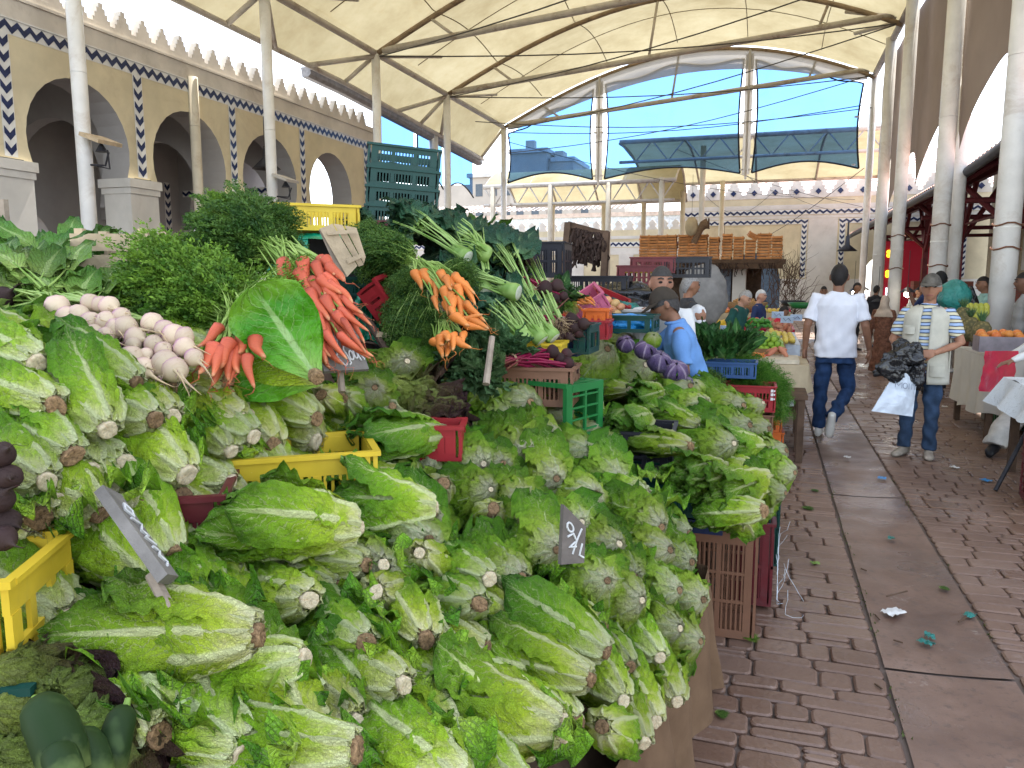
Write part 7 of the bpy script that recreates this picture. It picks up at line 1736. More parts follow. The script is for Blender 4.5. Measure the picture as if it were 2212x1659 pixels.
def person(label, loc, face_deg, H=1.75, top=tee, pants=jeans, sk=sk1, hair=hair_b, hat=None, lean=0.0, side=0.0, arms=None, sleeve='s', shoes=shoe_d, legs=None, head_turn=0.0, nod=0.0, voxel=.009, moustache=False, hairlen=1.0, veil=None, fat=1.0, legs_hidden=False, skirt=False, group=None, face=True):
    """local +Y is where the chest faces; face_deg: 0 looks at the camera, 90 to image right, 180 away"""
    k = H/1.75; base = Vector(loc); toc = math.atan2(-base.y, -base.x)           # direction to the camera
    ang = toc+math.radians(face_deg)-math.pi/2
    t = thing('person', label, 'person', (base.x, base.y, 0), ang, group)
    hip = .92*k; ca, sa = math.cos(lean), math.sin(lean)
    def df(p):
        q = max(0, min(1, (p.z-hip*.9)/(hip*.25))); a = lean*q; y, z = p.y, p.z-hip
        if z > -.1*k: y, z = y*math.cos(a)+z*math.sin(a), -y*math.sin(a)+z*math.cos(a)
        x = p.x+side*max(0, p.z-hip)
        return Vector((x, y, z+hip))
    V = lambda x, y, z: (x*k, y*k, z*k)
    A = arms or {}
    def arm(s):
        d = dict(sh=(s*.180, 0, 1.41), el=(s*.245, -.02, 1.14), wr=(s*.26, .06, .89), hd=(0, .15, -1), hn=(-s, 0, 0), curl=.5); d.update(A.get(s, {})); return d
    # body: one continuous skin surface
    m = MB(); rings(m, [(z*k, 0, cy*k, rx*k*fat*.86, ry*k*fat*.86) for z, cy, rx, ry in ((.80, 0, .15, .10), (.95, 0, .165, .115), (1.10, .0, .15, .105), (1.25, 0, .165, .11), (1.38, 0, .17, .10), (1.45, -.005, .13, .075), (1.48, -.01, .07, .06))])
    m.tube([V(0, -.01, 1.44), V(0, .0, 1.53), V(0, .015, 1.60)], [.060*k, .054*k, .055*k], 14)
    hc = V(0, .03, 1.645); tilt = Matrix.Rotation(math.radians(head_turn), 3, 'Z') @ Matrix.Rotation(-nod, 3, 'X'); head_part(m, hc, k, tilt)
    for s in (-1, 1):
        a = arm(s); sh, el, wr = V(*a['sh']), V(*a['el']), V(*a['wr'])
        m.tube([V(s*.12, 0, 1.42), sh, el], [.05*k, .050*k, .040*k], 12); m.tube([sh, Vector(sh).lerp(Vector(el), .5), el, Vector(el).lerp(Vector(wr), .3), wr], [.047*k, .045*k, .037*k, .038*k, .026*k], 12)
        hand_part(m, wr, a['hd'], a['hn'], k, a['curl'], s)
    LG = legs or {}
    def leg(s):
        d = dict(kn=(s*.10, .02, .50), an=(s*.105, -.01, .09), ft=(0.03*s, 1, -.0), hp=(s*.09, 0, .86)); d.update(LG.get(s, {})); return d
    if not legs_hidden:
        for s in (-1, 1):
            l = leg(s); m.tube([V(*l['hp']), V(*l['kn']), V(*l['an'])], [.07*k, .05*k, .032*k], 10)
    remesh(m, voxel*.9, sk, 'body', t, deform=df, smooth=1)
    # top garment
    m = MB(); f = fat
    rings(m, [(z*k, 0, cy*k, rx*k*f, ry*k*f) for z, cy, rx, ry in ((.84, 0, .192, .140), (.95, 0, .184, .132), (1.08, 0.005, .172, .125), (1.22, 0.008, .183, .128), (1.36, 0.0, .195, .118), (1.43, -.005, .165, .092), (1.475, -.008, .085, .070), (1.50, -.008, .068, .062))])
    for s in (-1, 1):
        a = arm(s); sh, el, wr = Vector(V(*a['sh'])), Vector(V(*a['el'])), Vector(V(*a['wr']))
        if sleeve == 's': m.tube([V(s*.10, 0, 1.40), sh, sh.lerp(el, .40), sh.lerp(el, .78)], [.06*k, .066*k, .064*k, .066*k], 14)
        else: m.tube([V(s*.10, 0, 1.40), sh, sh.lerp(el, .5), el, el.lerp(wr, .5), wr], [.06*k, .066*k, .058*k, .052*k, .045*k, .038*k], 14)
    remesh(m, voxel, top, 'shirt', t, fold=.015*k, fs=9, deform=df, seed=loc[0]*3)
    # trousers or skirt
    if not legs_hidden:
        m = MB(); rings(m, [(z*k, 0, 0, rx*k*f, ry*k*f) for z, rx, ry in ((.78, .170, .116), (.86, .168, .118), (.92, .150, .105))])
        if skirt: rings(m, [(z*k, 0, 0, rx*k, ry*k) for z, rx, ry in ((.06, .26, .22), (.3, .23, .19), (.6, .2, .16), (.9, .17, .13))])
        else:
            for s in (-1, 1):
                l = leg(s); hp, kn, an = Vector(V(*l['hp'])), Vector(V(*l['kn'])), Vector(V(*l['an']))
                m.tube([hp+Vector((0, 0, .02)), hp.lerp(kn, .45), kn, kn.lerp(an, .5), an+(an-kn).normalized()*-.0], [.092*k, .085*k, .068*k, .064*k, .066*k], 14)
        remesh(m, voxel, pants, 'skirt' if skirt else 'trousers', t, fold=.020*k, fs=11, deform=df, seed=loc[1]*2)
        for s in (-1, 1):
            l = leg(s); an = Vector(V(*l['an'])); fd = Vector(l['ft']).normalized(); kn = Vector(V(*l['kn'])); dn = (an-kn).normalized(); up = fd.cross(Vector((1, 0, 0))); up = up.normalized()
            if up.dot(dn) > 0: up = -up
            sd_ = fd.cross(up); fr = Matrix((fd, sd_, up)).transposed(); m = MB(); c = an-up*.035*k
            def sr(x, w, h0, h1): return [c+fr @ Vector((x*k, w*k*math.cos(a), (h0+(h1-h0)*(.5+.5*math.sin(a)))*k)) for a in np.linspace(0, 2*math.pi, 13)[:-1]]
            vs = []; R_ = [sr(-.075, .022, -.05, .02), sr(-.06, .036, -.055, .05), sr(-.01, .040, -.055, .055), sr(.06, .044, -.055, .03), sr(.13, .047, -.055, .005), sr(.175, .036, -.052, -.005), sr(.195, .018, -.045, -.02)]
            for q in R_: vs += q
            m.add(vs, [(i*12+j, i*12+(j+1) % 12, (i+1)*12+(j+1) % 12, (i+1)*12+j) for i in range(6) for j in range(12)]+[tuple(range(12))[::-1], tuple(72+j for j in range(12))])
            ob = m.build('shoe', shoes, t, True)
    # head wear, hair, face
    H3 = lambda x, y, z: df(Vector(hc)+tilt @ (Vector((x, y, z))*k*1.12))
    def cap_shell(m, grow, zlo, zback, yf=.055):
        n = 28; rows = 10
        def fn(u, v):
            a = 2*math.pi*u; zl = zlo if math.sin(a) > 0 else zlo+(zback-zlo)*(-math.sin(a))
            zz = zl+(1.0-zl)*math.sin(v*math.pi/2); q = math.sqrt(max(0, 1-zz*zz)); return H3(math.cos(a)*q*.074*grow, math.sin(a)*q*.092*grow, zz*.112*grow)
        m.grid(fn, n, rows)
    if veil:
        m = MB(); g = 1.22
        rings(m, [(Vector(hc).z+z*k, 0, (.03+cy)*k, rx*k, ry*k) for z, cy, rx, ry in ((-.36, -.02, .235, .15), (-.26, -.03, .19, .13), (-.16, -.03, .12, .11), (-.08, -.025, .09, .095), (0, -.018, .088, .10), (.06, -.012, .083, .10), (.11, -.01, .055, .07), (.128, -.01, .02, .03))])
        remesh(m, voxel, veil, 'veil', t, fold=.010, fs=12, deform=df)
        if face:
            m = MB(); mm = MB(); ball(mm, (0, 0, 0), 1, (1, 1, 1), 10); m.add([H3(v[0]*.050, .052+v[1]*.05, .012+v[2]*.048) for v in mm.v], mm.f); m.build('face', sk, t, True)
            m = MB(); m.add([H3(v[0]*.058, .050+v[1]*.062, -.055+v[2]*.045) for v in mm.v], mm.f); m.build('face_mask', veil, t, True)
    elif hair is not None:
        m = MB(); cap_shell(m, 1.06, .40 if not hat else .05, -.88*hairlen); m.build('hair', hair, t, True)
    if hat is not None:
        m = MB(); cap_shell(m, 1.13, .32, .0); 
        ho = m.build('hat', hat, t, True); m = MB()
        def br(u, v): a = math.pi*(.12+.76*u); r_ = 1+.78*v*math.sin(a)**.7; return H3(math.cos(a)*.074*1.12*(1+.08*v), math.sin(a)*.092*1.10*r_, (.36-.26*v*math.sin(a))*.112)
        m.grid(br, 14, 5); m.grid(lambda u, v: br(u, v)-Vector((0, 0, .005)), 14, 5); pk = m.build('peak', hat, t, True)
        pk.parent = ho
    if face and not veil:
        m = MB()
        for s in (-1, 1): 
            mm = MB(); ball(mm, (0, 0, 0), 1, (1, 1, 1), 6); m.add([H3(s*.031+v[0]*.015, .084+v[1]*.006, .008+v[2]*.008) for v in mm.v], mm.f)
        m.build('eyes', eye_m, t, True); m = MB()
        for s in (-1, 1): m.tube([H3(s*.014, .093, .030), H3(s*.032, .092, .037), H3(s*.050, .080, .030)], .0052*k, 6)
        m.build('eyebrows', hair if hair is not None and hair is not hair_g else hair_s, t, True); m = MB(); m.tube([H3(-.024, .088, -.064), H3(0, .096, -.062), H3(.024, .088, -.064)], .0055*k, 6); m.build('mouth', lip_m, t, True)
        if moustache: m = MB(); m.tube([H3(-.036, .083, -.060), H3(-.016, .096, -.047), H3(0, .102, -.044), H3(.016, .096, -.047), H3(.036, .083, -.060)], [.006*k, .012*k, .012*k, .012*k, .006*k], 8); m.build('moustache', hair_b, t, True)
    t['_k'] = k; return t, df, H3, arm, V
def mpart(m, t, name, mat, df=None, sm=True):
    if df: m.v = [tuple(df(Vector(v))) for v in m.v]
    return m.build(name, mat, t, sm)
# --- old man with the cap ---
P0 = gz(1962, 975)
t, df, H3, arm, V = person('old man in grey cap, cream vest and striped polo, gathering bags in both hands', (1.40, 7.95, 0), -6, 1.68, top=stripe_m, pants=jeans_o, sk=sk1, hair=hair_g, hat=cap_g, shoes=shoe_g, voxel=.008, nod=-.03, side=-.03, head_turn=4,
    arms={-1: dict(el=(-.30, .02, 1.13), wr=(-.10, .24, 1.04), hd=(1, .25, -.1), hn=(0, -1, -.2), curl=.7), 1: dict(el=(.29, .0, 1.13), wr=(.13, .25, 1.06), hd=(-1, .2, -.2), hn=(0, -1, -.3), curl=.8)},
    legs={-1: dict(kn=(-.10, .03, .48), an=(-.10, 0, .09), ft=(-.15, 1, 0)), 1: dict(kn=(.10, .03, .48), an=(.12, -.0, .09), ft=(.35, 1, 0))})
m = MB()
def vs_(side):
    def fn(u, v):
        z = 1.455-.72*v; a = math.radians(90-side*(12+ (98)*u)) if True else 0
        rx, ry = .205-.02*math.sin(math.pi*v)+.03*v, .150+.015*v
        if v < .12: rx *= .45+.55*math.sin(v/.12*math.pi/2); ry *= .6+.4*v/.12
        gap = .035+.02*v; x = rx*math.cos(a); y = ry*math.sin(a); x = side*max(side*x, gap) if u < .1 else x
        return (x, y+.008+.006*nz(u*6, v*9, side), z+.02*(1-v)*abs(math.cos(a)))
    return fn
for s in (-1, 1):
    m.grid(vs_(s), 16, 24)
m.grid(lambda u, v: (.21*math.cos(math.pi*(1+u))*(1+.1*v), -.145+.15*(1-math.sin(math.pi*u)) if False else .150*math.sin(math.pi*(1+u))-.0, 1.455-.72*v), 20, 20)
m.v = [(p[0]*.96, p[1]*.96, p[2]*.96) for p in m.v]; vo = mpart(m, t, 'vest', vest_m, df)
sm_ = vo.modifiers.new('s', 'SOLIDIFY'); sm_.thickness = .012
for (x0, x1, z0, z1) in ((.07, .19, .78, .90), (-.19, -.07, .78, .90), (.08, .17, 1.16, 1.24)):
    m = MB()
    m.grid(lambda u, v: ((x0+(x1-x0)*u), .158-.35*((x0+(x1-x0)*u))**2*3.0+.006, z0+(z1-z0)*v), 6, 3); m.grid(lambda u, v: ((x0+(x1-x0)*u), .158-.35*((x0+(x1-x0)*u))**2*3.0+.020*math.sin(math.pi*u)+.008, z0+(z1-z0)*.8*v), 6, 3)
    mpart(m, t, 'vest_pocket', vest_m, df)
m = MB()
for s in (-1, 1): m.add([V(s*.015, .075, 1.42), V(s*.085, .045, 1.49), V(s*.10, .07, 1.44), V(s*.05, .118, 1.36)], [(0, 1, 2, 3)])
mpart(m, t, 'collar', M('slate_collar', (.06, .075, .09), .8), df)
wp = t.matrix_basis
bagp = Vector((1.40, 7.95, 0)); q = Matrix.Rotation(t.rotation_euler[2], 3, 'Z')
crumple('black_bag', black_bag, gd(1958, 765, 6.85), .135, 'crumpled shiny black bag with a faint gold pattern bunched in the old man\'s hands', 'bag', 9, (1.1, .6, 1.0), 40, .5, 1.6)
crumple('black_bag', black_bag, gd(1978, 812, 6.85), .10, 'lower end of black polythene hanging over the old man\'s vest', 'bag', 17, (.8, .5, 1.3), 40, .5, 1.7)
crumple('black_bag', black_bag, gd(1925, 795, 6.8), .11, 'trailing end of black polythene hanging left of the old man', 'bag', 12, (1.2, .4, 1.0), 40, .6, 1.7)
m = MB()
TRI = [gd(1942, 792, 6.85), gd(1980, 826, 6.85), gd(1971, 900, 6.82), gd(1882, 888, 6.80)]
C0 = sum(TRI, Vector())/4
for sgn in (1, -1): m.grid(lambda u, v: ((TRI[0]*(1-u)+TRI[1]*u)*(1-v)+(TRI[3]*(1-u)+TRI[2]*u)*v)-C0+_fw*(-.045*sgn*math.sin(math.pi*u)*math.sin(math.pi*min(1, v*1.0))+.014*nz(u*5, v*5, sgn)), 14, 14)
t2 = thing('carrier_bag', 'pale blue white plastic carrier bag with faint grey lettering held by the old man', 'bag', C0); m.build('film', white_film, t2, True)
m = MB(); ex = ((TRI[2]-TRI[3]).normalized()); ey = Vector((0, 0, 1)); cc = -_fw*.062+Vector((.01, 0, .05))
for st in ([(-.09, 0), (-.09, .05), (-.06, .02), (-.03, .05), (-.03, 0)][::1], circ(.0, .025, .02, .025), [(.035, .05), (.035, 0)], [(.06, .05), (.06, 0)], [(.085, .05), (.085, 0)]): m.tube([cc+ex*a+ey*b_ for a, b_ in st], .0035, 4)
m.build('lettering', M('grey_ink', (.25, .28, .34), .6), t2)
# --- man walking away ---
t, df, H3, arm, V = person('man in white T-shirt and blue jeans walking away down the aisle', (.69, 8.63, 0), 176, 1.79, top=tee, pants=jeans, sk=sk2, hair=hair_b, shoes=shoe_w, voxel=.008, hairlen=.9, fat=1.08, side=.0,
    arms={-1: dict(sh=(-.205, -.0, 1.43), el=(-.275, -.05, 1.15), wr=(-.29, .0, .90), hd=(.02, .12, -1), hn=(1, -.2, 0), curl=.6), 1: dict(sh=(.205, 0, 1.43), el=(.27, -.03, 1.15), wr=(.315, .08, .91), hd=(.0, .25, -1), hn=(-1, .2, 0), curl=.6)},
    legs={1: dict(kn=(.14, .06, .50), an=(.02, -.24, .25), ft=(-.12, .40, -1.0)), -1: dict(kn=(-.12, .03, .50), an=(-.12, .06, .09), ft=(.02, 1, 0))})
a = arm(1); m = MB(); w_ = Vector(V(*arm(1)['wr']))+Vector((0, 0, .035)); m.tube([w_, w_+Vector((0, 0, .022))], .031, 12); mpart(m, t, 'wristwatch', dark_metal, None)
# --- man in the blue polo leaning over the produce ---
hd = gd(1457, 668, 5.35)
t, df, H3, arm, V = person('man in dark cap and sky blue polo shirt leaning left over the purple cabbages', (hd.x+.16, hd.y+.08, 0), -82, 1.62, top=polo, pants=grey_tr, sk=sk2, hair=hair_s, hat=cap_b, lean=.32, voxel=.008, nod=.12, fat=1.06,
    arms={-1: dict(el=(-.25, .06, 1.13), wr=(-.22, .22, .95), hd=(0, .6, -1), hn=(1, 0, 0)), 1: dict(el=(.20, .28, 1.30), wr=(.12, .52, 1.38), hd=(0, 1, -.1), hn=(0, .1, -1), curl=.4)})
m = MB()
for s in (-1, 1): m.add([V(s*.01, .085, 1.42), V(s*.07, .03, 1.515), V(s*.085, .05, 1.47), V(s*.05, .11, 1.385)], [(0, 1, 2, 3)])
m.tube([V(.075*math.cos(x), -.005+.068*math.sin(x), 1.495+.01*math.sin(x)) for x in np.linspace(0, 6.28, 20)], .013, 6); mpart(m, t, 'collar', polo, df)
m = MB(); m.tube([V(.184*math.cos(x)*1.12, .132*math.sin(x)*1.12, .875) for x in np.linspace(0, 6.28, 24)], .016, 6); mpart(m, t, 'belt', shoe_d, None)
# --- moustache man ---
hd = gd(1432, 582, 5.75)
t, df, H3, arm, V = person('man with black moustache in a white shirt behind the capped man', (hd.x, hd.y, 0), -18, max(1.6, hd.z+.0), top=wshirt, pants=dshirt, sk=skin('tan_skin', (.33, .165, .105)), hair=hair_s, moustache=True, sleeve='s', voxel=.009, head_turn=36, fat=1.08,
    arms={-1: dict(el=(-.27, .15, 1.18), wr=(-.22, .30, 1.0), hd=(.2, 1, -.2), hn=(1, 0, 0))})
def simple(label, px, py, d, turn, voxel=.016, **kw):
    hd = gd(px, py, d); return person(label, (hd.x, hd.y, 0), turn, max(1.2, hd.z), voxel=voxel, **kw)
simple('veiled woman in white seen from behind, left of the man with the moustache', 1403, 605, 7.2, 160, veil=veil_m, top=veil_m, sleeve='l', hair=None, face=False, sk=sk1, lean=.1, pants=grey_tr, fat=1.15, voxel=.011)
simple('woman in white veil and white face covering, right of the blue polo man', 1492, 660, 7.4, 40, veil=veil_m, top=veil_m, sleeve='l', sk=sk1, lean=.15, pants=grey_tr, voxel=.010, arms={1: dict(el=(.24, .1, 1.15), wr=(.1, .25, 1.05), hd=(-1, .4, 0), hn=(0, 0, -1))})
simple('grey haired man in a dark jacket, head turned away, by the grey canvas', 1487, 598, 8.8, 110, top=M('dark_jacket', (.05, .05, .055), .7), sleeve='l', hair=hair_g, sk=sk1, pants=dshirt)
simple('bald grey haired man with glasses in a dark green shirt bending over the lemons', 1583, 624, 11.0, 60, top=gshirt, hair=hair_g, sk=sk3, lean=.28, nod=.2, pants=dshirt, voxel=.011)
simple('white haired man in a navy shirt beyond the lemons', 1641, 628, 13.0, 70, top=nshirt, hair=M('white_hair', (.5, .5, .5), .7), sk=sk3, pants=dshirt)
simple('small person in a bright red top bending beyond the limes', 1672, 660, 12.0, 100, top=rshirt, hair=hair_b, sk=sk2, lean=.25, pants=dshirt)
simple('seller with dark hair in a white shirt beside the white pilaster', 1780, 620, 17, 0, top=wshirt, hair=hair_b, sk=sk2, pants=dshirt, voxel=.014)
simple('dark clothed shopper between the first slim columns', 1893, 618, 19, 150, top=dshirt, hair=hair_b, sk=sk2, pants=dshirt, voxel=.015, sleeve='l')
simple('dark clothed shopper standing right behind the walking man', 1850, 612, 18, 60, top=dshirt, hair=hair_b, sk=sk2, pants=dshirt, voxel=.015, sleeve='l')
simple('woman in a brown patterned dress half hidden behind the lit column', 1912, 640, 13.5, 170, top=bshirt, hair=None, veil=M('beige_veil', (.45, .36, .28), .85), face=False, sk=sk1, pants=bshirt, skirt=True, voxel=.013, sleeve='l')
simple('man in dark cap and dark blue shirt just behind the old man\'s head', 2032, 590, 11.0, 175, top=nshirt, hair=hair_b, hat=M('black_cap', (.012, .012, .012), .8), sk=sk4, pants=dshirt, voxel=.012, arms={-1: dict(el=(-.3, .2, 1.25), wr=(-.42, .3, 1.45), hd=(-.4, .3, 1), hn=(1, 0, 0))})
simple('seller in a pale green top holding a black bag behind the thick column', 2130, 600, 11.9, -70, top=M('pale_green_top', (.25, .42, .38), .8), hair=hair_b, sk=sk2, pants=dshirt, voxel=.012, arms={1: dict(el=(.2, .22, 1.2), wr=(.15, .42, 1.25), hd=(0, 1, .1), hn=(0, 0, -1)), -1: dict(el=(-.2, .22, 1.2), wr=(-.1, .4, 1.2), hd=(0, 1, .1), hn=(0, 0, -1))})
simple('man with shaved head in a grey shirt at the right edge behind the column', 2222, 592, 9.3, -80, top=gyshirt, hair=hair_b, sk=sk4, pants=grey_tr, voxel=.011, sleeve='s')
hd = gd(2300, 640, 6.9)
person('man in a loose white shirt cut off by the right edge, hand over the table', (hd.x, hd.y, 0), -70, 1.70, top=wshirt, hair=hair_b, sk=sk2, pants=grey_tr, voxel=.010, sleeve='l', lean=.12, fat=1.1, arms={1: dict(el=(.26, .1, 1.12), wr=(.24, .34, .98), hd=(0, 1, -.5), hn=(0, 0, -1), curl=.6), -1: dict(el=(-.24, .2, 1.12), wr=(-.2, .44, 1.0), hd=(0, 1, -.4), hn=(0, 0, -1))})
for (px, d, lab, mt) in ((1925, 24, 'distant shopper in dark clothes near the red lit shop', dshirt), (1600, 24, 'distant seller with dark hair behind the basket of bread', wshirt), (1985, 17, 'distant shopper in grey in the shade of the hall', gyshirt)):
    simple(lab, px, 622, d, 20, top=mt, hair=hair_b, sk=sk2, pants=dshirt, voxel=.02, sleeve='l')
# ================= fruit stalls in the middle distance =================
def fruit_mesh(mat, sx=1, sz=1, tipp=0.0, seed=0, n=8, name='fruit'):
    m = MB(); m.grid(lambda u, v: Vector((math.sin(math.pi*v)*math.cos(2*math.pi*u)*sx, math.sin(math.pi*v)*math.sin(2*math.pi*u)*sx, math.cos(math.pi*v)*sz*(1+tipp*(abs(math.cos(math.pi*v))**6))))*(1+.04*nz(u*3, v*4, seed)), n+4, n); return m.mesh(name, mat, True)
def fr_mat(n, a, b_, rough=.35): 
    b = NB(n); b.col(b.mix(b.math('FRACT', b.math('MULTIPLY', b.rnd(), 5.3)), a, b_)).set(Roughness=rough); b.bump(b.noise(60, 2, b.pos()), .1, .003); MATS[n] = b.m; return b.m
lem = fruit_mesh(fr_mat('lemon_skin', (.72, .50, .03), (.66, .38, .02)), .75, 1.05, .15); lim = fruit_mesh(fr_mat('lime_green_fruit', (.30, .44, .05), (.16, .32, .03)), 1, .95)
ora = fruit_mesh(fr_mat('peach_skin', (.66, .26, .06), (.62, .14, .05)), 1, .9); pep = fruit_mesh(fr_mat('green_pepper', (.04, .20, .03), (.10, .28, .04)), .6, 1.5); tom = fruit_mesh(fr_mat('red_tomato', (.45, .04, .03), (.5, .12, .05)), 1, .85); yel = fruit_mesh(fr_mat('yellow_fruit', (.66, .52, .10), (.6, .42, .08)), 1, .9); mng = fruit_mesh(fr_mat('green_mango', (.28, .32, .05), (.40, .38, .06)), .8, 1.1)
def pile(me, x0, x1, y0, y1, z0, r, rows, name, label, cat, group, cap=300, slope=(0, 0)):
    """pyramid-like heap, every fruit its own object"""
    rr_ = random.Random(int(x0*100)+int(y0*10)); cnt = 0; zz = z0
    for k in range(rows):
        q = k*r*.95; a0, a1, b0, b1 = x0+q, x1-q, y0+q, y1-q
        if a1-a0 < r*2 or b1-b0 < r*2: break
        for x in np.arange(a0+r, a1, 2*r):
            for y in np.arange(b0+r, b1, 2*r):
                if k < rows-1 and b0+3*r < y < b1-3*r and a0+3*r < x < a1-3*r: continue
                if cnt >= cap: return
                o = linkmesh(name, me, None); o.location = (x+rr_.gauss(0, r*.15), y+rr_.gauss(0, r*.15), z0+r+k*r*1.35+(x-x0)*slope[0]+(y-y0)*slope[1]+rr_.gauss(0, r*.1)); o.rotation_euler = (rr_.uniform(0, 3), rr_.uniform(0, 3), rr_.uniform(0, 3)); o.scale = (r, r, r)
                tag(o, label, cat, group); cnt += 1
def table(name, label, x0, x1, y0, y1, z, top, legs=True, cloth=None, drop=.25, sides='', boxmat=None, boxh=.0, seed=1):
    cx, cy = (x0+x1)/2, (y0+y1)/2; t = thing(name, label, 'stall', (cx, cy, 0)); off = (-cx, -cy, 0)
    m = MB(); m.box2((x0, y0, z-.04), (x1, y1, z)); o = m.build('table_top', top, t); o.location = off
    if legs:
        for lx, ly in ((x0+.05, y0+.05), (x1-.05, y0+.05), (x0+.05, y1-.05), (x1-.05, y1-.05)):
            m = MB(); m.box2((lx-.03, ly-.03, 0), (lx+.03, ly+.03, z-.041)); o = m.build('leg', wood_dark, t); o.location = off
    if cloth:
        m = MB()
        def rim(u):
            P = [(x0, y1), (x0, y0), (x1, y0), (x1, y1)]; L = [y1-y0, x1-x0, y1-y0]; S = sum(L); q = u*S
            for i, l in enumerate(L):
                if q <= l or i == 2: f = min(1, q/l); return (P[i][0]*(1-f)+P[i+1][0]*f, P[i][1]*(1-f)+P[i+1][1]*f)
                q -= l
        def fn(u, v):
            x, y = rim(u); dx, dy = (x-cx)/(x1-x0)*2, (y-cy)/(y1-y0)*2; f = .03*math.sin(u*70+seed)*v+.02*v; dd = drop*(1+.25*nz(u*7, seed))
            return (x+dx*(.012+f), y+dy*(.012+f), z+.012-dd*v)
        m.grid(fn, 120, 8); m.grid(lambda u, v: (x0-.01+(x1-x0+.02)*u, y0-.01+(y1-y0+.02)*v, z+.012+.006*nz(u*6, v*6, seed)), 10, 10)
        o = m.build('cloth', cloth, t, True); o.location = off
    return t
lemb = M('brown_cardboard', (.24, .13, .06), .85, .2, 6)
table('lemon_stall', 'cardboard edged stall carrying the mound of yellow lemons', -2.15, -.55, 10.4, 11.6, .98, lemb)
m = MB(); m.box2((-2.15, 10.36, .86), (-.55, 10.398, 1.02)); m.build('cardboard_edge', lemb, label='brown cardboard strip along the front of the lemon mound', cat='box')
pile(lem, -2.15, -.55, 10.42, 11.6, .98, .034, 8, 'lemon', 'yellow lemon in the big mound between the veiled woman and the limes', 'lemon', 'lemons in the mound')
table('lime_stall', 'low stall carrying the heap of pale green fruit beside the lemons', -.95, .18, 8.9, 10.1, .86, lemb)
m = MB(); m.box2((-.95, 8.86, .76), (.18, 8.898, .90)); m.box2((.181, 8.9, .76), (.22, 10.1, .89)); m.build('cardboard_edge', lemb, label='brown cardboard strip in front of the heap of green fruit', cat='box')
pile(lim, -.95, .18, 8.92, 10.1, .86, .036, 7, 'green_fruit', 'pale green round fruit in the heap below the lemons', 'fruit', 'pale green fruits in the heap')
pile(yel, .0, .34, 10.1, 11.6, .86, .035, 3, 'yellow_fruit', 'small yellow fruit on the strip right of the lemons', 'fruit', 'small yellow fruits', 120)
table('vegetable_stall', 'stall of peppers and roots with a white side cloth along the aisle', -.4, .40, 10.2, 12.6, .84, lemb, cloth=white_film, drop=.78, seed=3)
pile(pep, -.55, .05, 11.7, 12.6, .95, .04, 4, 'green_pepper', 'green pepper heaped beyond the yellow fruit', 'pepper', 'green peppers', 90)
pile(fruit_mesh(fr_mat('reddish_root', (.40, .14, .08), (.50, .26, .16), .6), .6, 1.3), .0, .40, 11.7, 13.6, .88, .045, 3, 'pink_potato', 'reddish sweet potato at the aisle end of the far stall', 'vegetable', 'reddish roots on the far stall', 120)
table('red_stall', 'far stall draped with bright red cloth at the aisle edge', -1.2, .42, 13.0, 15.2, .86, lemb, cloth=red_film, drop=.4, seed=5)
table('burlap_table', 'table with beige torn burlap cloth holding chillies and sweet potatoes', -.75, .40, 7.9, 8.85, .82, wood_dark, cloth=canvas_beige, drop=.26, seed=7)
m = MB(); m.box2((-.5, 7.95, .835), (.32, 8.5, .875)); m.build('cloth_lined_tray', M('cream_tray', (.55, .48, .36), .8), label='shallow cream tray of chillies on the burlap table', cat='tray')
swp = fruit_mesh(fr_mat('sweet_potato_skin', (.42, .15, .09), (.48, .22, .13), .7), .55, 1.5)
pile(swp, .02, .30, 8.25, 8.55, .875, .05, 1, 'sweet_potato', 'reddish sweet potato lying on the burlap table', 'vegetable', 'sweet potatoes on the burlap table', 6)
chi = [MB() for _ in range(3)]; rs = random.Random(8)
for i in range(90):
    p = Vector((rs.uniform(-.42, .0), rs.uniform(8.0, 8.3), .88+rs.uniform(0, .03))); a = rs.uniform(0, 6.3); d = Vector((math.cos(a), math.sin(a), rs.uniform(-.1, .2))); chi[i % 3].tube([p, p+d*.03, p+d*.06+Vector((0, 0, .008))], [.008, .007, .002], 5)
for mm, mt, lb in zip(chi, ('carrot2', 'green_pepper', 'red_tomato'), ('orange', 'green', 'red')):
    mm.build('chillies', carrot2_m if mt == 'carrot2' else MATS[mt], label=f'scattered {lb} chillies on the burlap table', cat='chillies', kind='stuff')
# dill heap in a red crate
DL = fern_mesh(61, dill_m, 230, .34, 1.4, .8, name='fronds', leaf=.012, start=.15, flat=1.0, base_r=.06, dens=.6)
t = thing('dill_heap', 'big rounded heap of bright green dill spilling over the red crate', 'herbs', (-.10, 6.85, .80))
for (x, y, z, dr, s) in ((-.15, 0, -.05, (-.5, -.3, .7), .6), (.05, -.05, -.05, (.4, -.4, .6), .62), (-.2, .1, 0, (-.8, .1, .5), .6), (.1, .2, -.05, (.6, .2, .5), .62), (.0, .1, 0, (.0, -.2, 1), .6), (-.05, -.1, -.02, (.0, -.9, .45), .5), (.16, .1, -.08, (.6, -.3, -.2), .55), (.16, .3, -.15, (.3, -.2, -.6), .6), (-.25, .3, 0, (-.4, .6, .6), .6), (.17, .05, -.2, (.15, -.2, -.8), .6), (-.1, .2, .05, (-.2, .3, .9), .6)):
    o = linkmesh('fronds', DL, t); o.location = (x, y, z); o.rotation_euler = rot_x_to(dr).to_euler(); o.scale = (s, s, s)
crate((-.13, 6.55, .60), .03, p_red, 'red crate with small white marks under the dill', None, size=(.44, .3, .20), rows=2, cols=3, slat=4)
m = MB()
for z in (.70, .735, .765): m.box2((.055, 6.385, z), (.075, 6.390, z+.022)); m.box2((.078, 6.385, z+.004), (.088, 6.390, z+.018))
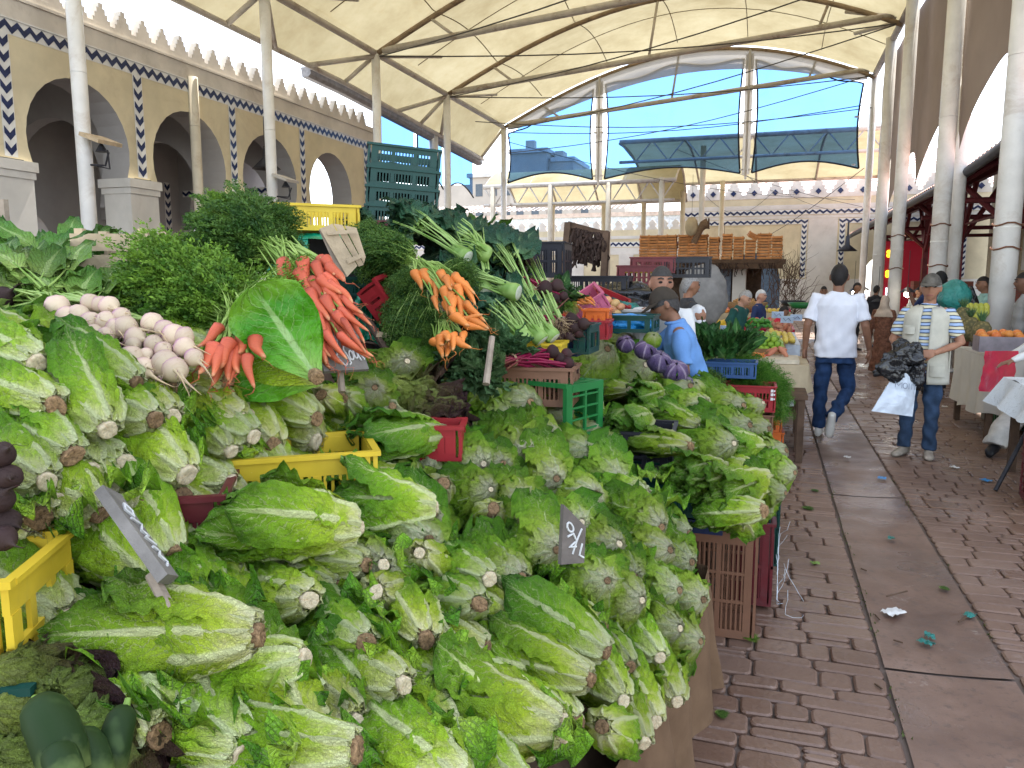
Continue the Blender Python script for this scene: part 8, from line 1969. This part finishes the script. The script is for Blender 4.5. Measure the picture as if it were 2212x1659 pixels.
m.build('white_marks', white_tile, label='white printed marks on the red dill crate', cat='label')
crate((-.13, 6.58, .36), .02, p_brown, 'brown crate with a pale rim under the red dill crate', None, size=(.42, .3, .20), rows=1, cols=3, slat=4)
crate((-.13, 6.6, .0), .02, p_maroon, 'dark crate at the bottom of the dill stack', None, size=(.42, .3, .33), rows=2, cols=3, slat=4)
table('herb_table', 'dark rough table behind the dill with its leg on the aisle', -.6, .38, 7.3, 7.85, .62, wood_dark)
GL = flatleaf_mesh(71, chard_m, 40, .26, 1.2, .3, W=.05, stem=.2, smat=stalk_m)
t = thing('leafy_herbs', 'upright dark leafy greens in the blue crate right of the man in blue', 'leafy greens', gd(1560, 770, 6.6))
for (px, py, dr, s) in ((1530, 775, (-.3, -.2, 1), 1), (1560, 770, (.2, -.3, 1), 1.1), (1590, 765, (.3, 0, 1), 1), (1520, 745, (-.2, .2, 1), .9), (1600, 750, (.3, .3, .8), .9)):
    o = linkmesh('leaves', GL, t); o.location = gd(px, py, 6.6)-t.location; o.rotation_euler = rot_x_to(dr).to_euler(); o.scale = (s, s, s)
crate(gd(1572, 812, 6.5), .0, p_blue, 'blue slatted crate of leafy greens beside the man in blue', None, size=(.46, .3, .12), rows=1, cols=5, slat=3)
t = thing('dark_herbs', 'dark drooping herbs left of the dill heap', 'herbs', gd(1530, 840, 6.2))
for (px, py, dr, s) in ((1540, 820, (-.2, -.6, .2), .9), (1560, 840, (.1, -.7, -.2), 1), (1530, 850, (-.3, -.5, -.3), .9)):
    o = linkmesh('fronds', FD, t); o.location = gd(px, py, 6.3)-t.location; o.rotation_euler = rot_x_to(dr).to_euler(); o.scale = (s, s, s)
crumple('dark_bag', black_bag, gd(1588, 745, 7.4), .16, 'grey black plastic bag sagging below the green fruit heap', 'bag', 21, (1, .7, .7))
m = MB(); P0_ = gd(1538, 735, 8.2); m.box(P0_, (.44, .3, .08), Matrix.Rotation(.3, 3, 'Z')); m.build('white_tray', white_tile, label='white tray with faint print left of the green fruit heap', cat='tray')
# thin cucumbers lying at the pile end
for i, (px, py) in enumerate(((1555, 868), (1575, 862), (1600, 866), (1590, 872), (1540, 862), (1565, 875))):
    m = MB(); A = gd(px-22, py-4, 5.3); Bq = gd(px+22, py+3, 5.25); m.tube([A.lerp(Bq, u)-A for u in (0, .06, .5, .94, 1)], [.006, .017, .019, .017, .006], 10); o = m.build('thin_cucumber', MATS['pale_green_stalk'] if False else cuc, label='slender green cucumber lying between the pile and the dill crate', cat='cucumber', group='slender cucumbers'); o.location = A
# purple cabbages
CB_ = [round_mesh(81+i, cabb_m, ruf=.18, spread=.3, nl=(5,), tight=True) for i in range(2)]
CG_ = [round_mesh(89, but_m, ruf=.2, spread=.3, nl=(5,), tight=True)]; GP2 = 'purple cabbages'
for i, (px, py, s, lab, me, st) in enumerate(((1395, 745, 30, 'purple cabbage under the reaching hand', 0, 1), (1425, 770, 34, 'purple cabbage just below the wrist of the man in blue', 1, 1), (1458, 790, 36, 'purple cabbage left of the belly of the man in blue', 0, 0), (1475, 822, 34, 'purple cabbage at the foot of the man in blue', 1, 0), (1352, 735, 26, 'purple cabbage at the far end of the row with a white cut side', 0, 1), (1500, 830, 30, 'grey green cabbage behind the purple row', 1, 0), (1410, 727, 26, 'pale green cabbage among the purple ones', 0, 0))):
    p = gd(px, py, 4.75); r_ = s*4.75/FPX*1.15; t = roundl(p-Vector((0, 0, r_*.3)), r_, (.2, -.5, .7), lab, GP2 if i not in (5, 6) else None, me, i*1.1, CB_ if i not in (5, 6) else CG_, 'cabbage', False); t['category'] = 'cabbage'
table('cabbage_bench', 'low bench under the purple cabbages', -1.25, -.5, 4.75, 5.5, .98, wood_dark)
# far clutter beyond the lemons
t = thing('bread_basket', 'wide wicker basket of bread behind the green shirted man', 'basket', gd(1612, 660, 14)); m = MB(); m.lathe([(.0, -.12), (.25, -.12), (.38, .05), (.36, .06), (.22, -.08), (0, -.08)], 16); m.build('body', M('wicker', (.26, .16, .07), .8, .3, 40), t, True)
m = MB(); rs = random.Random(1)
for i in range(12): m.lathe([(0, .05), (.06, .02), (.05, -.02), (0, -.03)], 8, (rs.uniform(-.2, .2), rs.uniform(-.2, .2), .04+rs.uniform(0, .06)))
m.build('loaves', M('bread_crust', (.40, .22, .09), .8), t)
for i, (x0, x1, y0, z, mt, lab) in enumerate(((-4.2, -2.6, 14.5, .9, red_film, 'long stall with red cloth behind the green shirted man'), (-2.4, -1.3, 16, .9, white_film, 'pale stall behind the navy shirted man'), (-1.2, .5, 17.5, .92, canvas_beige, 'beige stall near the gate wall'), (-6.5, -4.4, 13, .9, green_tarp, 'green stall left of the bald man'), (-.8, .55, 20.5, .9, red_film, 'farthest red stall along the aisle'))):
    table('market_stall', lab, x0, x1, y0, y0+1.2, z, lemb, cloth=mt, drop=.5, seed=i)
for i, (x, y, mt, me) in enumerate(((-3.9, 14.6, 0, tom), (-3.2, 14.6, 0, yel), (-2.2, 16.1, 0, lim), (-1.0, 17.6, 0, ora), (-.3, 17.6, 0, yel), (-6.2, 13.1, 0, tom), (-5.3, 13.1, 0, pep), (-.5, 13.2, 0, tom), (-.6, 20.6, 0, lim))):
    pile(me, x, x+.65, y, y+.7, .93, .05, 3, 'distant_fruit', ['red tomato on the red stall behind the green shirted man', 'yellow fruit on the red stall behind the green shirted man', 'green fruit on the pale stall', 'orange fruit on the beige stall', 'yellow fruit on the beige stall', 'red tomato on the green stall', 'green pepper on the green stall', 'red tomato on the near red stall', 'green fruit on the farthest red stall'][i], 'fruit', f'distant fruit heap {["of tomatoes on red", "of yellow on red", "of green on pale", "of orange on beige", "of yellow on beige", "of tomatoes on green", "of peppers on green", "near red stall", "farthest stall"][i]}', 30)
for i, (px, py, d, mt, r_) in enumerate(((1735, 660, 16, p_green, .32), (1712, 655, 17, p_black, .28))):
    t = thing('basin', ['wide green plastic basin on the far stall', 'dark grey basin beside the green one'][i], 'basin', gd(px, py, d)); m = MB(); m.lathe([(0, -.06), (r_*.7, -.06), (r_, .06), (r_*.97, .06), (r_*.66, -.04), (0, -.04)], 20); m.build('bowl', mt, t, True)
for i, (px, py, d) in enumerate(((1680, 680, 11.5), (1720, 686, 11.5), (1572, 712, 9.0), (1700, 690, 10.8))):
    t = thing('price_card', ['small pale blue price card beyond the lemons', 'pale price card at the aisle end of the pepper stall', 'pale blue price card stuck in the lemons', 'white price card between yellow fruit and roots'][i], 'price sign', gd(px, py, d)); m = MB(); m.box((0, 0, 0), (.17, .012, .10), Matrix.Rotation(.35, 3, 'X')); m.build('card', M('pale_blue_card', (.42, .52, .66), .7), t); m = MB(); m.tube([(-.05, -.02, .02), (-.02, -.02, -.02), (.02, -.02, .02), (.05, -.015, -.02)], .004, 4); m.build('writing', M('dark_ink', (.05, .05, .1), .6), t)
crumple('sack', M('grey_canvas_sack', (.20, .19, .18), .9, .2, 9), gd(1520, 640, 9.6), .42, 'upright grey canvas bundle behind the veiled woman', 'sack', 31, (.7, .5, 1.0), 20, .12)
# ================= right side stalls =================
table('cloth_table', 'table with long pale cloth carrying pineapples and peaches by the columns', 2.15, 3.4, 8.85, 10.3, .86, lemb, cloth=M('pale_tablecloth', (.56, .52, .45), .9, .08, 5, world=False), drop=.62, seed=11)
def pineapple(loc, s, label):
    t = thing('pineapple', label, 'pineapple', loc, None, 'pineapples on the cloth table'); b = NB('pineapple_rind') if 'pineapple_rind' not in MATS else None
    if b:
        MATS['pineapple_rind'] = b.m; vo = b.n('ShaderNodeTexVoronoi', ins={'Scale': 34.0}); b.l(b.pos(), vo.inputs['Vector']); b.col(b.ramp(vo.outputs['Distance'], [(.1, (.26, .20, .08)), (.6, (.10, .09, .04))])).set(Roughness=.7); b.bump(vo.outputs['Distance'], -.8, .01)
    m = MB(); m.lathe([(0, -.12*s), (.06*s, -.115*s), (.085*s, -.06*s), (.09*s, 0), (.08*s, .07*s), (.05*s, .12*s), (0, .13*s)], 18); m.build('fruit', MATS['pineapple_rind'], t, True); m = MB(); r = random.Random(3)
    for i in range(26):
        a = i*2.4; q = r.uniform(.3, 1); d = Vector((math.cos(a)*q, math.sin(a)*q, 1.2)).normalized(); p = Vector((0, 0, .11*s)); sd_ = d.cross(Vector((0, 0, 1))).normalized()*.014*s; m.add([p-sd_, p+sd_, p+d*.13*s], [(0, 1, 2)])
    m.build('crown', kale_m, t)
for i, (px, py, lab) in enumerate(((2120, 722, 'big ripe pineapple nearest the plastic box of peaches'), (2095, 712, 'pineapple behind the biggest one'), (2080, 690, 'pineapple farthest back near the limes'))): pineapple(gd(px, py, 8.1+i*.35), 1.1, lab)
t = thing('fruit_box', 'clear grey plastic box with orange peaches beside the pineapples', 'box', gd(2160, 742, 7.7)); m = MB(); 
for s in (-1, 1): m.box((0, s*.13, 0), (.42, .006, .15)); m.box((s*.21, 0, 0), (.006, .254, .15))
m.box((0, 0, -.077), (.42, .26, .004)); m.build('walls', M('smoky_plastic', (.25, .22, .24), .3), t)
for i in range(16):
    o = linkmesh('peach', ora, None); o.location = gd(2160, 742, 7.7)+Vector((-.16+.105*(i % 4), -.08+.07*((i//4) % 4), .06+.02*(i % 3))); o.scale = (.045,)*3; tag(o, 'orange red peach heaped in the clear grey box', 'peach', 'peaches in the clear box')
for i in range(14):
    o = linkmesh('mango', mng, None); o.location = gd(2085+11*(i % 5), 665+9*(i//5), 9.0); o.scale = (.055,)*3; tag(o, 'green yellow mango heaped behind the pineapples', 'mango', 'mangoes behind the pineapples')
for i in range(8):
    o = linkmesh('melon', yel, None); o.location = gd(2080+9*(i % 4), 700+10*(i//4), 8.7); o.scale = (.05,)*3; tag(o, 'small yellow brown fruit beside the pineapples', 'fruit', 'small fruits beside the pineapples')
m = MB(); Q = [gd(2128, 758, 7.4), gd(2200, 758, 7.1), gd(2185, 850, 6.9), gd(2115, 845, 7.3)]
m.grid(lambda u, v: (Q[0]*(1-u)+Q[1]*u)*(1-v)+(Q[3]*(1-u)+Q[2]*u)*v+Vector((.02*nz(u*5, v*5), .02*nz(u*4, v*3, 7), 0)), 12, 12)
m.build('red_sheet', red_film, smooth=True, label='shiny red plastic sheet hanging under the peach box', cat='sheet')
crate((2.72, 10.0, 0), 0, p_green, 'green crate on the ground under the pale tablecloth', 'green crates under the cloth table', size=(.44, .3, .2), rows=1, cols=3, slat=4)
crate((2.95, 9.55, 0), 0, p_teal, 'dark green crate on the ground beside the concrete block', 'green crates under the cloth table', size=(.44, .3, .26), rows=2, cols=3, slat=4)
m = MB(); m.lathe([(.20, 0), (.21, .02), (.20, .30), (.18, .31), (0, .31)], 20); o = m.build('concrete_block', M('rough_concrete', (.24, .22, .19), .9, .3, 9, .6, 40), label='round concrete block under the right tables', cat='block'); o.location = gz(2140, 908)+Vector((.12, .05, 0))
# white plastic covered table at the right edge
tb = table('plastic_table', 'table under crumpled white printed plastic sheet at the right edge', 2.02, 3.3, 6.05, 7.6, .80, wood_dark)
def printed():
    b = NB('printed_white_sheet'); P = b.world(); n = b.noise(7, 3, P, .5, 2.5); lines = b.ss(b.math('ABSOLUTE', b.math('SUBTRACT', n, .5)), .0, .012, 1, 0)
    b.col(b.mix(b.math('MULTIPLY', lines, .7), (.60, .64, .66), (.22, .21, .19))).set(Roughness=.4); b.bump(b.noise(9, 4, P), .5, .02); return b.m
pw = printed(); m = MB()
m.grid(lambda u, v: (1.98+1.4*u, 6.0+1.65*v, .815+.02*nz(u*7, v*7)), 24, 24)
m.grid(lambda u, v: (1.98-.10*v*(.6+.4*math.sin(u*20))-.05*v, 6.0+1.65*u, .815-.22*v*(1+.35*nz(u*6, 0))), 60, 8)
m.grid(lambda u, v: (1.98+1.4*u, 6.0-.10*v*(1+.4*math.sin(u*25)), .815-(.22+.5*u)*v*(1+.2*nz(u*5, 3))), 50, 12)
o = m.build('sheet', pw, tb, True); o.location = (-2.66, -6.825, 0)
m = MB(); m.grid(lambda u, v: (1.92+.25*u+.04*nz(u*5, v*5), 5.93+.02*nz(u*6, v*6, 2), .72-.30*v*(.5+u)), 14, 10); m.grid(lambda u, v: (1.90-.03*v, 5.95+.6*u, .68-.22*v*(1-u*.6)+.02*nz(u*6, v*4)), 14, 8)
m.build('blue_sheet', bluetarp, smooth=True, label='torn bright blue plastic hanging from the corner of the white sheeted table', cat='sheet')
GM = 'maroon crates stacked at the right edge'
for i, lab in enumerate(('bottom maroon crate of the pair at the right edge', 'upper maroon crate of the pair at the right edge')):
    crate((2.06, 6.42, .02+.32*i), -.12, p_maroon, lab, GM, size=(.38, .50, .31), rows=4, cols=3, slat=0)
crate((2.46, 6.30, .02), -.1, p_maroon, 'maroon crate on the ground behind the leaning bar', GM, size=(.38, .36, .31), rows=4, cols=3, slat=0)
m = MB(); m.tube([gz(2150, 1062)+Vector((0, 0, .01)), gd(2216, 935, 6.1)], .016, 6); m.build('leaning_bar', dark_metal, label='dark metal bar leaning against the maroon crates', cat='bar')
# sitting person's leg sticking out
t = thing('person', 'seated person hidden by the maroon crates, only a white trouser leg and black shoe showing', 'person', gz(2138, 985)); m = MB()
m.tube([(.55, .55, .50), (.30, .30, .42), (.08, .06, .14)], [.11, .10, .075], 14); m.tube([(.55, .55, .45), (.6, .75, .9), (.6, .75, 1.2)], [.14, .17, .12], 14); ball(m, (.6, .75, 1.38), .10)
remesh(m, .014, sk2, 'body', t); m = MB(); m.tube([(.58, .58, .51), (.30, .30, .43), (.06, .04, .16), (.04, .02, .10)], [.13, .125, .10, .10], 14); remesh(m, .012, M('white_trousers', (.6, .58, .53), .9, world=False), 'trouser_leg', t, fold=.015)
m = MB(); m.tube([(.06, .04, .09), (.02, -.01, .07), (-.02, -.07, .05), (-.04, -.13, .03)], [.04, .05, .045, .025], 12); m.build('shoe', shoe_d, t, True)
# net sack, cloth and lamps inside the hall
crumple('net_sack', teal_bag, gd(2062, 640, 10.2), .20, 'bulging teal net sack carried behind the old man\'s shoulder', 'sack', 41, (1, .8, 1.1), 20, .12)
crumple('held_black_bag', black_bag, gd(2092, 660, 11.0), .20, 'long black plastic bag held out by the seller behind the thick column', 'bag', 43, (.6, .4, 1.3), 20, .2)
bulb = EM('lit_bulb', (1, .93, .78), 14); redglow = EM('red_lit_sign', (.25, .008, .02), .06); yg = EM('yellow_lit_flower', (1, .72, .02), .6); neon = EM('pale_neon', (.75, .85, 1), 1.2)
for i, (px, py, d) in enumerate(((1845, 632, 22), (1896, 655, 19), (1930, 639, 17), (1960, 636, 16), (1868, 630, 24), (1610, 643, 30), (1563, 552, 21.2), (1529, 638, 30), (1905, 632, 26), (1985, 634, 20), (2150, 636, 16))):
    t = thing('hanging_lamp', f'lit bare bulb under a dark shade, number {i+1} from where the walking man\'s head is' if False else ['lit bulb just right of the walking man\'s head', 'lit bulb low beside the red lit shop', 'lit bulb left of the old man\'s cap', 'second lit bulb left of the old man\'s cap', 'faint lit bulb between the first two slim columns', 'lit bulb beside the branches under the kiosk', 'small bright bulb in front of the orange crates', 'lit bulb over the bald man\'s left side', 'lit bulb above the red lit shop', 'lit bulb hidden partly by the old man\'s cap', 'lit bulb near the brick pier at right'][i], 'lamp', gd(px, py, d), None, 'lit bulbs over the stalls')
    s = .07 if i != 6 else .035; m = MB(); m.lathe([(0, -s), (s*.8, -s*.5), (s, 0), (s*.6, s*.8), (.02, s*1.2)], 10); m.build('bulb', bulb, t, True); m = MB(); m.lathe([(s*2.2, s*.6), (s*1.2, s*1.6), (.02, s*2.2)], 12); m.tube([(0, 0, s*2), (0, 0, .9)], .008, 4); m.build('shade', dark_metal, t)
for i, (px, py, d, s) in enumerate(((1830, 535, 27, .35), (1808, 468, 28, .0), (575, 352, 15.5, .28))):
    if s == 0: continue
    t = thing('pendant_shade', ['black bell shaped lamp hanging left of the slim columns', '', 'dark red bell lamp hanging in the third arch'][i], 'lamp', gd(px, py, d)); m = MB(); m.lathe([(.05*s/.3, .35*s/.3), (.07*s/.3, .1), (s, -.12), (s*.9, -.12), (.03, .08)], 14); m.tube([(0, 0, .1), (0, 0, .9)], .03, 6); m.build('shade', dark_metal, t, True)
t = thing('shop_front', 'red lit shop front with yellow paper flowers deep in the hall', 'shop', (4.3, 28, 0)); m = MB(); m.box((0, 0, 1.6), (1.5, .1, 2.6)); m.build('red_panel', redglow, t); m = MB()
for z in (2.5, 1.85): 
    for k in range(5): ball(m, (-.55+.09*math.cos(k*1.26), -.12, z+.09*math.sin(k*1.26)), .07, (1, .4, 1), 5)
m.build('flowers', yg, t); m = MB(); m.box((-.62, -.09, .95), (.04, .03, .9)); m.box((.0, -.09, .5), (.5, .03, .12)); m.build('neon_tube', neon, t)
# ground litter
rs = random.Random(6); LT = [((1930, 1326), white_tile, 'small white plastic cup lid lying on the drain strip', 'lid', .035, .05), ((2000, 1392), teal_bag, 'crumpled teal plastic scrap on the drain strip', 'scrap', .035, .02), ((2008, 1378), teal_bag, 'smaller teal scrap beside the crumpled one', 'scrap', .03, .02), ((2094, 1333), teal_bag, 'blue scrap in the right joint of the drain strip', 'scrap', .03, .02), ((1925, 1166), teal_bag, 'tiny teal ball of plastic farther up the drain', 'scrap', .02, .02),
      ((1760, 1220), stalk_m, 'crumb of leaf on the paving near the crates', 'scrap', .02, .02), ((1905, 1035), blue_film, 'blue scrap on the aisle behind the drain', 'scrap', .04, .03), ((2130, 1040), blue_film, 'pale blue scrap before the maroon crates', 'scrap', .04, .03), ((1795, 937), blue_film, 'blue scrap by the walking man\'s shoe', 'scrap', .03, .02), ((2062, 1012), white_tile, 'white paper scrap on the right paving', 'scrap', .035, .02), ((2010, 905), white_tile, 'white scrap near the table leg', 'scrap', .035, .02), ((1830, 990), white_tile, 'white scrap behind the walking man', 'scrap', .03, .02), ((2040, 880), white_tile, 'crumpled white tissue under the tablecloth', 'scrap', .035, .03)]
for k, (p, mt, lab, cat, a, b_) in enumerate(LT):
    c = gz(*p); m = MB(); m.grid(lambda u, v: ((u-.5)*a*2+.006*nz(u*4, v*4, k), (v-.5)*b_*2.2, .010+.012*abs(nz(u*3+k, v*3, 1))*2), 6, 6); o = m.build('litter', mt, smooth=True, label=lab, cat=cat, group='litter on the paving'); o.location = c; o.rotation_euler = (0, 0, rs.uniform(0, 3))
for k, (p, s, lab) in enumerate((((1615, 1378), .10, 'wilted green sprigs at the foot of the tall brown crate'), ((1745, 1100), .08, 'dark green sprig on the paving beside the pile'), ((2040, 1275), .05, 'small sprig of parsley on the drain strip'), ((1560, 1545), .05, 'dry brown sprig near the burlap'), ((1760, 1062), .06, 'flattened leaf strand at the edge of the aisle'))):
    o = linkmesh('fallen_sprig', FD if k else FT, None); o.location = gz(*p)+Vector((-s*.5, 0, .012)); o.rotation_euler = (0, 0, rs.uniform(-.5, .5)); o.scale = (s/.3, s/.3, s/.3*.12); tag(o, lab, 'sprig', 'fallen greens on the paving')
m = MB()
for p, q in (((1890, 1480), (1905, 1492)), ((1930, 1385), (1950, 1392)), ((1890, 1330), (1900, 1342)), ((2070, 1345), (2090, 1335)), ((1860, 1230), (1872, 1236)), ((1915, 1290), (1960, 1280))): m.tube([gz(*p)+Vector((0, 0, .006)), gz(*q)+Vector((0, 0, .008))], .004, 5)
m.build('twigs', wood_dark, label='tiny dark twigs scattered on the drain strip', cat='twigs', kind='stuff')
